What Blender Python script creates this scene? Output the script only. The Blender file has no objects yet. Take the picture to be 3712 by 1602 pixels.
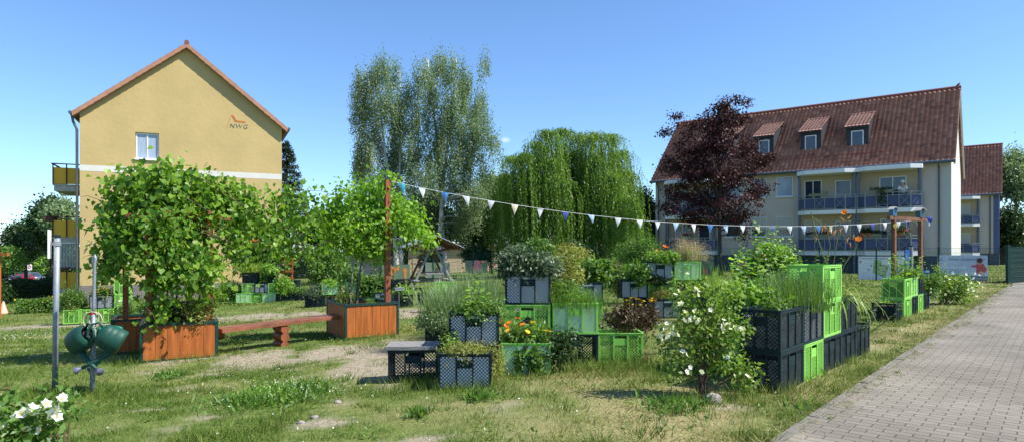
import bpy, math, random
import numpy as np
from mathutils import Vector, Matrix

# ------------------------------------------------------------------ camera, sky, sun
SC = bpy.context.scene
COL = SC.collection
F, UC, VH, EYE = 2300.0, 1856.0, 905.0, 1.5
cam_d = bpy.data.cameras.new("camera"); cam = bpy.data.objects.new("camera", cam_d); COL.objects.link(cam)
cam.location = (0, 0, EYE); cam.rotation_euler = (math.radians(90), 0, 0)
cam_d.sensor_width = 36; cam_d.lens = 36 * F / 3712; cam_d.shift_y = (VH - 801) / 3712
cam_d.clip_start = 0.05; cam_d.clip_end = 3000
SC.camera = cam
SUN_EL, SUN_AZ = 50.0, 104.0          # azimuth clockwise from +Y (view axis)
w = bpy.data.worlds.new("World"); SC.world = w; w.use_nodes = True
nt = w.node_tree; nt.nodes.clear()
sky = nt.nodes.new('ShaderNodeTexSky'); sky.sky_type = 'NISHITA'; sky.sun_disc = False
sky.sun_elevation = math.radians(SUN_EL); sky.sun_rotation = math.radians(SUN_AZ)
sky.air_density = 1.0; sky.dust_density = 0.15; sky.ozone_density = 2.0; sky.altitude = 30
tint = nt.nodes.new('ShaderNodeMix'); tint.data_type = 'RGBA'; tint.blend_type = 'MULTIPLY'
tint.inputs[0].default_value = 1.0; tint.inputs[7].default_value = (0.77, 0.98, 1.22, 1)
bg = nt.nodes.new('ShaderNodeBackground'); bg.inputs[1].default_value = 0.102
# one small wisp of cloud low over the willow
geo = nt.nodes.new('ShaderNodeTexCoord')
dot = nt.nodes.new('ShaderNodeVectorMath'); dot.operation = 'DISTANCE'
cd = Vector(((1832 - UC) / F, 1, -(508 - VH) / F)).normalized()
nz = nt.nodes.new('ShaderNodeTexNoise'); nz.inputs['Scale'].default_value = 60; nz.inputs['Detail'].default_value = 4
sc_ = nt.nodes.new('ShaderNodeVectorMath'); sc_.operation = 'MULTIPLY'; sc_.inputs[1].default_value = (1, 1, 1.9)
nt.links.new(geo.outputs['Generated'], sc_.inputs[0])
nt.links.new(sc_.outputs[0], dot.inputs[0]); dot.inputs[1].default_value = (cd.x, cd.y, cd.z * 1.9)
nt.links.new(geo.outputs['Generated'], nz.inputs['Vector'])
mr = nt.nodes.new('ShaderNodeMapRange'); mr.inputs[1].default_value = 0.010; mr.inputs[2].default_value = 0.0
nt.links.new(dot.outputs['Value'], mr.inputs[0])
mu = nt.nodes.new('ShaderNodeMath'); mu.operation = 'MULTIPLY'
nt.links.new(mr.outputs[0], mu.inputs[0]); nt.links.new(nz.outputs[0], mu.inputs[1])
mx = nt.nodes.new('ShaderNodeMix'); mx.data_type = 'RGBA'; mx.inputs[7].default_value = (7.5, 8, 8.5, 1)
nt.links.new(sky.outputs[0], tint.inputs[6]); nt.links.new(tint.outputs[2], mx.inputs[6]); nt.links.new(mu.outputs[0], mx.inputs[0])
nt.links.new(mx.outputs[2], bg.inputs[0])
wo = nt.nodes.new('ShaderNodeOutputWorld'); nt.links.new(bg.outputs[0], wo.inputs[0])
sd = bpy.data.lights.new("sun", 'SUN'); sd.energy = 5.0; sd.angle = math.radians(0.53); sd.color = (1, 0.95, 0.86)
so = bpy.data.objects.new("sun", sd); COL.objects.link(so)
az, el = math.radians(SUN_AZ), math.radians(SUN_EL)
sv = Vector((math.sin(az) * math.cos(el), math.cos(az) * math.cos(el), math.sin(el)))
so.rotation_euler = sv.to_track_quat('Z', 'Y').to_euler(); so.location = sv * 60
vs = SC.view_settings; vs.view_transform = 'Standard'; vs.look = 'None'; vs.exposure = 0.80; vs.gamma = 1.0

rng = np.random.default_rng(7); random.seed(7)
PI = math.pi
def A(u): return (u - UC) / F
def slope(a):
    t = np.clip(0.2 - np.asarray(a, float), 0, 2.2); return 0.055 * t * t / (t * t + 0.38)
def gz(x, y):
    yc = np.clip(np.asarray(y, float), 2.0, 1e6)
    return -slope(np.asarray(x, float) / yc) * np.minimum(yc, 220)
def gzf(x, y): return float(gz(x, y))
def P(u, v, Y): return Vector((A(u) * Y, Y, EYE - (v - VH) / F * Y))
def G(u, v):
    a = A(u); Y = EYE / ((v - VH) / F - float(slope(a))); return Vector((a * Y, Y, gzf(a * Y, Y)))
def GY(u, Y): return Vector((A(u) * Y, Y, gzf(A(u) * Y, Y)))

# ------------------------------------------------------------------ materials
def nmat(name):
    m = bpy.data.materials.new(name); m.use_nodes = True
    n = m.node_tree; return m, n, n.nodes['Principled BSDF'], n.nodes['Material Output']
def mat(name, c, rough=0.7, var=0.15, scale=8.0, bump=0.0, bscale=60.0, spec=0.3, metal=0.0, c2=None, stretch=(1, 1, 1)):
    m, n, b, o = nmat(name)
    tc = n.nodes.new('ShaderNodeTexCoord'); mp = n.nodes.new('ShaderNodeMapping'); mp.inputs['Scale'].default_value = stretch
    n.links.new(tc.outputs['Object'], mp.inputs[0])
    t = n.nodes.new('ShaderNodeTexNoise'); t.inputs['Scale'].default_value = scale; t.inputs['Detail'].default_value = 6
    n.links.new(mp.outputs[0], t.inputs['Vector'])
    r = n.nodes.new('ShaderNodeValToRGB')
    r.color_ramp.elements[0].position = 0.3; r.color_ramp.elements[1].position = 0.7
    c2 = c2 or tuple(min(1, x * (1 + var)) for x in c); c1 = tuple(x * (1 - var) for x in c)
    if c2 and var == 0: c1 = c
    r.color_ramp.elements[0].color = (*c1, 1); r.color_ramp.elements[1].color = (*c2, 1)
    n.links.new(t.outputs[0], r.inputs[0]); n.links.new(r.outputs[0], b.inputs['Base Color'])
    b.inputs['Roughness'].default_value = rough; b.inputs['Specular IOR Level'].default_value = spec; b.inputs['Metallic'].default_value = metal
    if bump:
        t2 = n.nodes.new('ShaderNodeTexNoise'); t2.inputs['Scale'].default_value = bscale; t2.inputs['Detail'].default_value = 4
        n.links.new(mp.outputs[0], t2.inputs['Vector'])
        bp = n.nodes.new('ShaderNodeBump'); bp.inputs['Strength'].default_value = bump; bp.inputs['Distance'].default_value = 0.02
        n.links.new(t2.outputs[0], bp.inputs['Height']); n.links.new(bp.outputs[0], b.inputs['Normal'])
    return m
def leafmat(name, c1, c2, trans=0.35, rough=0.45, spec=0.35):
    m, n, b, o = nmat(name)
    at = n.nodes.new('ShaderNodeAttribute'); at.attribute_name = 'rnd'
    mx = n.nodes.new('ShaderNodeMix'); mx.data_type = 'RGBA'; mx.inputs[6].default_value = (*c1, 1); mx.inputs[7].default_value = (*c2, 1)
    n.links.new(at.outputs['Fac'], mx.inputs[0]); n.links.new(mx.outputs[2], b.inputs['Base Color'])
    b.inputs['Roughness'].default_value = rough; b.inputs['Specular IOR Level'].default_value = spec
    tr = n.nodes.new('ShaderNodeBsdfTranslucent')
    m2 = n.nodes.new('ShaderNodeMix'); m2.data_type = 'RGBA'; m2.blend_type = 'MULTIPLY'; m2.inputs[0].default_value = 1
    m2.inputs[7].default_value = (1.6, 1.7, 0.8, 1); n.links.new(mx.outputs[2], m2.inputs[6]); n.links.new(m2.outputs[2], tr.inputs[0])
    ms = n.nodes.new('ShaderNodeMixShader'); ms.inputs[0].default_value = trans
    n.links.new(b.outputs[0], ms.inputs[1]); n.links.new(tr.outputs[0], ms.inputs[2]); n.links.new(ms.outputs[0], o.inputs[0])
    return m
M = {}
M['green'] = mat('green_plastic', (.225, .53, .085), .5, .08, 5, spec=.3)
M['dark'] = mat('dark_plastic', (.007, .020, .024), .55, .2, 5, spec=.22)
M['white'] = mat('white_fleece', (.84, .85, .86), .8, .04, 3)
M['blackliner'] = mat('black_liner', (.02, .02, .022), .7, .2, 6)
M['soil'] = mat('soil', (.055, .038, .025), .95, .4, 25, .6)
M['orange'] = mat('orange_wood', (.34, .10, .02), .6, .28, 3, .12, 30, spec=.3, stretch=(6, 6, .6))
M['orangedk'] = mat('red_brown_wood', (.23, .07, .028), .6, .25, 3, .12, 30, stretch=(4, 4, .5))
M['benchwood'] = mat('bench_wood', (.20, .075, .036), .5, .35, 4, .15, 30, spec=.45)
M['planterframe'] = mat('green_frame_paint', (.008, .042, .034), .45, .2, 6)
M['greywood'] = mat('grey_wood', (.22, .21, .20), .85, .25, 4, .3, 30, stretch=(1, 12, 12))
M['brownwood'] = mat('brown_wood', (.15, .07, .038), .7, .3, 3, .2, 30)
M['galv'] = mat('galvanised_steel', (.23, .26, .29), .5, .16, 14, .05, 40, spec=.4, metal=.25)
M['stucco'] = mat('yellow_stucco', (.465, .35, .162), .92, .10, .45, .5, 5, spec=.1)
M['stuccow'] = mat('pale_band_paint', (.60, .585, .54), .9, .05, 2, .2, 20, spec=.1)
M['plinth'] = mat('grey_plinth', (.18, .16, .15), .9, .15, 3, .3, 30)
M['balcyel'] = mat('ochre_balcony_panel', (.64, .37, .03), .6, .05, 2)
M['rust'] = mat('dark_red_paint', (.075, .025, .018), .6, .2, 6)
M['concrete'] = mat('concrete', (.42, .40, .37), .9, .15, 4, .3, 20)
M['whitepaint'] = mat('white_paint', (.78, .78, .78), .5, .04, 2)
M['beige'] = mat('beige_render', (.58, .50, .445), .92, .05, 1.2, .25, 12, spec=.1)
M['sand'] = mat('sand_render', (.50, .41, .29), .92, .05, 1.2, .25, 12, spec=.1)
M['palerender'] = mat('pale_render', (.50, .50, .46), .9, .05, 1.2, .2, 12, spec=.1)
M['bluerender'] = mat('blue_render', (.10, .13, .26), .9, .08, 1.5)
M['blueplinth'] = mat('blue_grey_plinth', (.085, .10, .135), .9, .1, 1.5, .2, 20)
M['balcblue'] = mat('blue_balcony_panel', (.065, .082, .17), .5, .06, 2)
M['railgrey'] = mat('grey_rail_paint', (.30, .33, .34), .45, .08, 5)
M['railblue'] = mat('blue_grey_metal', (.12, .16, .22), .45, .1, 5)
M['gutter'] = mat('zinc_gutter', (.10, .12, .14), .45, .15, 5, metal=.4)
M['glass'] = mat('window_glass', (.035, .05, .07), .06, .3, .8, spec=.8)
M['curtain'] = mat('curtain_glass', (.30, .36, .45), .12, .15, 3, spec=.7, stretch=(8, 8, 1))
M['shutter'] = mat('shutter_slats', (.50, .48, .43), .6, .05, 4)
M['slate'] = mat('dormer_slate', (.035, .037, .045), .6, .3, 6)
M['fence'] = mat('dark_green_fence', (.010, .05, .042), .5, .15, 8)
M['fencescreen'] = mat('green_screen_strip', (.005, .028, .024), .7, .2, 5)
M['bark'] = mat('bark', (.10, .085, .075), .95, .35, 6, .8, 20, stretch=(1, 1, .3))
M['barkdk'] = mat('dark_bark', (.05, .04, .034), .95, .3, 6, .8, 20)
M['birchbark'] = mat('birch_bark', (.52, .50, .47), .8, .25, 4, .3, 12)
M['stem'] = mat('plant_stem', (.14, .15, .05), .8, .3, 10)
M['stembrown'] = mat('woody_stem', (.13, .085, .055), .9, .3, 10)
M['kerb'] = mat('kerb_concrete', (.17, .158, .135), .95, .25, 8, .4, 60)
M['black'] = mat('black_rubber', (.012, .012, .013), .7, .2, 6)
M['stone'] = mat('stone', (.28, .25, .23), .95, .25, 9, .6, 20)
M['can'] = mat('green_can_plastic', (.012, .060, .042), .5, .2, 6, spec=.25)
M['canlight'] = mat('bright_green_can_plastic', (.01, .20, .115), .5, .15, 6, spec=.25)
M['rose_head'] = mat('grey_can_rose', (.10, .11, .16), .4, .1, 8)
M['hose'] = mat('beige_hose', (.40, .36, .24), .5, .1, 8)
M['shrubR'] = leafmat('leaf_red', (.3, .02, .02), (.45, .06, .05))
M['l_vine'] = leafmat('leaf_vine', (.04, .13, .014), (.25, .39, .045), .42, .42, .32)
M['l_fruit'] = leafmat('leaf_fruit_tree', (.07, .20, .016), (.30, .46, .05), .42, .42, .3)
M['l_birch'] = leafmat('leaf_birch', (.10, .165, .075), (.235, .31, .16), .34, .5, .45)  # leaf tones lightened so the colour carries the haze of distance
M['l_willow'] = leafmat('leaf_willow', (.05, .125, .016), (.20, .32, .05), .38)
M['l_beech'] = leafmat('leaf_copper_beech', (.018, .007, .010), (.07, .023, .027), .2, .5, .2)
M['l_dark'] = leafmat('leaf_dark', (.014, .04, .012), (.05, .10, .022), .25)
M['l_mid'] = leafmat('leaf_mid', (.045, .115, .018), (.15, .26, .045), .33)
M['l_light'] = leafmat('leaf_light', (.10, .23, .028), (.28, .43, .07), .38)
M['l_yellow'] = leafmat('leaf_yellowish', (.13, .17, .03), (.34, .33, .09), .35)
M['l_sage'] = leafmat('leaf_sage', (.045, .085, .04), (.15, .20, .115), .2)
M['l_lav'] = leafmat('leaf_lavender', (.11, .19, .07), (.26, .35, .18), .25)
M['l_conifer'] = leafmat('leaf_conifer', (.008, .025, .012), (.03, .06, .025), .1)
M['l_brown'] = leafmat('leaf_withered', (.035, .022, .010), (.11, .07, .03), .15)
M['l_dry'] = leafmat('leaf_dry_grass', (.30, .22, .12), (.50, .40, .26), .25)
M['l_phila'] = leafmat('leaf_mock_orange', (.06, .15, .016), (.27, .36, .07), .38, .42, .3)
M['l_lily'] = leafmat('leaf_daylily', (.14, .24, .03), (.36, .44, .08), .35)
M['pet_white'] = leafmat('petal_white', (.72, .74, .70), (.86, .87, .84), .3)
M['pet_orange'] = leafmat('petal_orange', (.75, .14, .01), (.85, .26, .02), .3)
M['pet_yellow'] = leafmat('petal_yellow', (.80, .42, .01), (.85, .60, .04), .3)
M['pet_red'] = leafmat('petal_red', (.55, .02, .02), (.7, .05, .06), .3)
M['pet_pink'] = leafmat('petal_pink', (.4, .02, .18), (.5, .1, .28), .3)
def flat(name, c, rough=.6): return mat(name, c, rough, .06, 6)

# ------------------------------------------------------------------ mesh helpers
def link(o, parent=None):
    COL.objects.link(o)
    if parent: o.parent = parent
    return o
def tag(o, label=None, cat=None, group=None, kind=None):
    if label: o['label'] = label
    if cat: o['category'] = cat
    if group: o['group'] = group
    if kind: o['kind'] = kind
    return o
def empty(name, loc, rz=0, label=None, cat=None, group=None):
    o = bpy.data.objects.new(name, None); link(o); o.location = loc; o.rotation_euler = (0, 0, rz); o.empty_display_size = .2
    return tag(o, label, cat, group)
def mesh_np(name, V, Fs, rnd=None, mats=(), smooth=False):
    """V (n,3); Fs list of (m,k) index arrays"""
    me = bpy.data.meshes.new(name); V = np.asarray(V, np.float32)
    me.vertices.add(len(V)); me.vertices.foreach_set('co', V.ravel())
    Fs = [np.asarray(f, np.int32) for f in Fs if len(f)]
    loops = np.concatenate([f.ravel() for f in Fs]); tot = np.concatenate([np.full(len(f), f.shape[1], np.int32) for f in Fs])
    me.loops.add(len(loops)); me.loops.foreach_set('vertex_index', loops)
    me.polygons.add(len(tot)); st = np.concatenate([[0], np.cumsum(tot)[:-1]]).astype(np.int32)
    me.polygons.foreach_set('loop_start', st); me.polygons.foreach_set('loop_total', tot)
    if smooth: me.polygons.foreach_set('use_smooth', np.ones(len(tot), bool))
    if rnd is not None:
        at = me.attributes.new('rnd', 'FLOAT', 'POINT'); at.data.foreach_set('value', np.asarray(rnd, np.float32))
    for m in mats: me.materials.append(m)
    me.update(calc_edges=True); return me
class MB:
    def __init__(s): s.v = []; s.f = []; s.mi = []; s.cm = 0; s.sm = False
    def add(s, vs, fs):
        b = len(s.v); s.v += [tuple(x) for x in vs]
        for f in fs: s.f.append(tuple(b + i for i in f)); s.mi.append(s.cm)
        return s
    def box(s, x0, x1, y0, y1, z0, z1):
        return s.add([(x0, y0, z0), (x1, y0, z0), (x1, y1, z0), (x0, y1, z0), (x0, y0, z1), (x1, y0, z1), (x1, y1, z1), (x0, y1, z1)],
                     [(0, 3, 2, 1), (4, 5, 6, 7), (0, 1, 5, 4), (1, 2, 6, 5), (2, 3, 7, 6), (3, 0, 4, 7)])
    def bar(s, p, q, w, h=None, up=(0, 0, 1)):
        h = h or w; p = Vector(p); q = Vector(q); d = (q - p).normalized(); up = Vector(up)
        if abs(d.dot(up)) > .98: up = Vector((0, 1, 0))
        a = d.cross(up).normalized() * w / 2; b = a.cross(d).normalized() * h / 2
        vs = [p - a - b, p + a - b, p + a + b, p - a + b, q - a - b, q + a - b, q + a + b, q - a + b]
        return s.add(vs, [(3, 2, 1, 0), (4, 5, 6, 7), (0, 1, 5, 4), (1, 2, 6, 5), (2, 3, 7, 6), (3, 0, 4, 7)])
    def tube(s, pts, r, n=8, cap=True):
        pts = [Vector(p) for p in pts]; R = r if isinstance(r, (list, tuple)) else [r] * len(pts)
        b = len(s.v); ref = Vector((0.13, .21, 1)).normalized(); prev = None
        for i, p in enumerate(pts):
            d = (pts[min(i + 1, len(pts) - 1)] - pts[max(i - 1, 0)])
            d = d.normalized() if d.length > 1e-9 else Vector((0, 0, 1))
            if prev is None:
                a = d.cross(ref if abs(d.dot(ref)) < .95 else Vector((1, 0, 0))).normalized()
            else: a = (prev - d * prev.dot(d)).normalized()
            prev = a; c = d.cross(a)
            for k in range(n):
                t = 2 * PI * k / n; s.v.append(tuple(p + (a * math.cos(t) + c * math.sin(t)) * R[i]))
        for i in range(len(pts) - 1):
            for k in range(n):
                k2 = (k + 1) % n; s.f.append((b + i * n + k, b + i * n + k2, b + (i + 1) * n + k2, b + (i + 1) * n + k)); s.mi.append(s.cm)
        if cap:
            s.f.append(tuple(b + k for k in range(n))[::-1]); s.mi.append(s.cm)
            s.f.append(tuple(b + (len(pts) - 1) * n + k for k in range(n))); s.mi.append(s.cm)
        return s
    def prism(s, poly, y0, y1, axis='y'):
        n = len(poly)
        def mk(p, t):
            return (p[0], t, p[1]) if axis == 'y' else ((t, p[0], p[1]) if axis == 'x' else (p[0], p[1], t))
        vs = [mk(p, y0) for p in poly] + [mk(p, y1) for p in poly]
        fs = [tuple(range(n))[::-1], tuple(range(n, 2 * n))] + [(i, (i + 1) % n, n + (i + 1) % n, n + i) for i in range(n)]
        return s.add(vs, fs)
    def blob(s, c, r, nu=10, nv=7, jit=0.0):
        c = Vector(c); r = (r, r, r) if not hasattr(r, '__len__') else r; vs = [(c.x, c.y, c.z - r[2])]
        for i in range(1, nv):
            ph = -PI / 2 + PI * i / nv
            for k in range(nu):
                t = 2 * PI * k / nu; j = 1 + random.uniform(-jit, jit)
                vs.append((c.x + r[0] * math.cos(ph) * math.cos(t) * j, c.y + r[1] * math.cos(ph) * math.sin(t) * j, c.z + r[2] * math.sin(ph) * j))
        vs.append((c.x, c.y, c.z + r[2])); L = len(vs) - 1; fs = []
        for k in range(nu): fs.append((0, 1 + (k + 1) % nu, 1 + k)); fs.append((L, L - nu + k, L - nu + (k + 1) % nu))
        for i in range(nv - 2):
            for k in range(nu):
                a = 1 + i * nu + k; b = 1 + i * nu + (k + 1) % nu; fs.append((a, b, b + nu, a + nu))
        return s.add(vs, fs)
    def mesh(s, name, mats, smooth=False):
        me = bpy.data.meshes.new(name); me.from_pydata(s.v, [], s.f)
        for m in (mats if isinstance(mats, (list, tuple)) else [mats]): me.materials.append(m)
        if any(s.mi): me.polygons.foreach_set('material_index', s.mi)
        if smooth: me.polygons.foreach_set('use_smooth', [True] * len(s.f))
        me.update(); return me
    def build(s, name, mats, parent=None, smooth=False, **kw):
        o = bpy.data.objects.new(name, s.mesh(name, mats, smooth)); link(o, parent); return tag(o, **kw)
def inst(name, me, parent, loc=(0, 0, 0), rot=(0, 0, 0), sc=(1, 1, 1)):
    o = bpy.data.objects.new(name, me); link(o, parent); o.location = loc; o.rotation_euler = rot; o.scale = sc; return o

# ------------------------------------------------------------------ leaves
KITE = (np.array([[0, 0, 0], [-.5, .45, .10], [0, 1, 0], [.5, .45, .10]]), [np.array([[0, 3, 2, 1]])])
HEART = (np.array([[0, .08, 0], [-.38, -.06, .06], [-.55, .38, .12], [0, 1, -.08], [.55, .38, .12], [.38, -.06, .06]]),
         [np.array([[0, 3, 2, 1], [0, 5, 4, 3]])])
BLADE = (np.array([[-.5, 0, 0], [.5, 0, 0], [.0, 1, .0]]), [np.array([[0, 1, 2]])])
def nrm(a): return a / np.maximum(np.linalg.norm(a, axis=1, keepdims=True), 1e-9)
class Leaves:
    def __init__(s): s.V = []; s.F = {3: [], 4: []}; s.R = []; s.n = 0
    def put(s, P_, D, N, L, W, shape=KITE, rnd=None):
        P_ = np.asarray(P_, float); n = len(P_)
        if not n: return s
        D = nrm(np.asarray(D, float)); X = nrm(np.cross(D, N)); Z = np.cross(X, D)
        T, fs = shape; L = np.broadcast_to(np.asarray(L, float), (n,)); W = np.broadcast_to(np.asarray(W, float), (n,))
        V = P_[:, None, :] + T[None, :, 0, None] * X[:, None, :] * W[:, None, None] + T[None, :, 1, None] * D[:, None, :] * L[:, None, None] + T[None, :, 2, None] * Z[:, None, :] * L[:, None, None]
        k = len(T); s.V.append(V.reshape(-1, 3))
        rn = rng.random(n) if rnd is None else np.broadcast_to(rnd, (n,)); s.R.append(np.repeat(rn, k))
        base = s.n + np.arange(n)[:, None, None] * k
        for f in fs: s.F[f.shape[1]].append((base + f[None]).reshape(-1, f.shape[1]))
        s.n += n * k; return s
    def build(s, name, m, parent=None, **kw):
        Fs = [np.concatenate(s.F[k]) for k in (3, 4) if s.F[k]]
        me = mesh_np(name, np.concatenate(s.V), Fs, np.concatenate(s.R), [m]); o = bpy.data.objects.new(name, me); link(o, parent); return tag(o, **kw)
def rdir(n, up=0.0, r=rng):
    d = nrm(r.normal(size=(n, 3))); d[:, 2] += up; return nrm(d)
def in_blobs(n, blobs, shell=.5):
    """sample points in ellipsoids (cx,cy,cz,rx,ry,rz[,weight]); returns pts, outward normals"""
    B = np.array([list(b) + [1.0] * (7 - len(b)) for b in blobs], float)
    wgt = B[:, 6] * np.cbrt(B[:, 3] * B[:, 4] * B[:, 5]) ** 2; idx = rng.choice(len(B), n, p=wgt / wgt.sum())
    d = nrm(rng.normal(size=(n, 3))); r = shell + (1 - shell) * rng.random(n) ** .6
    return B[idx, :3] + d * B[idx, 3:6] * r[:, None], d
def leaf_cloud(lv, blobs, K, per, kr, L, W, shape=KITE, droop=.3, shell=.45, stretch=(1, 1, 1), Lvar=.35, out=.9):
    c, o = in_blobs(K, blobs, shell); n = K * per
    tone = np.repeat(rng.random(K), per)
    pts = np.repeat(c, per, 0) + rng.normal(size=(n, 3)) * kr * np.array(stretch)
    oo = np.repeat(o, per, 0)
    D = nrm(rng.normal(size=(n, 3)) + oo * .5 - np.array([0, 0, droop * 2]))
    N = nrm(oo * out + rng.normal(size=(n, 3)) * .8 + np.array([0, 0, .8]))
    l = L * (1 + rng.uniform(-Lvar, Lvar, n)); lv.put(pts, D, N, l, l * W, shape, np.clip(.6 * tone + .5 * rng.random(n) - .05, 0, 1))
    return c
def pblob(u, v, Y, ru, rv, rd, wgt=1.0):
    p = P(u, v, Y); k = Y / F; return (p.x, p.y, p.z, ru * k, rd, rv * k, wgt)
def vnoise(x, y, s, seed=0):
    x = np.asarray(x) / s; y = np.asarray(y) / s; xi = np.floor(x).astype(np.int64); yi = np.floor(y).astype(np.int64)
    fx = x - xi; fy = y - yi; fx = fx * fx * (3 - 2 * fx); fy = fy * fy * (3 - 2 * fy)
    def h(a, b):
        q = (a * 374761393 + b * 668265263 + seed * 974711) & 0xffffffff; q = ((q ^ (q >> 13)) * 1274126177) & 0xffffffff
        return ((q ^ (q >> 16)) & 0xffff) / 65535.0
    return (h(xi, yi) * (1 - fx) + h(xi + 1, yi) * fx) * (1 - fy) + (h(xi, yi + 1) * (1 - fx) + h(xi + 1, yi + 1) * fx) * fy
def text_mesh(txt, size, m, extr=.004, shear=0.0, space=1.0):
    cu = bpy.data.curves.new('t', 'FONT'); cu.body = txt; cu.size = size; cu.extrude = extr; cu.shear = shear; cu.space_character = space; cu.resolution_u = 3
    o = bpy.data.objects.new('t', cu); COL.objects.link(o); dg = bpy.context.evaluated_depsgraph_get()
    me = bpy.data.meshes.new_from_object(o.evaluated_get(dg)); bpy.data.objects.remove(o); bpy.data.curves.remove(cu)
    me.materials.clear(); me.materials.append(m); return me

# ------------------------------------------------------------------ ground, path, road
PE = np.array([2.38, 5.24]); PD = np.array([math.sin(math.radians(41)), math.cos(math.radians(41))]); PR = np.array([PD[1], -PD[0]])
def dpath(x, y): return (x - PE[0]) * PR[0] + (y - PE[1]) * PR[1]
def seg_dist(x, y, pts):
    d = np.full(np.shape(x), 1e9)
    for (ax, ay), (bx, by) in zip(pts[:-1], pts[1:]):
        t = np.clip(((x - ax) * (bx - ax) + (y - ay) * (by - ay)) / ((bx - ax) ** 2 + (by - ay) ** 2), 0, 1)
        d = np.minimum(d, np.hypot(x - ax - t * (bx - ax), y - ay - t * (by - ay)))
    return d
BARE = [(-2.7, 10.4, 2.1, 1.0), (-1.7, 9.0, .8, 1.4), (-1.5, 7.6, .5, .7), (-1.75, 5.9, .55, .3), (-.9, 5.2, .5, .35), (-4.3, 7.9, .8, .22), (-3.9, 6.9, .6, .18), (-2.2, 8.3, .9, .4), (-3.0, 6.4, .4, .14), (2.0, 6.0, .5, .25)]
def bare_f(x, y):
    n = vnoise(x, y, .45, 3) * .6 + vnoise(x, y, .16, 5) * .4
    b = np.clip(1.5 - seg_dist(x, y, [(-14, 18.2), (-8, 19.3), (-4.5, 18.6), (-2.5, 17.6), (.3, 17.2)]) / 1.15, 0, 1.2)
    for cx, cy, rx, ry in BARE:
        b = np.maximum(b, (1.5 if cy > 8.7 else 1.0) - np.hypot((x - cx) / rx, (y - cy) / ry) * .8)
    return np.clip((b + (n - .5) * 1.7 - .42) * 1.9, 0, 1)
def dry_f(x, y):
    n = vnoise(x, y, .9, 11) * .5 + vnoise(x, y, .3, 13) * .3 + vnoise(x, y, 2.5, 17) * .2
    d = dpath(x, y); e = np.clip(1.0 - np.abs(d + .7) / 1.5, 0, 1) * .55
    far = np.clip((y - 24) / 8, 0, 1) * .25
    return np.clip((n - .48) * 1.9 + e + .03 - far, 0, 1)
m, n, b, o = nmat('lawn_soil')
at1 = n.nodes.new('ShaderNodeAttribute'); at1.attribute_name = 'bare'; at2 = n.nodes.new('ShaderNodeAttribute'); at2.attribute_name = 'dry'
tc = n.nodes.new('ShaderNodeTexCoord')
def noise(n, tc, sc, det=5):
    t = n.nodes.new('ShaderNodeTexNoise'); t.inputs['Scale'].default_value = sc; t.inputs['Detail'].default_value = det
    n.links.new(tc.outputs['Object'], t.inputs['Vector']); return t
def mixc(n, f, a, b_):
    x = n.nodes.new('ShaderNodeMix'); x.data_type = 'RGBA'
    for i, s in ((0, f), (6, a), (7, b_)):
        if isinstance(s, (tuple, float, int)): x.inputs[i].default_value = (*s, 1) if isinstance(s, tuple) else s
        else: n.links.new(s, x.inputs[i])
    return x.outputs[2]
def rampf(n, s, a, b_):
    r = n.nodes.new('ShaderNodeMapRange'); r.inputs[1].default_value = a; r.inputs[2].default_value = b_; n.links.new(s, r.inputs[0]); return r.outputs[0]
g1 = mixc(n, rampf(n, noise(n, tc, 9).outputs[0], .35, .65), (.085, .125, .028), (.15, .185, .05))
dr = mixc(n, rampf(n, noise(n, tc, 30).outputs[0], .35, .65), (.22, .20, .085), (.32, .27, .145))
g2 = mixc(n, at2.outputs['Fac'], g1, dr)
so1 = mixc(n, rampf(n, noise(n, tc, 14, 8).outputs[0], .35, .7), (.24, .20, .14), (.36, .31, .235))
g3 = mixc(n, at1.outputs['Fac'], g2, so1)
n.links.new(g3, b.inputs['Base Color']); b.inputs['Roughness'].default_value = 1; b.inputs['Specular IOR Level'].default_value = .1
bp = n.nodes.new('ShaderNodeBump'); bp.inputs['Strength'].default_value = .7; bp.inputs['Distance'].default_value = .03
n.links.new(noise(n, tc, 40, 6).outputs[0], bp.inputs['Height']); n.links.new(bp.outputs[0], b.inputs['Normal'])
M['ground'] = m
def spaced(lo, hi, fine, a, b, grow=1.12):
    xs = list(np.arange(lo, hi, fine)); s = fine
    while xs[-1] < b: s *= grow; xs.append(xs[-1] + s)
    s = fine; l = []; x = lo
    while x > a: s *= grow; x -= s; l.append(x)
    return np.array(l[::-1] + xs)
gx = spaced(-9, 10, .11, -900, 900); gy = spaced(3.5, 21, .11, -300, 1500)
X, Y = np.meshgrid(gx, gy); Zg = gz(X, Y) + (vnoise(X, Y, .8, 21) - .5) * .03 * (np.hypot(X, Y) < 40) * (dpath(X, Y) < -.35)
Zg = np.where(dpath(X, Y) > -.3, Zg - .012, Zg)
nx, ny = len(gx), len(gy); idx = np.arange(nx * ny).reshape(ny, nx)
Fq = np.stack([idx[:-1, :-1], idx[:-1, 1:], idx[1:, 1:], idx[1:, :-1]], -1).reshape(-1, 4)
me = mesh_np('ground', np.stack([X, Y, Zg], -1).reshape(-1, 3), [Fq], None, [M['ground']], True)
for nm, fn in (('bare', bare_f), ('dry', dry_f)):
    at = me.attributes.new(nm, 'FLOAT', 'POINT'); at.data.foreach_set('value', fn(X.ravel(), Y.ravel()).astype(np.float32))
tag(link(bpy.data.objects.new('ground', me)), kind='structure')

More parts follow.
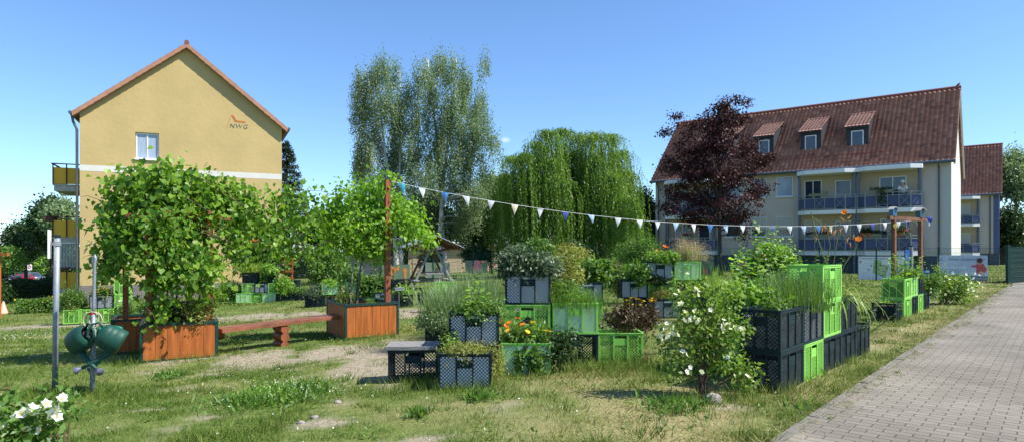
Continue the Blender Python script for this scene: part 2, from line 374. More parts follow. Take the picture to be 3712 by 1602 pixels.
m, n, b, o = nmat('block_paving'); tc = n.nodes.new('ShaderNodeTexCoord')
br = n.nodes.new('ShaderNodeTexBrick'); br.inputs['Scale'].default_value = 1; br.inputs['Brick Width'].default_value = .21; br.inputs['Row Height'].default_value = .105
br.inputs['Mortar Size'].default_value = .006; br.inputs['Mortar Smooth'].default_value = .3; br.inputs['Bias'].default_value = 0
br.inputs['Color1'].default_value = (.215, .195, .160, 1); br.inputs['Color2'].default_value = (.262, .238, .196, 1); br.inputs['Mortar'].default_value = (.105, .095, .075, 1)
wv = n.nodes.new('ShaderNodeVectorMath'); wv.operation = 'MULTIPLY_ADD'; wv.inputs[1].default_value = (.018, .018, 0)
n.links.new(noise(n, tc, 1.3, 2).outputs['Color'], wv.inputs[0]); n.links.new(tc.outputs['Object'], wv.inputs[2]); n.links.new(wv.outputs[0], br.inputs['Vector'])
c1 = mixc(n, rampf(n, noise(n, tc, 1.1, 4).outputs[0], .35, .7), br.outputs[0], (.27, .255, .235)); 
mm = n.nodes.new('ShaderNodeMix'); mm.data_type = 'RGBA'; mm.blend_type = 'OVERLAY'; mm.inputs[0].default_value = .55
n.links.new(br.outputs[0], mm.inputs[6]); n.links.new(noise(n, tc, 160, 3).outputs[0], mm.inputs[7])
m3 = n.nodes.new('ShaderNodeMix'); m3.data_type = 'RGBA'; m3.blend_type = 'MULTIPLY'; m3.inputs[0].default_value = .5
n.links.new(mm.outputs[2], m3.inputs[6]); n.links.new(rampf(n, noise(n, tc, .55, 8).outputs[0], .22, .60), m3.inputs[7])
n.links.new(m3.outputs[2], b.inputs['Base Color']); b.inputs['Roughness'].default_value = .95; b.inputs['Specular IOR Level'].default_value = .12
bp = n.nodes.new('ShaderNodeBump'); bp.inputs['Strength'].default_value = .6; bp.inputs['Distance'].default_value = .006; bp.invert = True
n.links.new(br.outputs['Fac'], bp.inputs['Height']); n.links.new(bp.outputs[0], b.inputs['Normal'])
M['paving'] = m
ys = np.arange(-9, 60, .5); xs = np.arange(0, 12.1, .5); XX, YY = np.meshgrid(xs, ys)
idx = np.arange(XX.size).reshape(XX.shape); Fq = np.stack([idx[:-1, :-1], idx[:-1, 1:], idx[1:, 1:], idx[1:, :-1]], -1).reshape(-1, 4)
me = mesh_np('path', np.stack([XX, YY, XX * 0 + (vnoise(XX, YY, 2, 4) - .5) * .012], -1).reshape(-1, 3), [Fq], None, [M['paving']], True)
pth = tag(link(bpy.data.objects.new('path', me)), kind='structure'); pth.location = (PE[0], PE[1], .006); pth.rotation_euler = (0, 0, -math.radians(41))
kb = MB(); y = -9.0
while y < 45:
    L = random.uniform(.92, 1.02); dz = random.uniform(-.008, .008); dx = random.uniform(-.008, .008)
    kb.box(-.085 + dx, -.004 + dx, y, y + L - .012, -.15, .016 + dz); y += L
k_ = kb.build('kerb', M['kerb'], kind='structure'); k_.location = pth.location; k_.rotation_euler = pth.rotation_euler
# road far left
M['asphalt'] = mat('asphalt', (.26, .245, .23), .95, .1, .6, spec=.1)
rx = np.linspace(-150, -60, 46); ry = np.linspace(96, 150, 28); XX, YY = np.meshgrid(rx, ry); idx = np.arange(XX.size).reshape(XX.shape)
Fq = np.stack([idx[:-1, :-1], idx[:-1, 1:], idx[1:, 1:], idx[1:, :-1]], -1).reshape(-1, 4)
YS = YY + (XX + 105) * -.22
me = mesh_np('road', np.stack([XX, YS, gz(XX, YS) + .12], -1).reshape(-1, 3), [Fq], None, [M['asphalt']]); tag(link(bpy.data.objects.new('road', me)), kind='structure')

# ------------------------------------------------------------------ grass
m, n, b, o = nmat('grass_blades'); at = n.nodes.new('ShaderNodeAttribute'); at.attribute_name = 'rnd'
r = n.nodes.new('ShaderNodeValToRGB'); e = r.color_ramp.elements
e[0].position = 0; e[0].color = (.075, .14, .016, 1); e[1].position = 1; e[1].color = (.46, .36, .20, 1)
for p_, c_ in ((.3, (.15, .22, .035)), (.55, (.24, .27, .065)), (.75, (.36, .32, .13))):
    q = e.new(p_); q.color = (*c_, 1)
n.links.new(at.outputs['Fac'], r.inputs[0]); n.links.new(r.outputs[0], b.inputs['Base Color']); b.inputs['Roughness'].default_value = .6; b.inputs['Specular IOR Level'].default_value = .2
tr = n.nodes.new('ShaderNodeBsdfTranslucent'); n.links.new(r.outputs[0], tr.inputs[0]); ms = n.nodes.new('ShaderNodeMixShader'); ms.inputs[0].default_value = .3
n.links.new(b.outputs[0], ms.inputs[1]); n.links.new(tr.outputs[0], ms.inputs[2]); n.links.new(ms.outputs[0], o.inputs[0])
M['grass'] = m
def ground_pts(N, y0, y1, pw=1.0):
    y = (y0 ** (2 - pw) + rng.random(N) * (y1 ** (2 - pw) - y0 ** (2 - pw))) ** (1 / (2 - pw)) if pw != 2 else y0 * (y1 / y0) ** rng.random(N)
    a = rng.uniform(-.86, .86, N); return a * y, y
gl = Leaves()
def grass_zone(N, y0, y1, hmin, hmax, wd, pw):
    x, y = ground_pts(N, y0, y1, pw); d = dpath(x, y)
    k = (d < .05 - .22 * vnoise(x, y, .2, 9)) & (rng.random(N) > bare_f(x, y) * .86)
    dry = dry_f(x, y); k &= rng.random(N) > dry * .25
    x, y, dry = x[k], y[k], dry[k]; n = len(x)
    tuft = vnoise(x, y, .22, 31); h = (hmin + (hmax - hmin) * rng.random(n) ** 1.5) * (.5 + 1.1 * tuft ** 2 + .35 * (vnoise(x, y, 1.3, 37) > .6))
    z = gz(x, y) - .008; D = rdir(n, 1.1); lay = rng.random(n) < dry * .55; D[lay, 2] *= .15; D[:, 2] = np.abs(D[:, 2])
    N_ = rdir(n, .6); tone = np.clip(dry * .75 + rng.normal(0, .17, n) + (rng.random(n) < .1) * .35 + .04, 0, 1)
    gl.put(np.stack([x, y, z], 1), D, N_, h, wd / h * h, BLADE, tone)
grass_zone(150000, 4.2, 8, .025, .085, .006, 1.0)
grass_zone(150000, 7.5, 14, .03, .09, .009, 1.0)
grass_zone(110000, 13, 26, .04, .11, .018, 1.2)
grass_zone(60000, 25, 60, .06, .16, .045, 1.6)
def tuft(x, y, n, r, h, dry=.25, wd=.009):
    t = rng.normal(size=(n, 2)) * r; px, py = x + t[:, 0], y + t[:, 1]; k = dpath(px, py) < -.02; px, py, t = px[k], py[k], t[k]; n = len(px)
    D = rdir(n, 1.6); D[:, :2] += t / max(r, .01) * .25; D[:, 2] = abs(D[:, 2])
    gl.put(np.stack([px, py, gz(px, py) - .01], 1), D, rdir(n, .4), h * rng.uniform(.4, 1.1, n), wd, BLADE, np.clip(dry + rng.normal(0, .15, n), 0, 1))
for i in range(260):
    x, y = ground_pts(1, 4.6, 18, 1.1); x, y = x[0], y[0]
    if dpath(x, y) < -.1: tuft(x, y, int(60), random.uniform(.04, .12), random.uniform(.09, .2), random.uniform(.05, .3))
for s in np.arange(-3, 24, .07):       # straw and weeds along the kerb
    q = PE + PD * s + PR * random.uniform(-.3, .04)
    n_ = random.randint(4, 26)
    t = rng.normal(size=(n_, 2)) * .09; px, py = q[0] + t[:, 0], q[1] + t[:, 1]; D = rdir(n_, .15); D[:, 2] = abs(D[:, 2]) * .35
    gl.put(np.stack([px, py, gz(px, py) + .012], 1), D, rdir(n_, .8), rng.uniform(.05, .16, n_), .005, BLADE, rng.uniform(.7, 1, n_) if random.random() < .7 else rng.uniform(.1, .4, n_))
def base_grass(x, y, n=120, r=.3, h=.16, dry=.25): tuft(x, y, n, r, h, dry)
BASES = [(-1.2, 7.45), (-.9, 7.4), (-.6, 6.95), (-.3, 7.0), (0, 7.55), (.4, 7.6), (.7, 8.15), (1.1, 8.2), (1.5, 8.2), (1.0, 8.0), (1.2, 7.9), (2.6, 6.6), (2.9, 6.7), (3.3, 7.1), (3.8, 7.6), (4.3, 8.2), (5, 8.9), (2.4, 6.4), (2.0, 6.3), (1.7, 6.2),
         (7.6, 12.6), (8.2, 13.1), (8.9, 13.6), (9.8, 14.6), (-5.5, 10.5), (-5, 10.7), (-6.2, 10.3), (-3, 12.2), (-2.5, 12.4), (-5.7, 7.8), (-5.2, 7.8)]
for x, y in BASES: base_grass(x, y, 150, .2, .2, .2 if x < 2 else .4)
for i in range(34):                   # weeds rooted in the paving joints near the edge
    s = rng.uniform(-2, 22); q = PE + PD * s + PR * abs(rng.normal(0, .2)); n_ = 14; t = rng.normal(size=(n_, 2)) * .018; D = rdir(n_, .7); D[:, 2] = abs(D[:, 2])
    gl.put(np.stack([q[0] + t[:, 0], q[1] + t[:, 1], t[:, 0] * 0 + .012], 1), D, rdir(n_, .5), rng.uniform(.02, .07, n_), .007, BLADE, rng.uniform(.1, .45, n_))
gl.build('grass', M['grass'], kind='stuff', label='short patchy lawn grass, green and dried to straw')
# broad-leaved weeds and clover heads in the lawn
wl = Leaves(); N = 9000; x, y = ground_pts(N, 4.4, 16, 1.1); k = (dpath(x, y) < -.15) & (vnoise(x, y, .5, 51) > .66) & (bare_f(x, y) < .4); x, y = x[k], y[k]; n_ = len(x)
wl.put(np.stack([x, y, gz(x, y) + .02], 1), rdir(n_, .3), rdir(n_, 1.4), rng.uniform(.03, .08, n_), rng.uniform(.015, .03, n_))
for u, v, r_ in ((1020, 1450, .5), (930, 1455, .3), (1520, 1515, .08), (2450, 1480, .3), (1100, 1420, .35), (3250, 1420, .2), (3350, 1330, .2), (2990, 1500, .25), (1740, 1450, .15), (620, 1370, .2)):
    g = G(u, v); n_ = int(900 * r_); t = rng.normal(size=(n_, 2)) * r_ * .6; px, py = g.x + t[:, 0], g.y + t[:, 1]
    k = dpath(px, py) < -.15; px, py = px[k], py[k]; n_ = len(px)
    wl.put(np.stack([px, py, gz(px, py) + .02], 1), rdir(n_, .9), rdir(n_, 1), rng.uniform(.05, .15, n_), rng.uniform(.012, .03, n_))
wl.build('lawn_weeds', M['l_mid'], kind='stuff', label='low broad-leaved weeds spread through the lawn')
fl = Leaves(); N = 380; x, y = ground_pts(N, 4.6, 14, 1.2); k = (dpath(x, y) < -.3) & (vnoise(x, y, 1.1, 61) > .45); x, y = x[k], y[k]
for u, v, r_, c_ in ((1000, 1410, .45, 60), (1060, 1440, .4, 40), (60, 1230, .8, 120), (80, 1290, .6, 40)):
    g = G(u, v); t = rng.normal(size=(c_, 2)) * r_; x = np.append(x, g.x + t[:, 0]); y = np.append(y, g.y + t[:, 1] * .6)
k = dpath(x, y) < -.2; x, y = x[k], y[k]
n_ = len(x); z = gz(x, y) + rng.uniform(.05, .12, n_)
for q in range(2): fl.put(np.stack([x, y, z], 1), rdir(n_), rdir(n_, .7), .016, .016)
fl.build('lawn_flowers', M['pet_white'], kind='stuff', label='tiny white clover and daisy heads dotted over the lawn')

# ------------------------------------------------------------------ buildings
def window(root, x, y, z0, w_, h, look='glass', side=-1, sill=True, cols=2, dep=.10, name='window'):
    """window unit on wall plane y (outside = side*y): frame proud of the wall plane inside a recess strip"""
    s = side; f = MB(); a, b_ = (y + s * .004, y + s * .05)
    y0, y1 = min(a, b_), max(a, b_)
    t = .055
    f.box(x, x + w_, y0, y1, z0, z0 + t).box(x, x + w_, y0, y1, z0 + h - t, z0 + h).box(x, x + t, y0, y1, z0 + t, z0 + h - t).box(x + w_ - t, x + w_, y0, y1, z0 + t, z0 + h - t)
    if cols == 2: f.box(x + w_ / 2 - .03, x + w_ / 2 + .03, y0, y1, z0 + t, z0 + h - t)
    wo_ = f.build(name, M['whitepaint'], root)
    p = MB(); pa, pb = sorted((y + s * .003, y + s * .022)); p.box(x + t * .9, x + w_ - t * .9, pa, pb, z0 + t * .9, z0 + h - t * .9); p.build('pane', M['glass' if look == 'shutter' else look], wo_)
    if look == 'shutter':
        q = MB(); qa, qb = sorted((y + s * .024, y + s * .062)); q.box(x + t * .5, x + w_ - t * .5, qa, qb, z0 + h * .36, z0 + h - t * .5); q.build('roller_shutter', M['shutter'], wo_)
    if sill:
        q = MB(); qa, qb = sorted((y + s * .002, y + s * .15)); q.box(x - .05, x + w_ + .05, qa, qb, z0 - .07, z0 - .01); q.build('sill', M['whitepaint'], wo_)
    return wo_
def gable_wall(mb, x, poly): pass
def tile_roof(name, mats, root, L, eave, ridge, ncol, nrow, amp=.085, over=.25):
    """one slope: eave=(y,z) ridge=(y,z), running along x from 0..L"""
    (ye, ze), (yr, zr) = eave, ridge; sl = math.hypot(yr - ye, zr - ze); dy, dz = (yr - ye) / sl, (zr - ze) / sl; ny_, nz_ = -dz, dy
    if nz_ < 0: ny_, nz_ = -ny_, -nz_
    cs = 6; us = np.linspace(-over, L + over, ncol * cs + 1); rows = []
    V = []; 
    for r_ in range(nrow):
        for f_, hgt in ((0.0, .115), (.97, .008)):
            t = (r_ + f_) / nrow * sl; hgt = .03 if r_ == 0 and f_ == 0 else hgt; ph = us / (L + 2 * over) * ncol * 2 * PI
            hh = hgt + amp * np.abs(np.sin(ph / 2)) ** .8 + rng.normal(0, .002, len(us))
            V.append(np.stack([us, ye + dy * t + ny_ * hh, ze + dz * t + nz_ * hh], 1))
    V = np.array(V); R, C = V.shape[:2]; idx = np.arange(R * C).reshape(R, C)
    Fq = np.stack([idx[:-1, :-1], idx[:-1, 1:], idx[1:, 1:], idx[1:, :-1]], -1).reshape(-1, 4)
    tile = np.repeat(rng.random((nrow, ncol)), 2, 0); rr = np.zeros((R, C)); rr[:, :-1] = np.repeat(tile, cs, 1)[:R, :C - 1]; rr[:, -1] = rr[:, -2]
    me = mesh_np(name, V.reshape(-1, 3), [Fq], rr.ravel(), mats); return link(bpy.data.objects.new(name, me), root)
def tilemat(name, cs, spots=None):
    m, n, b, o = nmat(name); at = n.nodes.new('ShaderNodeAttribute'); at.attribute_name = 'rnd'; r = n.nodes.new('ShaderNodeValToRGB')
    for i, c in enumerate(cs):
        q = r.color_ramp.elements[i] if i < 2 else r.color_ramp.elements.new(i / (len(cs) - 1))
        q.position = i / (len(cs) - 1); q.color = (*c, 1)
    n.links.new(at.outputs['Fac'], r.inputs[0]); tc = n.nodes.new('ShaderNodeTexCoord')
    c2 = mixc(n, rampf(n, noise(n, tc, 3, 8).outputs[0], .55, .85), r.outputs[0], (.07, .05, .045)); n.links.new(c2, b.inputs['Base Color']); b.inputs['Roughness'].default_value = .55; return m
M['tile_red'] = tilemat('red_pantiles', [(.20, .066, .034), (.42, .16, .085), (.30, .10, .052), (.50, .22, .13)])
M['tile_orange'] = tilemat('verge_tiles', [(.34, .12, .07), (.42, .16, .09), (.37, .14, .085)])

# yellow house -----------------------------------------------------
YB = (-21.8, 32.0); yth = math.atan2(4.1, 8.7); YW = 9.62; YZ = -1.3; YE = 8.45; YR = 12.33; YL = 24.0
yh = empty('yellow_house', (YB[0], YB[1], 0), yth, 'ochre yellow gabled house with NWG lettering and one window in its gable end', 'house')
mb = MB(); W_ = YW
wx0, wx1, wz0, wz1 = 2.42, 3.50, 6.22, 7.62
# gable front wall with a recess for the window (butted pieces)
zs = YZ + 1.0
def front(poly): mb.prism(poly, 0, .3)
front([(0, zs), (W_, zs), (W_, 5.47), (0, 5.47)])
front([(0, 5.78), (wx0, 5.78), (wx0, YE + wx0 * .8524), (0, YE)])
front([(wx0, 5.78), (wx1, 5.78), (wx1, wz0), (wx0, wz0)])
front([(wx0, wz1), (wx1, wz1), (wx1, YE + wx1 * .8524), (wx0, YE + wx0 * .8524)])
front([(wx1, 5.78), (W_, 5.78), (W_, YE), (W_ / 2, YR), (wx1, YE + wx1 * .8524)])
mb.box(wx0, wx1, .16, .28, wz0, wz1)
mb.box(0, .3, .3, YL, zs, YE).box(W_ - .3, W_, .3, YL, zs, YE).prism([(0, zs), (W_, zs), (W_, YE), (W_ / 2, YR), (0, YE)], YL, YL + .3)
mb.build('wall', M['stucco'], yh)
MB().box(-.004, W_ + .004, -.006, .3, 5.472, 5.778).build('pale_band', M['stuccow'], yh)
MB().box(-.03, W_ + .03, -.03, YL + .3, YZ - 1.5, zs - .003).build('plinth', M['plinth'], yh)
window(yh, wx0 + .02, .155, wz0 + .02, wx1 - wx0 - .04, wz1 - wz0 - .04, 'curtain', -1, False)
MB().box(wx0 - .05, wx1 + .05, -.10, .15, wz0 - .05, wz0 + .015).build('sill', M['whitepaint'], yh)
rs = MB(); OV = .30
for sx, xe in ((1, -.25), (-1, W_ + .25)):
    ze = YE - .25 * .8524; x1 = W_ / 2
    rs.prism([(xe, ze + .02), (x1, YR + .02), (x1, YR + .20), (xe, ze + .20)] if sx > 0 else [(x1, YR + .02), (xe, ze + .02), (xe, ze + .20), (x1, YR + .20)], -OV + .03, YL + .3)
rs.build('roof', M['tile_red'], yh)
vt = MB(); ns = 17
for sx in (1, -1):
    for i in range(ns):
        t0, t1 = i / ns, (i + 1.12) / ns
        def pt(t, dz): 
            xx = -.28 + (W_ / 2 + .28) * t; xx = xx if sx > 0 else W_ - xx
            return (xx, YE - .28 * .8524 + (YR - YE + .28 * .8524) * t + dz)
        a, b_, c_, d_ = pt(t0, -.05), pt(min(t1, 1), -.08), pt(min(t1, 1), .15), pt(t0, .205)
        poly = [a, b_, c_, d_] if sx > 0 else [b_, a, d_, c_]
        vt.prism(poly, -OV - .02 - .004 * (i % 2), -OV + .34)
vt.build('verge_tiles', mat('verge_tile_clay', (.36, .19, .125), .85, .14, 2), yh)
MB().tube([(W_ / 2, -OV - .03, YR + .2), (W_ / 2, YL + .3, YR + .2)], .12, 10).build('ridge', M['tile_red'], yh)
gt = MB(); gt.tube([(-.36, -.32, YE - .12), (-.36, YL, YE - .12)], .085, 8).build('gutter', M['gutter'], yh); gt = MB(); gt.tube([(W_ + .36, -.32, YE - .12), (W_ + .36, YL, YE - .12)], .085, 8); gt.build('gutter', M['gutter'], yh)
dp = MB(); dp.tube([(-.36, .12, YE - .15), (-.30, .12, YE - .5), (-.14, .12, YE - .9), (-.12, .12, YZ)], .065, 8); dp.build('drainpipe', M['gutter'], yh)
# lettering
lg = empty('house_logo', (0, 0, 0)); lg.parent = yh
tm = text_mesh('NWG', .34, flat('logo_grey', (.12, .12, .10)), .006, .15, 1.15); inst('lettering', tm, lg, (6.90, -.008, 8.20), (PI / 2, 0, 0))
rl = MB()
ox, oz = 0, 0
for k in range(3):
    d = k * .075; rl.bar((ox + .35 + d, -.008, oz + 1.0), (ox + .68 + d * .6, -.008, oz + .52 + k * .055), .012, .03).bar((ox + .68 + d * .6, -.008, oz + .52 + k * .055), (ox + 1.55 - k * .04, -.008, oz + .50 + k * .055), .012, .03)
rl.bar((ox + .0, -.008, oz + .05), (ox + .33, -.008, oz + 1.0), .012, .035).bar((ox + .33, -.008, oz + 1.0), (ox + .52, -.008, oz + 1.0), .012, .03)
rm = rl.build('roof_mark', flat('logo_orange', (.62, .22, .06)), lg); rm.location = (6.78, 0, 8.18); rm.scale = (.62, 1, .72)
# balconies on the left long side
def ybalc(y0, zf, screen=False, wd=1.3):
    bt = MB(); bt.box(-wd, -.003, y0, y0 + 3.4, zf - .34, zf - .06); bt.box(-wd - .05, -.003, y0 - .06, y0 + 3.46, zf - .06, zf); s = bt.build('balcony', M['concrete'], yh)
    p = MB(); p.box(-wd - .04, -.01, y0 - .03, y0, zf + .02, zf + .86).box(-wd - .04, -wd - .01, y0, y0 + 3.4, zf + .02, zf + .86); p.build('panel', M['balcyel'], s)
    r = MB()
    for xx in (-wd - .03, -.75, -.06): r.bar((xx, y0 - .06, zf), (xx, y0 - .06, zf + 1.05), .05)
    for yy in (y0 + 1.1, y0 + 2.2, y0 + 3.4): r.bar((-wd - .07, yy, zf), (-wd - .07, yy, zf + 1.05), .05)
    r.bar((-wd - .07, y0 - .06, zf + 1.05), (0, y0 - .06, zf + 1.05), .07, .05).bar((-wd - .07, y0 - .06, zf + 1.05), (-wd - .07, y0 + 3.4, zf + 1.05), .07, .05)
    r.build('railing', M['rust'], s)
    if screen:
        sc2 = MB()
        nn = 18
        for i in range(nn):
            a0 = -wd + .05 + (wd - .1) * i / nn; a1 = -wd + .05 + (wd - .1) * (i + .55) / nn; sc2.box(a0, a1, y0 - .03 + .008 * (i % 2), y0 - .015 + .01 * (i % 2), zf + 1.1, zf + 2.32 - (.18 if i < 2 else 0))
        sc2.build('windscreen', mat('corrugated_screen', (.42, .44, .44), .4, .1, 4), s)
        q = MB(); q.bar((-wd + .25, y0 - .04, zf + 2.36), (-.05, y0 - .04, zf + 2.36), .05).bar((-wd + .25, y0 - .04, zf + 2.36), (-wd, y0 - .04, zf + 2.15), .05); q.build('screen_rail', M['whitepaint'], s)
    return s
for (yy, zz, ss) in ((1.2, 4.85, 0), (1.2, 2.15, 0), (1.2, -.50, 1), (9.5, 4.85, 0), (9.5, 2.15, 0), (9.5, -.5, 0), (17, 4.85, 0), (17, 2.15, 0)): ybalc(yy, zz, ss)
fb = MB(); fb.box(-1.75, -1.40, 1.3, 2.3, 2.98, 3.2); fb.build('flower_box', M['rust'], yh)

# long red-roofed building -------------------------------------------
def row_house(name, origin, th, L, label, bays, wins, dormers, chim=None, blue=False, D=10.0, back=142.0):
    """local x = leftwards along the facade, local y+ = outwards to the garden"""
    root = empty(name, (origin[0], origin[1], 0), th, label, 'apartment house')
    Z0, ZE, ZR = 1.12, 7.25, 12.35
    rec = []
    fr = MB(); fr.box(.45, L, -.3, 0, Z0, ZE - .1); fr.build('wall', M['beige'], root)
    gb = MB(); gb.prism([(-D, Z0), (0, Z0), (0, ZE), (-D / 2, ZR), (-D, ZE)], 0, .3, 'x'); gb.build('gable_wall', M['bluerender'] if blue else M['palerender'], root); gb = MB()
    gb.prism([(-D, Z0), (-.3, Z0), (-.3, ZE), (-D / 2, ZR - .2), (-D, ZE)], L - .3, L - .003, 'x'); gb.build('gable_wall', M['palerender'], root); MB().box(.3, .447, -.3, .004, Z0, ZE - .1).build('corner_strip', M['bluerender'] if blue else M['palerender'], root)
    MB().box(-.02, L + .02, -D, .03, -.6, Z0 - .003).build('plinth', M['blueplinth'], root)
    MB().box(.46, L, .003, .03, ZE - .22, ZE - .08).build('cornice', M['palerender'], root)
    sl = math.hypot(D / 2 + .35, ZR - ZE + .35)
    tile_roof('roof', [M['tile_red']], root, L, (.42, ZE - .40), (-D / 2, ZR), int(L / .27), 21)
    tile_roof('roof', [M['tile_red']], root, L, (-D - .42, ZE - .44), (-D / 2, ZR - .08), int(L / .4), 12, .03)
    MB().tube([(-.27, -D / 2, ZR + .05), (L + .27, -D / 2, ZR + .05)], .17, 8).build('ridge', M['tile_red'], root)
    for yy0, s_ in ((.40, -1), (-D - .40, 1)):
        pl = [(yy0, ZE - .55), (yy0, ZE - .42), (-D / 2, ZR - .03), (-D / 2, ZR - .16)]
        for xx in (-.24, L + .12): MB().prism(pl if s_ < 0 else pl[::-1], xx, xx + .1, 'x').build('bargeboard', M['palerender'], root)
    g = MB(); g.tube([(-.25, .52, ZE - .36), (L + .25, .52, ZE - .36)], .10, 8); g.build('gutter', M['gutter'], root)
    for xx in ([.62, L - .3] if not blue else [.7]):
        d = MB(); d.tube([(xx, .48, ZE - .42), (xx, .12, ZE - .75), (xx, .09, .2)], .055, 8); d.build('drainpipe', M['gutter'], root)
    for (x, z, w2, h, look) in wins:
        window(root, x, 0.0, z, w2, h, look, 1, True, 1)
    for bi, (xs_, lv, base) in enumerate(bays):
        for (x0, x1) in xs_:
            ch = .55
            def deckpoly(o=1.3, e=0): return [(x0 - e, 0.035), (x1 + e, 0.035), (x1 + e, o - .45), (x1 - ch, o + e), (x0 + ch, o + e), (x0 - e, o - .45)]
            for li, zf in enumerate(lv):
                bk = MB(); bk.box(x0 + .02, x1 - .02, .004, .03, zf + .01, zf + 2.36); 
                dk = MB(); dk.prism([(p[0], p[1]) for p in deckpoly()], zf - .26, zf, 'z'); s = dk.build('balcony', M['whitepaint'], root)
                bk.build('back_wall', M['sand'], s)
                o_ = 1.25; pts = [(x1 - .03, .1), (x1 - .03, o_ - .45), (x1 - ch, o_ - .02), (x0 + ch, o_ - .02), (x0 + .03, o_ - .45), (x0 + .03, .1)]
                pn = MB(); rl = MB(); xb = MB()
                for a, b_ in zip(pts[:-1], pts[1:]):
                    A_ = Vector((*a, 0)); B_ = Vector((*b_, 0)); ln = (B_ - A_).length; d = (B_ - A_) / ln; out = Vector((d.y, -d.x, 0)); 
                    if out.y < 0 and abs(d.x) > .3: out = -out
                    pn.bar(A_ + Vector((0, 0, zf + .47)) + d * .03, B_ + Vector((0, 0, zf + .47)) - d * .03, .012, .62)
                    ofs = out * -.03 if out.y < 0 else out * .03
                    for zz in (zf + .07, zf + .80, zf + .98): rl.bar(A_ + Vector((0, 0, zz)) + ofs, B_ + Vector((0, 0, zz)) + ofs, .035, .035)
                    k = max(1, int(ln / .6)) if ln > 1.5 else 1
                    for i in range(k + 1): q = A_ + d * ln * i / k + ofs; rl.bar(q + Vector((0, 0, zf)), q + Vector((0, 0, zf + .98)), .035)
                    if ln > 1.5:
                        for i in range(k):
                            if i % 2 == 1 or k == 1:
                                q0 = A_ + d * ln * i / k + ofs * 1.4; q1 = A_ + d * ln * (i + 1) / k + ofs * 1.4
                                rl.bar(q0 + Vector((0, 0, zf + .07)), q1 + Vector((0, 0, zf + .8)), .02).bar(q0 + Vector((0, 0, zf + .8)), q1 + Vector((0, 0, zf + .07)), .02)
                pn.build('panel', M['balcblue'], s); rl.build('railing', M['railgrey'], s)
            zt = lv[-1] + 2.42; cp = MB(); cp.prism(deckpoly(1.4, .03), zt, zt + .26, 'z'); cp.build('canopy', M['whitepaint'], root)
            for xx in (x0 + .09, x1 - .09):
                for yy in (.78,):
                    po = MB(); po.bar((xx, yy, .0), (xx, yy, zt), .13); po.build('post', M['railblue'], root)
                d = MB(); d.tube([(xx + .12, .7, zt), (xx + .12, .3, zt - .35), (xx + .12, .12, zt - .5), (xx + .12, .12, .1)], .04, 6); d.build('drainpipe', M['gutter'], root)
    for x in dormers:
        dr = MB(); w2 = 1.35; yf = -1.15; zb = 8.18; zt = 9.88
        # cheeks and front
        dr.prism([(yf, zb + .0), (yf, zt), (-3.55, zt + 1.0), (-2.9, zb + 2.3)][::1], x, x + .1, 'x').prism([(yf, zb), (yf, zt), (-3.55, zt + 1.0), (-2.9, zb + 2.3)], x + w2 - .1, x + w2, 'x')
        dr.box(x + .1, x + w2 - .1, yf - .1, yf, zb, zt); ds = dr.build('dormer', M['slate'], root)
        window(ds, x + .3, yf, zb + .22, w2 - .6, 1.18, 'glass', 1, False, 1)
        sub = tile_roof('dormer_roof', [M['tile_pink']], ds, w2 + .1, (yf + .28, zt - .04), (-4.05, zt + 1.42), 7, 8, .03, .06); sub.location.x = x - .05
        MB().box(x - .06, x + w2 + .06, yf + .02, yf + .24, zt - .12, zt - .02).build('fascia', M['slate'], ds)
        MB().box(x - .05, x + w2 + .05, yf + .003, yf + .2, zb - .04, zb + .05).build('flashing', M['gutter'], ds)
    if chim is not None:
        c = MB(); c.box(chim, chim + .9, -D / 2 - .3, -D / 2 + .3, ZR - .6, ZR + 1.0).box(chim - .06, chim + .96, -D / 2 - .36, -D / 2 + .36, ZR + 1.003, ZR + 1.1); c.build('chimney', M['brownwood'], root)
    if not blue:
        sg = MB(); y_ = -.45; z_ = ZE + .55
        for x in np.arange(3.2, 13.8, .16): sg.bar((x, y_, z_ - .12), (x, y_, z_ + .16), .022)
        for dz in (-.08, .04, .15): sg.bar((3.2, y_ + .003, z_ + dz), (13.8, y_ + .003, z_ + dz), .02)
        sg.build('snow_guard', flat('snow_guard_red', (.42, .09, .04)), root)
    return root
M['tile_pink'] = tilemat('dormer_tiles', [(.36, .17, .12), (.46, .24, .17), (.40, .20, .14)])
TH1 = math.radians(142)
LV = [1.42, 4.12]
bays = [([(1.44, 5.03), (5.09, 8.65)], LV, 0), ([(14.5, 18.4)], LV, 0)]
wins = [(9.15, 5.25, 1.15, 1.4, 'curtain'), (9.15, 2.45, 1.15, 1.4, 'shutter'), (10.95, 2.45, 1.1, 1.4, 'shutter'), (10.95, 5.25, 1.1, 1.4, 'glass'), (12.8, 2.45, 1.15, 1.4, 'glass'), (12.8, 5.25, 1.15, 1.4, 'curtain')]
rh = row_house('apartment_building', (27, 39), TH1, 19.6, 'long beige apartment house with red tiled roof, four dormers and blue balconies', bays, wins, [4.65, 7.6, 10.8, 13.75], 15.4)
for (x, z, w2, h, look) in [(2.3, 1.45, 1.5, 2.05, 'glass'), (2.35, 4.15, 1.5, 2.05, 'glass'), (5.5, 1.45, .95, 2.0, 'glass'), (5.5, 4.15, .95, 2.0, 'glass'), (7.3, 2.25, 1.1, 1.3, 'shutter'), (7.3, 4.95, 1.1, 1.3, 'glass'),
                            (15.1, 1.45, .9, 2.0, 'glass'), (16.7, 1.45, 1.2, 2.0, 'curtain'), (15.1, 4.15, .9, 2.0, 'glass'), (16.7, 4.15, 1.2, 2.0, 'curtain')]:
    window(rh, x, .032, z, w2, h, look, 1, False, 2 if w2 > 1 else 1)
rh2 = row_house('apartment_building', (47.6, 62.0), TH1, 15.0, 'smaller red-roofed apartment house with blue end wall, behind the long one at the right edge', [([(1.5, 4.9)], [1.2, 4.05], 0)], [], [], None, True)
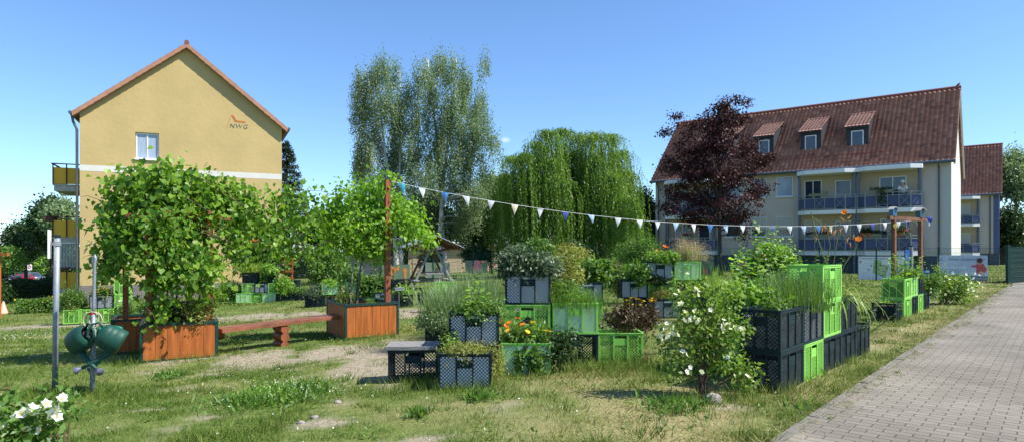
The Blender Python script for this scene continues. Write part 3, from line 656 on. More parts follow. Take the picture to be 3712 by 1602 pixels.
for (x, z, w2, h, look) in [(2.3, 1.5, 1.8, 1.7, 'shutter'), (2.3, 4.35, 1.8, 1.7, 'shutter')]: window(rh2, x, .032, z, w2, h, look, 1, False)
# cellar windows
for (x, w2) in ((12.9, .6), (9.4, .6)):
    q = MB(); q.box(x, x + w2, .033, .05, .45, .85); q.build('cellar_window', M['glass'], rh)
def RH(x, y, z, root=rh): return root.matrix_basis @ Vector((x, y, z)) if False else Matrix.Translation(root.location) @ Matrix.Rotation(root.rotation_euler[2], 4, 'Z') @ Vector((x, y, z))
# bird on the ridge
bd = empty('bird', RH(-.1, -5, 12.50), 0, 'small dark bird perched on the right end of the long red ridge', 'bird')
b_ = MB(); b_.tube([(-.16, 0, .02), (-.1, 0, .06), (0, 0, .12), (.07, 0, .20), (.10, 0, .25), (.15, 0, .25)], [.02, .045, .075, .055, .035, .006], 8); b_.bar((0, .02, -.02), (0, .02, .08), .012).bar((0, -.02, -.02), (0, -.02, .08), .012); b_.build('body', M['slate'], bd, True)
# garages behind the fence
def garage(name, u0, u1, Y0, h, label, roofm, wallm):
    p0, p1 = GY(u0, Y0), GY(u1, Y0 + 1.5); L = (p1 - p0).length; th = math.atan2(p1.y - p0.y, p1.x - p0.x); z = min(p0.z, p1.z)
    r = empty(name, (p0.x, p0.y, z), th, label, 'garage')
    MB().box(0, L, 0, 6, -.5, h).build('wall', wallm, r)
    rf = MB(); n_ = int(L / .18)
    for i in range(n_):
        rf.box(L * i / n_ - (.2 if i == 0 else 0), L * (i + .5) / n_, -.35, 6.3, h + .12 - .06, h + .17).box(L * (i + .5) / n_, L * (i + 1) / n_ + (.2 if i == n_ - 1 else 0), -.35, 6.3, h + .12 - .06, h + .135)
    rf.build('roof', roofm, r)
    MB().box(-.2, L + .2, -.40, -.352, h - .08, h + .14).build('fascia', M['concrete'], r)
    for i in range(int(L / 3)):
        MB().box(.4 + i * 3, 2.8 + i * 3, -.03, -.003, 0, 2.0).build('garage_door', M['stuccow'] if wallm != M['sand'] else M['sand'], r)
garage('garage_block', 1480, 1860, 58, 2.75, 'long low cream garage block with corrugated roof behind the birch', M['concrete'], M['sand'])
garage('garage_block', 1240, 1440, 47, 1.75, 'low grey garages with flat roof behind the fruit tree', M['concrete'], mat('grey_garage_wall', (.33, .31, .27), .9, .1, 2))
g = GY(3700, 66); bb = empty('brick_shed', (g.x - 2.5, g.y, 0), math.radians(-20), 'brown shed wall under the tree at the far right edge', 'shed'); MB().box(0, 9, 0, 4, -.5, 4.2).build('wall', mat('brown_brick', (.09, .065, .055), .9, .2, 3), bb); MB().box(-.2, 9.2, -.2, 4.2, 4.203, 4.35).build('roof', M['slate'], bb)

# ------------------------------------------------------------------ fences
def fence_run(p0, p1, label, H=1.6, screen=False, post_ends=True):
    L = math.hypot(p1[0] - p0[0], p1[1] - p0[1]); n_ = max(1, round(L / 2.5)); th = math.atan2(p1[1] - p0[1], p1[0] - p0[0])
    r = empty('mesh_fence', (p0[0], p0[1], 0), th, label, 'fence'); w_ = L / n_
    for i in range(n_ + 1):
        x = i * w_; wx, wy = p0[0] + x * math.cos(th), p0[1] + x * math.sin(th); z = gzf(wx, wy)
        MB().box(x - .03, x + .03, .004, .064, z - .2, z + H + .06).build('post', M['fence'], r)
        if i < n_:
            x2 = x + w_; z2 = gzf(wx + w_ * math.cos(th), wy + w_ * math.sin(th)); mb = MB(); k = int(w_ / .05)
            for j in range(k + 1):
                t = j / k; zz = z + (z2 - z) * t; mb.bar((x + w_ * t, -.004, zz + .04), (x + w_ * t, -.004, zz + H), .0055)
            for hh in [.06 + q * (H - .08) / 7 for q in range(8)]:
                mb.bar((x, -.011, z + hh), (x2, -.011, z2 + hh), .009).bar((x, .003, z + hh), (x2, .003, z2 + hh), .009)
            pm = mb.build('mesh_panel', M['fence'], r)
            if screen:
                s = MB()
                for q in range(7):
                    h0 = .06 + q * (H - .08) / 7; s.box(x + .03, x2 - .03, .010, .016, (z + z2) / 2 + h0 + .008, (z + z2) / 2 + h0 + (H - .08) / 7 - .012)
                s.build('screen_strip', M['fencescreen'], r)
    return r
fence_run((22.2, 28.5), (5, 39.2), 'green wire mesh fence in front of the long red-roofed building')
fence_run((4.9, 39.25), (-14.5, 38.2), 'green wire mesh fence behind the fruit tree and picnic table')
fence_run((22.3, 28.45), (28.5, 32.3), 'green mesh fence filled with dark privacy strips along the paved path', 1.65, True)
cp_ = MB(); cp_.box(22.17, 22.30, 28.36, 28.49, -.1, 1.72); cp_.build('fence_post', M['fence'], label='thick dark green corner post where both fences meet at the path', cat='fence post')

# ------------------------------------------------------------------ crates
CL, CW, CH = .60, .40, .41
def lattice(mb, o, ux, nv, w_, h, z0, pitch=.040, bar=.0068, th=.003):
    """square-diamond lattice on the plane through o, along unit ux, outward nv, rectangle w_ x h from z0"""
    o = Vector(o); ux = Vector(ux); nv = Vector(nv)
    st = pitch * math.sqrt(2) * .72; n = int((w_ + h) / st) + 2
    for sgn in (1, -1):
        for i in range(n):
            c = (i + .5) * st
            if sgn > 0:   # x - z = c - h
                k = c - h; xa = max(0, k); za = xa - k; xb = min(w_, h + k); zb = xb - k
            else:         # x + z = c
                xa = max(0, c - h); za = c - xa; xb = min(w_, c); zb = c - xb
            if xb - xa < .006: continue
            p = o + ux * xa + Vector((0, 0, z0 + za)); q = o + ux * xb + Vector((0, 0, z0 + zb))
            d = (q - p).normalized(); s = d.cross(nv) * bar / 2; e = nv * th / 2
            vs = [p - s - e, p + s - e, p + s + e, p - s + e, q - s - e, q + s - e, q + s + e, q - s + e]
            mb.add(vs, [(0, 1, 5, 4), (1, 2, 6, 5), (2, 3, 7, 6), (3, 0, 4, 7)])
def side(mb, pl, o, ux, nv, L):
    o = Vector(o); ux = Vector(ux); nv = Vector(nv); t = .012
    def slab(m_, x0, x1, z0, z1, out=0.0, th=t):
        a = o + ux * x0; b = o + ux * x1; e0 = nv * (out - th); e1 = nv * out
        vs = [a + e0, b + e0, b + e1, a + e1]; m_.add([v + Vector((0, 0, z0)) for v in vs] + [v + Vector((0, 0, z1)) for v in vs],
                                                   [(0, 3, 2, 1), (4, 5, 6, 7), (0, 1, 5, 4), (1, 2, 6, 5), (2, 3, 7, 6), (3, 0, 4, 7)])
    xs = [.028, L * .345, L * .655, L - .028]
    slab(mb, 0, L, .375, CH - .012, .002); slab(mb, 0, L, CH - .012, CH, .008, .02); slab(mb, 0, L, 0, .028, .002)
    for x in (.0, L - .026): slab(mb, x, x + .026, .028, .375, .002)
    for x in (xs[1], xs[2]): slab(mb, x - .009, x + .009, .028, .375, .006)
    slab(pl, xs[1] + .009, xs[2] - .009, .245, .338, -.002)
    for x0, x1, z1 in ((xs[0], xs[1] - .009, .375), (xs[1] + .009, xs[2] - .009, .245), (xs[2] + .009, xs[3], .375)):
        lattice(mb, o + ux * x0 - nv * .006, ux, nv, x1 - x0, z1 - .028, .028)
CRM = {}
def crate_meshes(colr):
    if colr in CRM: return CRM[colr]
    b = MB(); PS = [MB() for _ in range(4)]; hx, hy = CL / 2, CW / 2
    side(b, PS[0], (-hx, -hy, 0), (1, 0, 0), (0, -1, 0), CL); side(b, PS[1], (hx, hy, 0), (-1, 0, 0), (0, 1, 0), CL)
    side(b, PS[2], (hx, -hy, 0), (0, 1, 0), (1, 0, 0), CW); side(b, PS[3], (-hx, hy, 0), (0, -1, 0), (-1, 0, 0), CW)
    b.box(-hx + .012, hx - .012, -hy + .012, hy - .012, .006, .012)
    b.mi = [0] * len(b.f)
    CRM[colr] = (b.mesh('crate_body', M[colr]), [p.mesh('handle_plate', M[colr]) for p in PS]); return CRM[colr]
lw = MB()
def liner_mesh(m_, top=.372):
    mb = MB(); a, c = CL / 2 - .0125, CW / 2 - .0125; t = .004
    mb.box(-a, a, -c, -c + t, .014, top).box(-a, a, c - t, c, .014, top).box(-a, -a + t, -c + t, c - t, .014, top).box(a - t, a, -c + t, c - t, .014, top)
    return mb.mesh('liner', m_)
M['greyliner'] = mat('grey_liner', (.20, .20, .20), .8, .5, 12)
LINER = {'grey': liner_mesh(M['greyliner'], .33), 'white': liner_mesh(M['white']), 'black': liner_mesh(M['blackliner'], .30)}
def soil_mesh(z):
    xs = np.linspace(-CL / 2 + .028, CL / 2 - .028, 13); ys = np.linspace(-CW / 2 + .028, CW / 2 - .028, 9); X, Y = np.meshgrid(xs, ys)
    Z = z + rng.normal(0, .006, X.shape) + .015 * np.cos(X * 4) ; idx = np.arange(X.size).reshape(X.shape)
    Fq = np.stack([idx[:-1, :-1], idx[:-1, 1:], idx[1:, 1:], idx[1:, :-1]], -1).reshape(-1, 4)
    return mesh_np('soil', np.stack([X, Y, Z], -1).reshape(-1, 3), [Fq], None, [M['soil']], True)
SOIL = {'hi': soil_mesh(.345), 'lo': soil_mesh(.22)}
def crate(x, y, lv, yaw, colr, liner, soil, label, group=None, sc=(1, 1, 1), z=None):
    z = (gzf(x, y) if z is None else z) - .015 + lv * (CH + .002) * sc[2]
    r = empty('crate', (x, y, z), yaw + random.uniform(-.02, .02), label, 'crate', group); r.scale = sc
    b, p = crate_meshes(colr); inst('body', b, r); [inst('handle_plate', q, r) for q in p]
    if liner: inst('liner', LINER[liner], r)
    if soil: inst('soil', SOIL[soil], r)
    return r
FG = 'plastic crates of the front stack'
def fcr(u, Yf, lv, yaw, colr, liner, soil, label, group=None, sc=(1, 1, 1), ref=None):
    """crate whose front face centre is at screen column u, depth Yf; centre set back half a width"""
    x, y = A(u) * Yf, Yf; x += -math.sin(yaw) * CW / 2 * sc[1]; y += math.cos(yaw) * CW / 2 * sc[1]
    z = gzf(A(u) * Yf, Yf) if ref is None else ref
    return crate(x, y, lv, yaw, colr, liner, soil, label, group, sc, z)
cA1 = fcr(1496, 7.7, 0, .02, 'dark', None, None, 'empty black lattice crate with a grey board on top, leftmost of the front stack', FG)
cA2 = fcr(1684, 7.15, 0, -.01, 'dark', 'white', 'hi', 'dark crate with white lining and yellow-green stonecrop, foremost of all the crates', FG)
fcr(1715, 7.64, 0, 0, 'dark', 'black', None, 'dark crate hidden behind the stonecrop crate, under the mint crate', FG)
cA3 = fcr(1716, 7.64, 1, 0, 'dark', 'white', 'hi', 'raised dark crate with white lining, mint and sunflower leaves spilling over it', FG)
cA4 = fcr(1907, 7.75, 0, .02, 'green', 'white', 'hi', 'light green crate full of orange and yellow marigolds with ivy down its front', FG)
fcr(1912, 8.4, 0, 0, 'dark', 'black', 'hi', 'dark crate on the ground behind the marigold crate, under the see-through green one', FG)
fcr(1912, 8.4, 1, 0, 'green', None, 'lo', 'see-through green crate with a slate plaque leaning on it, behind the marigolds', FG)
cA6 = fcr(1914, 8.42, 2, 0, 'dark', 'white', 'hi', 'topmost dark crate of the front stack, white lined, with grey-green sage', FG)
cA7 = fcr(2085, 8.4, 1, 0, 'green', 'white', 'hi', 'green crate with clean white lining and feathery grass on top, on a black crate', FG)
fcr(2085, 8.4, 0, 0, 'dark', None, None, 'empty black crate on the ground under the white-lined green one', FG)
cA9 = fcr(2251, 8.45, 0, .01, 'green', None, 'lo', 'low green see-through crate with withered plant, rightmost of the front stack', FG)
# crate top board
bd = MB()
for i in range(3): bd.box(-.33, .31, -.235 + i * .157, -.235 + i * .157 + .15, 0, .042)
o = bd.build('wooden_board', M['greywood'], label='weathered grey plank lid lying on the empty black crate', cat='board'); o.location = (cA1.location.x, cA1.location.y, cA1.location.z + CH + .002); o.rotation_euler = (0, .0, .03)
# slate plaque
pl = empty('slate_plaque', P(1906, 1178, 8.36), 0, 'black slate plaque with faint chalk writing, leaning tilted against the green crate', 'plaque')
q = MB(); q.box(-.10, .10, -.006, .006, -.075, .075); a = q.build('slate', flat('slate_black', (.012, .012, .014)), pl); a.rotation_euler = (.15, -.65, 0)
for i, t in enumerate(('Wir wollen', 'gepflegt', 'werden')):
    k = inst('chalk_line', text_mesh(t, .034, flat('chalk', (.16, .16, .16)), .001), pl, (0, 0, 0)); k.matrix_local = Matrix.Rotation(-.65, 4, 'Y') @ Matrix.Rotation(.15, 4, 'X') @ Matrix.Translation((-.08, -.009, .035 - i * .045)) @ Matrix.Rotation(PI / 2, 4, 'X')

BG = 'plastic crates of the middle stack'
YB_ = 14.2; rB = gzf(A(2400) * YB_, YB_) + .02
def bcr(u, lv, c, l, s, label, dY=0, yaw=0.02): return fcr(u, YB_ + dY, lv, yaw, c, l, s, label, BG, ref=rB)
bcr(2322, 0, 'dark', 'black', 'hi', 'dark ground-level crate at the left foot of the middle stack, half hidden by withered leaves', .05)
bcr(2421, 0, 'dark', 'white', 'hi', 'white-lined dark crate at the foot of the middle stack with yellow-green lady’s mantle', -.32)
bcr(2516, 0, 'dark', 'black', None, 'black crate at the right foot of the middle stack', .02)
bcr(2300, 1, 'dark', 'white', 'hi', 'white-lined dark crate at the left of the middle stack, one layer up', .03)
bcr(2398, 1, 'green', 'black', 'hi', 'green crate with trailing leaves in the centre of the middle stack', .06)
bcr(2500, 1, 'dark', 'black', None, 'black crate in the second layer behind the white-flowering bush, right of the middle stack', .03)
bcr(2394, 2, 'dark', 'white', 'hi', 'white-lined dark crate with orange lilies, topmost left of the middle stack', .03)
bcr(2493, 2, 'green', 'white', 'hi', 'white-lined green crate with dry seed heads, topmost right of the middle stack', .03)
fcr(2592, 15.6, 0, .1, 'green', None, 'hi', 'single low green crate with tall grass, right behind the middle stack', BG)
fcr(2135, 13.6, 1, 0, 'dark', 'white', 'hi', 'distant white-lined dark crate seen behind the feathery grass of the front stack', None)
fcr(2135, 13.6, 0, 0, 'green', None, None, 'green crate beneath the distant white-lined dark one behind the front stack', None)
fcr(1812, 13.0, 0.4, 0, 'green', 'white', 'hi', 'pale green crate peeping out left of the sage crate', None, z if False else (1, 1, 1))

CG = 'plastic crates of the tall stack beside the path'
AC = math.radians(42); e1 = Vector((math.sin(AC), math.cos(AC), 0)); e2 = Vector((-math.cos(AC), math.sin(AC), 0)); YAWC = PI / 2 - AC
C0 = Vector((2.79, 6.6, 0)); SCC = (1.22, 1.05, 1.075); SP = .742
def ccr(i, lv, c, l, s, label, j=0, grp=CG, o=None, sp=SP, sc=SCC):
    p = (o or C0) + e1 * (sp * (i + .5)) + e2 * (CW * sc[1] * (.5 + j) + .01 * j)
    return crate(p.x, p.y, lv, YAWC + random.uniform(-.015, .015), c, l, s, label, grp, sc, z=0)
ccr(0, 0, 'dark', 'grey', None, 'black crate on the ground at the near corner of the tall path-side stack')
cC = ccr(0, 1, 'dark', 'grey', 'lo', 'open-topped dark crate at the near corner of the tall stack with a sprig inside')
ccr(1, 0, 'green', 'black', None, 'bright green crate on the ground, second from the near corner of the tall stack')
cC1 = ccr(1, 1, 'dark', 'white', 'hi', 'dark crate with pale lining and lavender, on the green ground crate of the tall stack')
ccr(2, 0, 'dark', 'grey', None, 'dark ground crate under the tower of two bright green crates')
ccr(2, 1, 'green', None, None, 'lower of the two bright green crates stacked as a tower beside the path')
cC2 = ccr(2, 2, 'green', None, None, 'empty bright green crate on top of the tall stack, highest of all the crates')
ccr(3, 0, 'dark', 'grey', None, 'dark ground crate under the one holding the long-leaved daylily')
cC3 = ccr(3, 1, 'dark', 'grey', 'hi', 'dark crate holding the long-leaved daylily behind the green tower')
cC4 = ccr(4, 0, 'dark', 'grey', 'hi', 'low dark crate at the far end of the tall path-side stack')
ccr(1, 0, 'green', None, None, 'lower green crate in the second row of the tall stack, behind the white-flowering bush', 1)
cCb = ccr(1, 1, 'green', 'black', 'hi', 'green crate with strawberry leaves, second row of the tall stack', 1)
ccr(2, 0, 'dark', 'black', None, 'dark crate on the ground in the second row of the tall stack', 1)
ccr(2, 1, 'dark', 'black', 'hi', 'dark crate hidden in the leaves in the second row of the tall stack', 1)

DG = 'plastic crates of the far path-side stack'
D0 = Vector((8.72, 14.1, 0)); SCD = (1.22, 1.12, 1.05)
def dcr(i, lv, c, l, s, label, j=0): return ccr(i, lv, c, l, s, label, j, DG, D0, .76, SCD)
dcr(0, 0, 'green', None, None, 'green ground crate at the near end of the far path-side stack')
cD0 = dcr(0, 1, 'green', 'black', 'hi', 'large-looking green crate with dark lining, upper near corner of the far path-side stack')
dcr(1, 0, 'dark', 'black', None, 'dark ground crate, second in the far path-side stack')
cD1 = dcr(1, 1, 'green', 'white', 'hi', 'second upper green crate of the far path-side stack, in front of the dark one')
dcr(2, 0, 'green', None, None, 'green ground crate third along the far path-side stack')
cD2 = dcr(2, 1, 'dark', 'black', 'hi', 'dark upper crate of the far path-side stack near the wooden post')
dcr(3, 0, 'dark', 'black', 'hi', 'dark low crate at the far end of the far path-side stack, by the flowering bush')
cD3 = crate(7.95, 13.45, 0, YAWC, 'dark', 'black', 'hi', 'low dark crate with a small herb, standing alone in front of the far path-side stack', DG, (1.1, 1.1, 1), z=0)

EG = 'plastic crates behind the planter with the fruit tree'
def ecr(u, v, lv, c, l, s, label, yaw=.1, sc=(1, 1, 1), grp=EG):
    g = G(u, v); return fcr(u, g.y, lv, yaw, c, l, s, label, grp, sc)
ecr(1137, 1113, 0, 'dark', 'black', 'hi', 'dark ground crate with silvery plant, leftmost of those behind the fruit tree planter')
ecr(1196, 1108, 0, 'dark', None, None, 'dark see-through crate under the white-lined green one, left behind the fruit tree')
cE3 = ecr(1198, 1108, 1, 'green', 'white', 'hi', 'white-lined green crate on a dark one, left behind the fruit tree trunk', .25)
ecr(1268, 1103, 0, 'green', None, None, 'see-through green ground crate right behind the fruit tree trunk')
cE5 = ecr(1281, 1103, 1, 'green', 'white', 'hi', 'white-lined green crate raised behind the fruit tree trunk')
cE6 = ecr(1335, 1098, 0, 'green', 'black', 'hi', 'low green crate overgrown with bushy leaves behind the fruit tree')
cE7 = ecr(1390, 1101, 0, 'dark', 'white', 'hi', 'white-lined dark crate left of the tall brown post')
ecr(1425, 1096, 0, 'dark', None, None, 'dark ground crate behind the tall brown post')
ecr(1433, 1096, 1, 'dark', 'black', 'hi', 'dark crate raised one layer behind the tall brown post')
cE10 = ecr(1462, 1112, 0, 'dark', 'black', 'hi', 'dark ground crate with seedlings right of the tall brown post', .15)
cE11 = ecr(1548, 1103, 0, 'dark', 'black', 'hi', 'dark ground crate between the post and the lavender')
g_ = GY(1615, 17.4)
fcr(1615, 17.4, 0, .1, 'dark', 'black', None, 'dark ground crate under the bright green one left of the lavender', EG)
cE12 = fcr(1615, 17.4, 1, .1, 'green', None, None, 'empty bright green crate on a dark one, left of the lavender', EG)

FG2 = 'plastic crates in the stack beside the yellow house'
YF = 26.6; rF = gzf(A(960) * YF, YF)
def fcr2(u, lv, c, l, s, label, dY=0): return fcr(u, YF + dY, lv, .12, c, l, s, label, FG2, ref=rF)
fcr2(852, 0, 'green', None, None, 'see-through green ground crate at the left end of the stack beside the yellow house', .3)
fcr2(882, 0, 'green', 'white', None, 'white-lined green ground crate, near the left end of the stack beside the yellow house', -.1)
fcr2(929, 0, 'green', None, None, 'green ground crate under the white-lined dark one of the house-side stack')
fcr2(978, 0, 'green', 'white', None, 'green ground crate left of the two dark ones in the house-side stack')
fcr2(1027, 0, 'dark', 'black', 'hi', 'first of two dark ground crates right of the green ones beside the yellow house')
cF5 = fcr2(1077, 0, 'dark', 'black', 'hi', 'dark ground crate at the right end of the stack beside the yellow house')
fcr2(903, 1, 'green', None, None, 'green crate in the second layer, left, of the house-side stack')
fcr2(950, 1, 'dark', 'white', 'hi', 'white-lined dark crate in the second layer of the house-side stack')
fcr2(999, 1, 'green', 'black', 'hi', 'green crate in the second layer, right, of the house-side stack')
fcr2(905, 2, 'dark', 'black', 'hi', 'dark crate with orange lilies, top left of the house-side stack')
fcr2(975, 2, 'dark', 'black', 'hi', 'dark crate with a low herb, top right of the house-side stack', .3)
tb = empty('black_tub', GY(1073, 28.5) + Vector((0, 0, .42)), 0, 'black plastic tub on a crate right of the house-side stack', 'tub'); MB().tube([(0, 0, 0), (0, 0, .4)], [.17, .2], 14).build('tub_body', M['dark'], tb); MB().tube([(0, 0, .385), (0, 0, .42)], [.215, .215], 14).build('rim', M['dark'], tb)
fcr(1073, 28.3, 0, .1, 'dark', 'black', None, 'dark crate carrying the black tub', FG2)

GG = 'plastic crates in the stack behind the watering cans'
YG_ = 18.3; rG = gzf(A(330) * YG_, YG_); yg = math.radians(24)
gd = Vector((math.cos(yg), math.sin(yg), 0)); g0 = Vector((A(222) * YG_, YG_, 0)); gb_ = Vector((-math.sin(yg), math.cos(yg), 0))
def gcr(x_, lv, c, l, s, label, rt=PI / 2): 
    p = g0 + gd * x_ + gb_ * (.3 if rt else .2); return crate(p.x, p.y, lv, yg + rt, c, l, s, label, GG, z=rG + .04)
cG0 = gcr(.24, 0, 'green', 'black', 'hi', 'see-through green ground crate with the leafy bush, leftmost behind the watering cans')  # black liner added to paint the crate's interior shade; next two crates alike
gcr(.67, 0, 'green', 'black', None, 'second green ground crate from the left, behind the watering cans')
gcr(1.10, 0, 'green', 'black', None, 'third green ground crate, under the dark one behind the watering cans')
gcr(1.53, 0, 'dark', 'grey', None, 'dark ground crate right behind the watering cans')
gcr(1.96, 0, 'dark', 'black', None, 'dark ground crate between the bright green tower and the vine planter')
gcr(2.40, 0, 'green', None, 'hi', 'green ground crate at the right end behind the big vine planter')
cG5 = gcr(.98, 1, 'dark', 'white', 'hi', 'dark crate with a pale green shrub, second layer behind the watering cans', 0)
gcr(1.51, 1, 'green', None, None, 'bright green crate in the second layer by the yellow house corner')
cG7 = gcr(1.49, 2, 'green', 'black', 'hi', 'topmost bright green crate by the yellow house corner')

# ------------------------------------------------------------------ planters, posts, bench
def planter(name, p0, th, W_, D_, H, label, z=None, nb=6):
    z = gzf(*p0) if z is None else z
    r = empty(name, (p0[0], p0[1], z), th, label, 'planter', 'orange wooden planters with dark green frames')
    t = .045; fr = MB()
    for x in (0, W_): 
        for y in (0, D_): fr.box(x - t / 2, x + t / 2, y - t / 2, y + t / 2, 0, H)
    for y in (0, D_): fr.box(-t / 2, W_ + t / 2, y - t * .7, y + t * .7, H, H + .04).box(t / 2, W_ - t / 2, y - .018, y + .018, 0, .04)
    for x in (0, W_): fr.box(x - t * .7, x + t * .7, t * .71, D_ - t * .71, H + .001, H + .038).box(x - .018, x + .018, t / 2, D_ - t / 2, 0, .04)
    fr.build('frame', M['planterframe'], r)
    def boards(horizontal_axis, fixed, L, sgn):
        mb = MB(); w_ = (L - t) / nb
        for i in range(nb):
            a = t / 2 + i * w_ + .002; b = a + w_ - .005; dz = .0
            c = .002 * (i % 2)
            if horizontal_axis == 'x': mb.box(a, b, fixed - .012 + c * sgn, fixed + .012 + c * sgn, .042, H - .002)
            else: mb.box(fixed - .012 + c * sgn, fixed + .012 + c * sgn, a, b, .042, H - .002)
        # chamfer brackets in the corners
        mb.build('side_panel', M['orange'], r)
        cb = MB()
        for x in (t / 2, L - t / 2):
            for zz in ((H, -1),):
                s = 1 if x < L / 2 else -1
                tri = [(x, zz[0]), (x + s * .05, zz[0]), (x, zz[0] - .05)]
                if s < 0: tri = tri[::-1]
                if horizontal_axis == 'x': cb.prism(tri, fixed - .02, fixed + .02)
                else: cb.prism(tri[::-1], fixed - .02, fixed + .02, 'x')
        cb.build('corner_brackets', M['planterframe'], r)
    boards('x', 0, W_, -1); boards('x', D_, W_, 1); boards('y', 0, D_, -1); boards('y', W_, D_, 1)
    xs = np.linspace(.02, W_ - .02, 20); ys = np.linspace(.02, D_ - .02, 20); X, Y = np.meshgrid(xs, ys); idx = np.arange(X.size).reshape(X.shape)
    Fq = np.stack([idx[:-1, :-1], idx[:-1, 1:], idx[1:, 1:], idx[1:, :-1]], -1).reshape(-1, 4)
    o = bpy.data.objects.new('soil', mesh_np('soil', np.stack([X, Y, H - .07 + rng.normal(0, .012, X.shape)], -1).reshape(-1, 3), [Fq], None, [M['soil']], True)); link(o, r)
    return r
TL = math.radians(28); TR = math.radians(32)
pL0 = G(512, 1316); pR0 = G(1253, 1232)
planterL = planter('wooden_planter', (pL0.x, pL0.y), TL, 1.12, 1.15, .60, 'orange wooden planter carrying the vine-covered arbour, at the left end of the bench')
zL = planterL.location.z
off = Matrix.Rotation(TL, 4, 'Z') @ Vector((-.52, 1.62, 0))
planterB = planter('wooden_planter', (pL0.x + off.x, pL0.y + off.y), TL, 1.12, 1.0, .60, 'second orange planter just behind the vine arbour planter, mostly hidden')
planterR = planter('wooden_planter', (pR0.x, pR0.y), TR, 1.06, 1.22, .655, 'orange wooden planter with young fruit tree and tall brown post, right of the bench')
def loc(root, x, y, z): return Matrix.Translation(root.location) @ Matrix.Rotation(root.rotation_euler[2], 4, 'Z') @ Vector((x, y, z))
# tall post at right planter
pp = loc(planterR, .90, .14, 0); HP = P(1421, 652, pp.y).z
po = empty('wooden_post', (pp.x, pp.y, planterR.location.z), TR, 'tall square red-brown post standing in the right orange planter', 'post')
MB().box(-.05, .05, -.05, .05, .0, HP - planterR.location.z).build('shaft', M['orangedk'], po)
MB().tube([(0, 0, HP - planterR.location.z), (0, 0, HP - planterR.location.z + .03)], [.012, .012], 6).build('hook', M['galv'], po)
# arbour over left planter
ar = empty('garden_arbour', loc(planterL, 0, 0, 0), TL, 'red-brown wooden arbour frame hidden inside the climbing vine', 'arbour')
for (x, y) in ((.10, .12), (.12, 1.0), (-.32, 1.75), (1.02, .14), (1.0, 1.02)):
    MB().box(x - .045, x + .045, y - .045, y + .045, .3, 2.36).build('post', M['orangedk'], ar)
mb = MB()
for y in (.12, 1.0): mb = MB(); mb.box(-.25, 1.35, y - .035, y + .035, 2.362, 2.45); mb.build('beam', M['orangedk'], ar)
for x in (.1, .4, .7, 1.0): mb = MB(); mb.box(x - .025, x + .025, -.1, 1.3, 2.453, 2.52); mb.build('rafter', M['orangedk'], ar)
# bench between
bl = loc(planterL, 1.16, .30, 0); b2 = loc(planterR, -.03, .52, 0)
zb1 = gzf(bl.x, bl.y) + .42; zb2 = gzf(b2.x, b2.y) + .44
be = empty('log_bench', (bl.x, bl.y, 0), 0, 'long glossy red-brown plank bench spanning between the two orange planters', 'bench')
d = Vector((b2.x - bl.x, b2.y - bl.y, zb2 - zb1)); dn = d.normalized(); sd_ = Vector((-dn.y, dn.x, 0)).normalized()
for k in (-1, 0, 1):
    mb = MB(); mb.bar(Vector((0, 0, zb1)) + sd_ * k * .15, Vector((0, 0, zb1)) + d + dn * .22 + sd_ * k * .15, .143, .065); mb.build('plank', M['benchwood'], be)
mid = d * .50; gm = gzf(bl.x + mid.x, bl.y + mid.y)
for k in range(3):
    mb = MB(); zc = gm + .02 + k * .155; hh = (sd_ * .2 if True else 0)
    mb.tube([mid.xy.to_3d() + sd_ * -.2 + Vector((0, 0, zc)), mid.xy.to_3d() + sd_ * .2 + Vector((0, 0, zc))], .082, 14); mb.build('log', M['orangedk'], be)
    mb = MB(); 
mb = MB(); mb.bar(dn * -.04 + Vector((0, 0, zb1 - .12)), dn * -.04 + Vector((0, 0, zb1 - .035)), .1, .35); mb.build('bracket', M['orangedk'], be)
mb = MB(); mb.bar(d + dn * .18 + Vector((0, 0, -0 + zb1 - .22)), d + dn * .18 + Vector((0, 0, zb1 - .035)), .06, .3); mb.build('bracket', M['orangedk'], be)

# ------------------------------------------------------------------ poles and watering cans
g = G(199, 1418); hp = P(213, 862, g.y).z
sp = empty('sign_pole', (g.x, g.y, g.z), 0, 'thick grey steel pole with a sign seen edge-on at its top, far left', 'pole')
H_ = hp - g.z; mb = MB(); mb.tube([(0, 0, -.1), (.012, 0, H_ * .5), (.03, 0, H_)], .034, 16); mb.build('tube', M['galv'], sp, True)
MB().tube([(.03, 0, H_), (.03, 0, H_ + .04)], .036, 16).build('cap', M['dark'], sp)
mb = MB(); mb.tube([(.03, 0, H_ - .10), (.03, 0, H_ - .045)], .041, 16).box(-.06, .03, -.02, .02, H_ - .09, H_ - .06); mb.build('clamp', M['galv'], sp)
o = MB().box(-.055, -.049, -.19, .12, H_ - .26, H_ + .10).build('sign_panel', M['whitepaint'], sp); o.rotation_euler = (0, 0, .52)
g = G(334, 1424); Yc = g.y; 
cp = empty('can_pole', (g.x, g.y, g.z), 0, 'slim galvanised pole with bent top from which the watering cans hang', 'pole'); T = lambda u, v, dy=0: P(u, v, Yc + dy) - Vector((g.x, g.y, g.z))
mb = MB(); mb.tube([(0, 0, -.1), tuple(T(337, 1300)), tuple(T(338, 1133))], .030, 14); mb.build('lower_tube', M['galv'], cp, True)
mb = MB(); mb.tube([tuple(T(338, 1150)), tuple(T(340, 1105)), tuple(T(343, 950)), tuple(T(346, 936)), tuple(T(343, 925)), tuple(T(339, 932)), tuple(T(337, 950)), tuple(T(337, 972))], [.02, .02, .019, .02, .02, .018, .016, .014], 12); mb.build('upper_tube', M['galv'], cp, True)
def ring(c, r, tube, ax=(0, 1, 0), n=22, squash=1.0):
    ax = Vector(ax).normalized(); a = ax.cross(Vector((0, 0, 1))).normalized(); b_ = ax.cross(a)
    return [Vector(c) + a * r * math.cos(2 * PI * i / n) + b_ * r * squash * math.sin(2 * PI * i / n) for i in range(n + 1)]
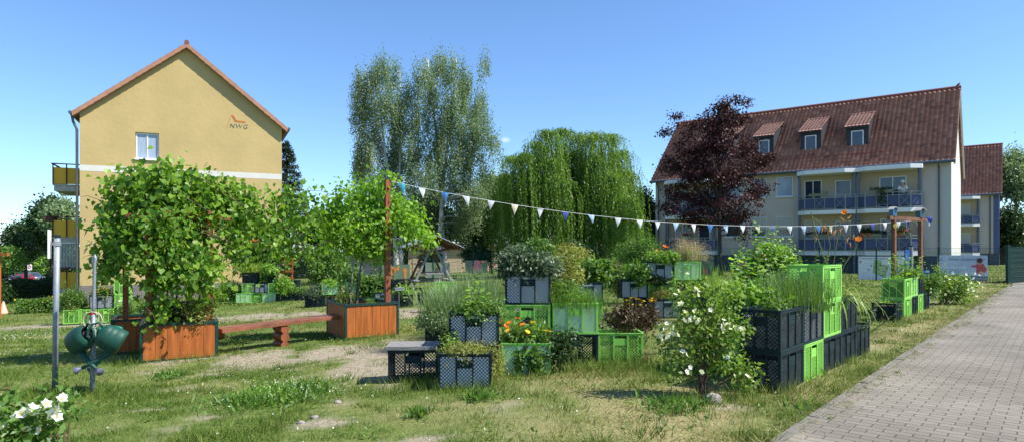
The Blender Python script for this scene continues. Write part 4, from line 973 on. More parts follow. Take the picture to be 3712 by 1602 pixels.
hs = empty('hose_coil', tuple(P(340, 1150, Yc - .05)), 0, 'coiled beige hose looped round the pole above the watering cans', 'hose')
for k, (dx, r_, sq) in enumerate(((-.03, .085, 1.15), (.035, .08, 1.2), (.0, .095, 1.1))):
    mb = MB(); mb.tube(ring((dx, .0 - .02 * k, -.03), r_, .007, (.25 - .25 * k, 1, 0), squash=sq), .008, 6, False); mb.build('loop', M['hose'], hs, True)
mb = MB(); mb.tube([(-.04, -.03, .05), (.02, -.04, .055)], .012, 8); mb.build('hose_fitting', flat('fitting_red', (.5, .03, .03)), hs)
def watering_can(mouth, dir_, label, m_, s=1.0, roll=0.0):
    """hung by its top: body axis points from mouth down and outward along dir_"""
    r = empty('watering_can', mouth, 0, label, 'watering can', 'green plastic watering cans on the pole')
    d = Vector(dir_).normalized(); sx = d.cross(Vector((0, 0, 1))).normalized(); up = sx.cross(d)
    q = Matrix((sx, d, up)).transposed().to_4x4(); r.matrix_world = Matrix.Translation(mouth) @ q @ Matrix.Rotation(roll, 4, 'Y') @ Matrix.Scale(s, 4)
    # local +y = bottom of the can, +z = up, mouth at origin
    mb = MB(); L = .30; n = 18; R = []
    prof = [(0.0, .062), (.012, .078), (.05, .098), (.10, .106), (.11, .103), (.12, .107), (.17, .109), (.18, .106), (.19, .110), (.25, .110), (.29, .108), (.30, .095)]
    pts = [(0, y, 0) for y, _ in prof]; b0 = len(mb.v); mb.tube(pts, [p[1] for p in prof], n, False)
    mb.f.append(tuple(range((len(prof) - 1) * n, len(prof) * n))); mb.mi.append(0)
    mb.tube([(0, y, 0) for y in (.0, .02, .1)], [.062, .056, .09], n, False)
    for i, v in enumerate(mb.v): mb.v[i] = (v[0] * 1.12, v[1] * .9, v[2] * 1.38)
    mb.build('can_body', m_, r, True)
    ib = MB(); ib.tube([(0, .008, 0), (0, .012, 0)], .052, 14); ib.build('inside', M['black'], r)  # black disc puts the shade of the can's mouth into colour
    h = MB(); h.tube([(0, .01, .07), (0, -.06, .10), (0, -.10, .06), (0, -.11, -.02), (0, -.08, -.09), (0, -.0, -.11), (0, .05, -.09)], .0135, 8); h.build('handle', m_, r, True)
    s2 = MB(); s2.tube([(0, .22, -.11), (0, .20, -.19), (0, .13, -.32), (0, .06, -.43)], [.055, .036, .024, .018], 10); s2.build('spout', m_, r, True)
    rs_ = MB(); rs_.tube([(0, .06, -.425), (0, .02, -.48), (0, .015, -.485)], [.018, .045, .044], 14); rs_.build('rose', M['rose_head'], r, True)
    return r
mc = lambda u, v, dy: P(u, v, Yc + dy)
watering_can(mc(318, 1208, -.12), (-.80, .36, -.50), 'dark green watering can hanging on the left side of the pole', M['can'], 1.06)
watering_can(mc(358, 1205, -.12), (.80, .34, -.52), 'dark green watering can hanging on the right side of the pole', M['can'], 1.06)
watering_can(mc(352, 1212, .13), (.75, .7, -.25), 'brighter green watering can hanging behind the two dark ones', M['canlight'], .95)

# ------------------------------------------------------------------ picnic shelter
g = GY(1560, 30.5); ps = empty('picnic_shelter', (g.x, g.y, g.z), .35, 'rustic A-frame picnic table with seats and a small grey roof, behind the lavender', 'picnic table')
for y in (-.62, .62):
    for s in (-1, 1):
        mb = MB(); mb.tube([(s * .95 * 1.1, y, 0), (s * .12, y, 1.95)], [.065, .055], 8); mb.build('leg', M['greywood'] if y < 0 else M['brownwood'], ps)
        mb = MB(); mb.bar((s * .05, y, 1.75), (s * 1.15, y, 1.98), .07); mb.build('brace', M['brownwood'], ps)
for k in range(4): MB().box(-.42 + k * .21, -.42 + k * .21 + .2, -1.0, 1.0, .74, .785).build('table_plank', M['greywood'], ps)
for s in (-1, 1): MB().box(s * .86 - .14, s * .86 + .14, -1.0, 1.0, .43, .475).build('seat', M['greywood'], ps)
for y in (-.5, .5): MB().box(-1.0, 1.0, y - .03, y + .03, .37, .428).build('cross_beam', M['greywood'], ps)
for s in (-1, 1):
    mb = MB(); pl_ = [(0, 2.52), (s * 1.35, 1.95), (s * 1.35, 1.99), (0, 2.57)]
    if s < 0: pl_ = pl_[::-1]
    mb.prism(pl_, -1.25, 1.25); mb.build('roof_panel', mat('roofing_felt', (.20, .215, .24), .8, .15, 6), ps)
    MB().box(s * 1.2 - .05, s * 1.2 + .05, -1.2, 1.2, 1.90, 1.985).build('purlin', M['brownwood'], ps)
for y in (-1.0, -.35, .35, 1.0):
    for s in (-1, 1): mb = MB(); mb.bar((0, y, 2.45), (s * 1.3, y, 1.90), .06, .09); mb.build('rafter', M['brownwood'], ps)

# ------------------------------------------------------------------ pergola post pair with birdhouses, bunting
YP = 17.6
a0, a1 = GY(3240, YP), GY(3336, YP + .9); pg = empty('wooden_pergola', (a0.x, a0.y, 0), math.atan2(a1.y - a0.y, a1.x - a0.x), 'two brown posts joined by a cross beam beside the far path-side stack', 'pergola')
Lp = (a1 - a0).length; zt = P(3240, 797, YP).z
for x in (0, Lp): MB().box(x - .05, x + .05, -.05, .05, -.1, zt).build('post', M['brownwood'], pg)
MB().box(-.30, Lp + .42, -.045, .045, zt + .003, zt + .10).build('beam', M['brownwood'], pg)
def birdhouse(p, th, label, body, w_=.13, s=1.0, roofm=None):
    r = empty('birdhouse', p, th, label, 'birdhouse'); r.scale = (s, s, s)
    MB().box(-w_ / 2, w_ / 2, -.07, .07, 0, .18).prism([(-w_ / 2, .18), (w_ / 2, .18), (0, .235)], -.07, .07).build('box', body, r)
    for sx in (-1, 1):
        mb = MB(); pl_ = [(0, .24), (sx * (w_ / 2 + .05), .165), (sx * (w_ / 2 + .05), .18), (0, .258)]
        if sx < 0: pl_ = pl_[::-1]
        mb.prism(pl_, -.1, .1); mb.build('roof_panel', roofm or M['concrete'], r)
    MB().tube([(0, -.0735, .11), (0, -.071, .11)], .022, 10).build('dark_hole_disc', M['black'], r)  # flat black disc paints the shade of the entrance, nothing is cut
    mb = MB(); mb.tube([(0, -.07, .06), (0, -.11, .06)], .006, 6); mb.build('perch', M['brownwood'], r)
blue = flat('birdhouse_blue', (.05, .16, .26))
th_ = pg.rotation_euler[2]
def PG(x, y, z): return Matrix.Translation(pg.location) @ Matrix.Rotation(th_, 4, 'Z') @ Vector((x, y, z))
birdhouse(PG(-.05, 0, zt + .103), th_ - .3, 'blue birdhouse with pale roof on the left end of the brown cross beam', blue)
birdhouse(PG(Lp - .03, 0, zt + .103), th_ - .3, 'blue-grey birdhouse with pale roof on the right part of the brown cross beam', flat('birdhouse_grey_blue', (.05, .11, .15)), s=1.15)
# sun ornament on the post
on = empty('hanging_ornament', PG(-.09, -.075, zt - .17), 0, 'small yellow sun ornament hanging on the left pergola post', 'ornament'); MB().tube([(0, -.012, 0), (0, .0, 0)], .055, 12).build('disc', flat('ornament_yellow', (.7, .5, .02)), on); MB().tube([(0, -.018, 0), (0, -.013, 0)], .02, 10).build('centre', blue, on)
# blue panel and grey post
g = GY(3298, 19.2); bs = empty('blue_stele', (g.x, g.y, 0), .3, 'slim blue board beside a short grey post behind the green crates', 'sign post'); MB().box(-.20, -.03, -.02, .02, 0, 1.5).build('blue_board', flat('stele_blue', (.02, .08, .35)), bs); MB().tube([(.05, 0, 0), (.05, 0, 1.6)], .055, 14).build('post', M['galv'], bs); MB().tube([(.05, 0, 1.6), (.05, 0, 1.64)], .058, 14).build('cap', M['black'], bs)
g = GY(3340, 18.3); st_ = empty('blue_stool', (g.x, g.y, 0), .2, 'small blue plastic stool behind the upper dark crate of the far stack', 'stool'); MB().tube([(0, 0, .86), (0, 0, .90)], .2, 16).build('seat', flat('stool_blue', (.02, .10, .55)), st_)
for k in range(4):
    a = k * PI / 2 + .4; mb = MB(); mb.tube([(.16 * math.cos(a), .16 * math.sin(a), .86), (.2 * math.cos(a), .2 * math.sin(a), 0)], .018, 6); mb.build('leg', bpy.data.materials['stool_blue'], st_)
# bunting
bu = empty('bunting', (pp.x, pp.y, HP - .02), 0, 'string of blue and white pennants from the tall brown post to the pergola beam', 'bunting')
s0 = Vector((0, 0, 0)); s1 = PG(Lp + .36, -.05, zt + .06) - bu.location; SAG = .52
def sp_(t): return s0.lerp(s1, t) - Vector((0, 0, SAG * 4 * t * (1 - t) * (1 + .25 * (.5 - t))))
mb = MB(); mb.tube([sp_(i / 60) for i in range(61)], .004, 5, False); mb.build('string', M['whitepaint'], bu)
FC = {'w': flat('pennant_white', (.58, .60, .62)), 'b': flat('pennant_blue', (.06, .20, .48)), 'n': flat('pennant_dark_blue', (.03, .05, .30)), 'g': flat('pennant_grey', (.48, .50, .52)), 'c': flat('pennant_beige', (.55, .49, .38)), 's': flat('pennant_light_blue', (.35, .48, .65)), 't': flat('pennant_turquoise', (.06, .30, .40))}
us = [1455, 1530, 1612, 1690, 1780, 1866, 1960, 2050, 2143, 2240, 2318, 2385, 2450, 2515, 2573, 2632, 2692, 2746, 2803, 2860, 2911, 2963, 3013, 3064, 3112, 3162, 3207, 3254, 3292, 3325, 3364]
cs = 'twbggcgnsgwwswbswcnwsbcwwnwwnww'
for u, c in zip(us, cs):
    lo, hi = 0, 1
    for _ in range(30):
        t = (lo + hi) / 2; q = sp_(t) + bu.location
        if UC + F * q.x / q.y < u: lo = t
        else: hi = t
    p = sp_(t); dd = (sp_(min(t + .005, 1)) - sp_(max(t - .005, 0))).normalized(); w_ = .078 + .012 * random.random(); h = .21 + random.uniform(-.02, .02); n_ = dd.cross(Vector((0, 0, 1))).normalized(); tw = random.uniform(-.3, .3); lean = random.uniform(-.04, .05)
    V = []; Fc = []; R = 5
    for i in range(R + 1):
        k = i / R
        for j in (-1, 0, 1): V.append(p + dd * (j * w_ * (1 - k)) + dd * lean * k - Vector((0, 0, h * k)) + n_ * (math.sin(k * 3 + tw * 5) * .018 + (.012 if j == 0 else 0) * (1 - k) + tw * .12 * k + j * tw * .04 * (1 - k)))
    for i in range(R):
        for j in range(2): a = i * 3 + j; Fc.append((a, a + 1, a + 4, a + 3))
    mb = MB(); mb.add(V, Fc); o = mb.build('pennant', FC[c], bu); sm = o.modifiers.new('s', 'SOLIDIFY'); sm.thickness = .002

# ------------------------------------------------------------------ banners on the fence
FR0, FR1 = Vector((22.2, 28.5, 0)), Vector((5, 39.2, 0)); FL0, FL1 = Vector((4.9, 39.25, 0)), Vector((-14.5, 38.2, 0))
def on_fence(u, a, b_):
    k = A(u); d = b_ - a; t = (k * a.y - a.x) / (d.x - k * d.y); return a + d * t
def banner(u0, u1, v0, v1, a, b_, label, base, spots=(), back=None):
    p, q = on_fence(u0, a, b_), on_fence(u1, a, b_); Yp = p.y
    zt_ = P(u0, v0, Yp).z; zb_ = P(u0, v1, Yp).z; W_ = (q - p).length; th = math.atan2(q.y - p.y, q.x - p.x); n_ = Vector((math.sin(th), -math.cos(th), 0))
    r = empty('banner', Vector((p.x, p.y, zb_)) + n_ * .045, th, label, 'banner', None); H = zt_ - zb_
    o = MB().box(0, W_, -.004, .004, 0, H).build('sheet', base, r)
    for x in (.03, W_ / 2, W_ - .03):
        for z in (.03, H - .03): pass
    gr = MB()
    for x in (.03, W_ / 2, W_ - .03): gr.tube([(x, -.0075, H - .03), (x, .012, H - .03)], .018, 8)
    gr.build('eyelets', M['galv'], r)
    for i, (x, z, rx_, rz_, mt, kind) in enumerate(spots):
        mb = MB(); n2 = 12 if kind == 'o' else 5; y = -.0055 - .0012 * i
        poly = [(x * W_ + rx_ * math.cos(2 * PI * k / n2 + .3) * (1 + (.25 if kind == 'o' and k % 2 else 0)), z * H + rz_ * math.sin(2 * PI * k / n2 + .3) * (1 + (.25 if kind == 'o' and k % 2 else 0))) for k in range(n2)]
        mb.prism(poly, y, y + .001 + .0001); mb.build('print_patch', mt, r)
    return r, W_, H
c_or = flat('print_orange', (.62, .26, .06)); c_gr = flat('print_green', (.14, .22, .10)); c_pk = flat('print_pink', (.55, .20, .24)); c_dk = flat('print_dark_green', (.06, .09, .05)); c_lt = flat('print_light', (.5, .5, .46)); c_rd = flat('print_red', (.50, .09, .09)); c_sk = flat('print_skin', (.42, .24, .17)); c_br = flat('print_brown', (.06, .035, .03)); c_bl = flat('print_blue', (.06, .14, .35))
def pr(nm, a, b_, sc): return mat(nm, a, .6, .25, sc, c2=b_)
random.seed(5)
def scat(n_, ms, r0, r1, k='o'): return [(random.uniform(.12, .88), random.uniform(.15, .85), random.uniform(r0, r1), random.uniform(r0, r1), random.choice(ms), k) for _ in range(n_)]
banner(1213, 1317, 964, 1018, FL1, FL0, 'pale banner with grey-green garden photos behind the blue trolley', pr('print_a', (.42, .44, .42), (.20, .28, .16), 3), scat(6, [c_lt, c_gr, c_dk], .1, .22))
banner(1384, 1486, 958, 1014, FL1, FL0, 'banner showing orange nasturtium flowers on green, behind the tall brown post', pr('print_b', (.26, .32, .24), (.13, .20, .11), 3), scat(14, [c_or], .07, .13))
banner(1542, 1630, 950, 1006, FL1, FL0, 'banner with a greyish garden photo behind the picnic table', pr('print_c', (.38, .40, .37), (.16, .22, .13), 3), scat(5, [c_dk, c_gr, c_bl], .1, .2))
banner(1686, 1767, 943, 988, FL1, FL0, 'banner with a pink blossom, left of the sage crate', pr('print_d', (.24, .27, .21), (.14, .20, .12), 3), [(.52, .75, .20, .2, c_pk, 'o'), (.42, .4, .17, .24, c_pk, 'o'), (.62, .4, .16, .2, c_pk, 'o'), (.85, .6, .18, .22, c_gr, 'o')])
banner(2541, 2584, 926, 993, FR1, FR0, 'narrow banner with a reddish garden photo beside the copper beech trunk', pr('print_e', (.20, .20, .15), (.11, .14, .08), 3), scat(3, [c_rd, c_gr], .1, .2))
banner(2665, 2728, 926, 995, FR1, FR0, 'banner with a bright green plant photo right of the copper beech trunk', pr('print_f', (.30, .38, .26), (.10, .17, .10), 3), scat(8, [c_gr, c_lt, c_pk, c_dk], .08, .2))
r, W_, H = banner(3112, 3300, 928, 1011, FR1, FR0, 'white banner with a green garden plan, behind the left pergola post', flat('banner_white', (.62, .63, .64)))
mp = MB(); mp.prism([(.28 * W_, .30 * H), (.52 * W_, .08 * H), (.60 * W_, .60 * H), (.46 * W_, .66 * H), (.45 * W_, .84 * H), (.31 * W_, .86 * H)][::1], -.008, -.0055); mp.build('plan_area', flat('plan_green', (.30, .42, .16)), r)
mp = MB(); mp.prism([(.34 * W_, .34 * H), (.50 * W_, .18 * H), (.55 * W_, .52 * H), (.42 * W_, .58 * H)], -.0095, -.0082); mp.build('plan_lawn', flat('plan_light_green', (.42, .50, .24)), r)
for i, (x, z) in enumerate([(.36, .72), (.40, .44), (.50, .36), (.47, .2), (.55, .5), (.33, .55), (.43, .62), (.25, .6), (.2, .42)]): mb = MB(); mb.tube([(x * W_, -.0112, z * H), (x * W_, -.0098, z * H)], .035, 8); mb.build('plan_tree', c_dk, r)
for i in range(5): MB().box(.68 * W_, .75 * W_, -.006, -.0046, (.12 + i * .13) * H, (.2 + i * .13) * H).build('plan_photo', c_br if i % 2 else c_gr, r); MB().box(.78 * W_, .96 * W_, -.006, -.0046, (.13 + i * .13) * H, (.145 + i * .13) * H).build('text_line', c_br, r)
inst('headline', text_mesh('Umgestaltung zum Begegnungsgarten Vogel', .10, flat('print_purple', (.22, .08, .25)), .001), r, (.05, -.0065, H - .13), (PI / 2, 0, 0))
mb = MB(); mb.tube([(.09, -.007, H - .27), (.09, -.0052, H - .27)], .06, 7).build('logo_flower', c_pk, r)
r, W_, H = banner(3397, 3580, 924, 1013, FR1, FR0, 'pale blue banner reading Schon reingeschaut with a toddler in red, by the corner post', pr('banner_pale_blue', (.40, .47, .62), (.58, .62, .68), .8))
k_ = W_ / 2.25
MB().box(.0, W_, -.0062, -.0045, 0, .18 * H).build('ground_strip', flat('print_grey', (.17, .19, .21)), r)
inst('headline', text_mesh('Schon reingeschaut?', .20 * k_, flat('script_grey', (.12, .12, .17)), .001, .35), r, (.22 * W_, -.0075, H * .80), (PI / 2, 0, 0))
wt = flat('print_white', (.80, .80, .80))
inst('address_line', text_mesh('sozialestadt', .25 * k_, wt, .001), r, (.06 * W_, -.009, H * .47), (PI / 2, 0, 0))
inst('address_line', text_mesh('nauen.de', .30 * k_, wt, .001), r, (.47 * W_, -.015, H * .24), (PI / 2, 0, 0))
inst('small_print', text_mesh('Nachbarschaft', .11 * k_, wt, .001), r, (.70 * W_, -.009, H * .06), (PI / 2, 0, 0))
inst('logo', text_mesh('X', .2 * k_, flat('logo_purple', (.22, .12, .35)), .001), r, (.05 * W_, -.009, H * .78), (PI / 2, 0, 0))
tod = MB(); tod.prism([(.78 * W_, .30 * H), (.93 * W_, .22 * H), (.985 * W_, .45 * H), (.92 * W_, .66 * H), (.82 * W_, .68 * H), (.76 * W_, .62 * H), (.69 * W_, .60 * H), (.68 * W_, .54 * H), (.78 * W_, .52 * H)][::1], -.0105, -.0092); tod.build('printed_jacket', c_rd, r)
mb = MB(); mb.tube([(.84 * W_, -.0125, .72 * H), (.84 * W_, -.0110, .72 * H)], .13 * k_, 14).build('printed_face', c_sk, r); mb = MB(); mb.tube([(.845 * W_, -.0145, .80 * H), (.845 * W_, -.0130, .80 * H)], .13 * k_, 14).build('printed_hair', c_br, r)

# ------------------------------------------------------------------ small things
# blue trolley, insect rack, name plate
g = GY(1252, 33); tr_ = empty('blue_trolley', (g.x, g.y, g.z), .1, 'blue-framed hand trolley with grey bin beyond the crates', 'trolley')
mb = MB(); mb.tube([(-.22, 0, .3), (-.22, 0, 1.12), (-.16, 0, 1.18), (.16, 0, 1.18), (.22, 0, 1.12), (.22, 0, .3)], .022, 8); mb.build('handle', flat('trolley_blue', (.02, .08, .6)), tr_)
MB().box(-.17, .17, .03, .35, .25, 1.0).build('bin', flat('bin_grey', (.30, .34, .40)), tr_)
for s in (-1, 1): mb = MB(); mb.tube([(s * .26, .1, .15), (s * .30, .1, .15)], .15, 14); mb.build('wheel', M['black'], tr_)
g = GY(1025, 29); ra = empty('bird_rack', (g.x, g.y, g.z), .1, 'orange wooden rack with shelves beside the house-side crate stack', 'rack')
for x in (-.62, .40): MB().box(x - .04, x + .04, -.04, .04, 0, 1.85).build('post', M['orange'], ra)
for z in (.85, 1.2, 1.55, 1.74): MB().box(-.8, .5, -.075, -.043, z, z + .1).build('shelf', M['orange'], ra)
birdhouse(GY(1010, 28.8) + Vector((0, 0, 1.42)), 0, 'small wooden birdhouse hanging on the orange rack', M['greywood'], .2, 1.0)
g = G(1480, 1111); npz = P(1446, 1046, g.y - .6); na = empty('name_plate', npz, 0, 'small grey plate on a stick right of the tall brown post', 'plate'); o = MB().box(-.12, .16, -.005, .005, -.05, .05).build('board', flat('plate_grey', (.40, .44, .42)), na); o.rotation_euler = (0, -.08, 0)
MB().box(-.01, .01, .006, .02, -.55, .04).build('stick', M['greywood'], na); inst('lettering', text_mesh('GEMÜSE KRÄUTER', .035, flat('plate_ink', (.15, .18, .17)), .001), na, (-.11, -.007, -.015), (PI / 2, -.08, 0))
# cloth bunch on the beam end
g = PG(Lp + .40, -.06, zt + .05); cb = MB(); cb.blob(g, (.09, .07, .08), 8, 6, .25); cb.build('cloth_bunch', FC['n'], label='bunched blue cloth tied round the right end of the pergola beam', cat='cloth')
# cone, swing frame at the far left, stone, cars, sign
g = G(12, 1136); co = empty('traffic_cone', (g.x, g.y, g.z), 0, 'faded orange and white cone on the grass at the far left edge', 'traffic cone'); MB().box(-.2, .2, -.2, .2, 0, .03).build('base', flat('cone_base', (.45, .2, .12)), co); mb = MB(); mb.tube([(0, 0, .03), (0, 0, .48)], [.15, .03], 14); mb.build('body', flat('cone_body', (.62, .42, .32)), co)
g = GY(-3, 22); sw = empty('swing_frame', (g.x, g.y, g.z), 0, 'orange wooden swing frame whose beam end enters at the left edge', 'swing frame'); zt2 = P(0, 921, 22).z - g.z; MB().box(-2.5, .32, -.05, .05, zt2 - .05, zt2 + .05).build('beam', M['orange'], sw); MB().box(-.05, .03, -.05, .05, 0, zt2 - .052).build('post', M['orange'], sw)
g = G(2585, 1460); stn = MB(); stn.blob((0, 0, .04), (.09, .07, .06), 9, 6, .12); o = stn.build('stone', M['stone'], label='grey stone at the foot of the white-flowering bush near the path', cat='stone'); o.location = g
for (u, v, s_, lab) in ((1140, 1518, .035, 'pale pebble in the bare soil patch, lower left'), (1225, 1460, .03, 'small pebble at the edge of the soil patch in the foreground'), (1090, 1535, .03, 'pebble lowest in the foreground soil')):
    g = G(u, v); m_ = MB(); m_.blob((0, 0, s_ * .4), (s_ * 1.3, s_, s_ * .7), 8, 6, .15); o = m_.build('pebble', M['stone'], label=lab, cat='pebble'); o.location = g
g = GY(795, 13.4); m_ = MB(); m_.blob((0, 0, .12), (.14, .11, .12), 9, 6, .12); o = m_.build('boulder', M['brownwood'], label='round brown stone right behind the vine planter', cat='stone'); o.location = (g.x, g.y, g.z)
def car(u, Y_, th, paint, label, s=1.0):
    g = GY(u, Y_); r = empty('parked_car', (g.x, g.y, g.z + .12), th, label, 'car', 'cars parked along the street'); r.scale = (s, s, s)
    prof = [(-2.05, .35), (2.05, .35), (2.1, .6), (2.0, .85), (1.2, .95), (.6, 1.4), (.2, 1.47), (-1.2, 1.45), (-1.75, 1.0), (-2.08, .9)]
    # car faces -y: length along y
    mb = MB(); mb.prism([(-p[0], p[1]) for p in prof][::-1], -.78, .78, 'x'); mb.build('body', paint, r)
    gl_ = MB(); gl_.box(-.785, .785, -.55, 1.15, 1.0, 1.32); gl_.add([(-.66, 1.79, 1.02), (.66, 1.79, 1.02), (.60, 1.26, 1.40), (-.60, 1.26, 1.40)], [(0, 1, 2, 3)]).add([(-.66, -1.22, 1.0), (.66, -1.22, 1.0), (.60, -.66, 1.38), (-.60, -.66, 1.38)], [(3, 2, 1, 0)]); gl_.build('windows', M['glass'], r)
    for x in (-.70, .70):
        for y in (-1.35, 1.3): w_ = MB(); w_.tube([(x - .1, y, .33), (x + .1, y, .33)], .33, 16); w_.build('wheel', M['black'], r)
    for x in (-.6, .6): MB().box(x - .14, x + .14, -2.11, -2.06, .68, .82).build('headlight', M['whitepaint'], r)
    MB().box(-.26, .26, -2.115, -2.08, .45, .56).build('number_plate', M['whitepaint'], r)
red = mat('car_red', (.30, .008, .02), .3, .03, 3, spec=.6)
car(79, 104, .1, red, 'dark red car nearest to us on the street at the far left')
car(76, 113, .1, mat('car_silver', (.42, .43, .45), .3, .03, 3, spec=.6), 'silver car parked right behind the dark red one')
car(66, 120, .1, mat('car_navy', (.02, .03, .07), .3, .03, 3, spec=.6), 'dark blue car behind the silver one on the street')
car(60, 128, .1, mat('car_grey', (.08, .09, .1), .3, .03, 3, spec=.6), 'dark grey car farthest left in the parked row')
car(112, 118, 1.2, mat('car_steel', (.07, .10, .15), .3, .03, 3, spec=.6), 'tall grey-blue van by the round street sign', 1.25)
g = GY(108, 108); ss = empty('street_sign', (g.x, g.y, g.z), .2, 'white square sign with a red ring on a thin post by the cars', 'sign'); MB().tube([(0, 0, 0), (0, 0, 3.3)], .05, 8).build('post', M['galv'], ss); MB().box(-.35, .35, -.08, -.052, 2.3, 3.3).build('board', M['whitepaint'], ss); mb = MB(); mb.tube(ring((0, -.10, 2.85), .2, .03), .035, 6, False); mb.build('red_ring', flat('sign_red', (.6, .03, .03)), ss)

# ------------------------------------------------------------------ balcony flower boxes and pots
def flowerbox(x, z, w_, lab, fm, n_=60, y=1.33, boxm=None, trail=False, root=rh):
    r = empty('flower_box', RH(x + w_ / 2, y, z, root), root.rotation_euler[2], lab, 'flower box', 'flower boxes on the balconies')
    MB().box(-w_ / 2, w_ / 2, -.09, .09, -.09, .09).build('box', boxm or flat('box_olive', (.20, .20, .14)), r)
    lv = Leaves(); n = int(n_ * w_ * 3); P_ = np.stack([rng.uniform(-w_ / 2, w_ / 2, n), rng.normal(0, .07, n), .09 + rng.random(n) * .18], 1); lv.put(P_, rdir(n, .3), rdir(n, .5), .09, .06)
    if trail:
        P_ = np.stack([rng.normal(0, .14, 260), rng.normal(.12, .05, 260), rng.uniform(-.75, .25, 260)], 1); lv.put(P_, rdir(260, -.5), rdir(260, .5), .09, .07)
    lv.build('foliage', M['l_dark'], r)
    if fm: fl_ = Leaves(); n = int(22 * w_ * 2); P_ = np.stack([rng.uniform(-w_ / 2, w_ / 2, n), rng.normal(0, .08, n), .2 + rng.random(n) * .14], 1); fl_.put(P_, rdir(n), rdir(n), .09, .09); fl_.build('blossoms', M[fm], r)
flowerbox(2.9, 5.16, 1.3, 'olive flower box with hanging greenery, on the upper right balcony of the long house', None, 60, trail=True)
flowerbox(6.7, 5.14, 1.1, 'plain olive flower box on the upper left-centre balcony of the long house', None, 14)
flowerbox(6.6, 2.44, 1.2, 'olive flower box with red geraniums on the lower centre balcony', 'pet_red')
flowerbox(3.6, 2.44, 1.0, 'olive flower box with dark leaves on the lower right balcony', None, 140)
flowerbox(2.0, 2.44, 1.1, 'flower box with red blossoms at the right end of the lower balcony', 'pet_red')
flowerbox(16.0, 2.44, .9, 'olive flower box with dark red flowers on the lower left balcony behind the beech', 'pet_red')
flowerbox(4.7, 2.22, 1.1, 'flower box with red geraniums on the lower balcony of the smaller house', 'pet_red', root=rh2)
for i, (x, nm) in enumerate(((4.62, 'first terracotta pot from the left on the lower right balcony'), (4.25, 'second terracotta pot, left of the leafy box'), (2.55, 'terracotta trough pot right of the leafy box on the lower balcony'))):
    r = empty('flower_pot', RH(x, 1.33, 2.36), TH1, nm, 'flower pot', 'terracotta pots on the lower balcony'); mb = MB(); mb.tube([(0, 0, 0), (0, 0, .22)], [.13, .18], 12); mb.build('pot', flat('terracotta', (.42, .10, .04)), r)
    lv = Leaves(); P_ = rng.normal(size=(160, 3)) * .12 + np.array([0, 0, .36]); lv.put(P_, rdir(160, .4), rdir(160, .5), .1, .07); lv.build('foliage', M['l_dark'], r)

# ------------------------------------------------------------------ person on the upper balcony
pr_ = empty('person', RH(2.45, .62, 4.125), TH1 + PI, 'white-haired person in a white shirt leaning over the upper right balcony railing', 'person')
def skin_mesh(name, verts, edges, radii, m_, parent, lv=2):
    me = bpy.data.meshes.new(name); me.from_pydata(verts, edges, []); o = bpy.data.objects.new(name, me); link(o, parent); me.materials.append(m_)
    sk = o.modifiers.new('skin', 'SKIN'); sk.use_smooth_shade = True
    for i, r_ in enumerate(radii): me.skin_vertices[0].data[i].radius = (r_, r_) if not hasattr(r_, '__len__') else r_
    me.skin_vertices[0].data[0].use_root = True
    ss_ = o.modifiers.new('sub', 'SUBSURF'); ss_.levels = lv; ss_.render_levels = lv; return o
# local -y = outward (towards the garden); leaning forward, looking down
bv = [(0, 0, .92), (0, -.08, 1.12), (0, -.22, 1.30), (0, -.30, 1.40), (0, -.36, 1.47), (0, -.41, 1.56), (0, -.42, 1.63),
      (.10, .02, .88), (.11, -.02, .48), (.11, .04, .08), (.11, -.10, .05), (-.10, .02, .88), (-.11, -.02, .48), (-.11, .04, .08), (-.11, -.10, .05),
      (.17, -.22, 1.33), (.24, -.35, 1.12), (.14, -.55, 1.02), (.10, -.62, 1.01), (-.17, -.22, 1.33), (-.24, -.35, 1.12), (-.14, -.55, 1.02), (-.10, -.62, 1.01), (0, -.50, 1.56)]
be_ = [(0, 1), (1, 2), (2, 3), (3, 4), (4, 5), (5, 6), (0, 7), (7, 8), (8, 9), (9, 10), (0, 11), (11, 12), (12, 13), (13, 14), (2, 15), (15, 16), (16, 17), (17, 18), (2, 19), (19, 20), (20, 21), (21, 22), (5, 23)]
br_ = [.15, .14, .15, .06, .055, .10, .085, .09, .065, .045, .035, .09, .065, .045, .035, .065, .045, .032, .03, .065, .045, .032, .03, .018]
skin_mesh('body', bv, be_, br_, flat('skin', (.50, .30, .22)), pr_)
sv_ = [bv[i] for i in (0, 1, 2, 15, 16, 19, 20)]
skin_mesh('shirt', sv_, [(0, 1), (1, 2), (2, 3), (3, 4), (2, 5), (5, 6)], [.175, .165, .17, .085, .065, .085, .065], flat('shirt_white', (.80, .80, .80)), pr_)
hb = MB(); hb.blob((0, -.405, 1.625), (.112, .115, .10), 14, 9, .03); hb.build('hair', flat('white_hair', (.70, .70, .68)), pr_, True)
ft = MB()
for s in (-1, 1): ft.blob((s * .04, -.505, 1.585), (.014, .01, .01), 6, 5)
ft.build('eyes', M['black'], pr_)
tz = [(0, 0, .93), (.10, .02, .86), (.11, -.02, .48), (.11, .04, .12), (-.10, .02, .86), (-.11, -.02, .48), (-.11, .04, .12)]
skin_mesh('trousers', tz, [(0, 1), (1, 2), (2, 3), (0, 4), (4, 5), (5, 6)], [.16, .105, .08, .065, .105, .08, .065], flat('trousers_blue', (.06, .08, .14)), pr_)

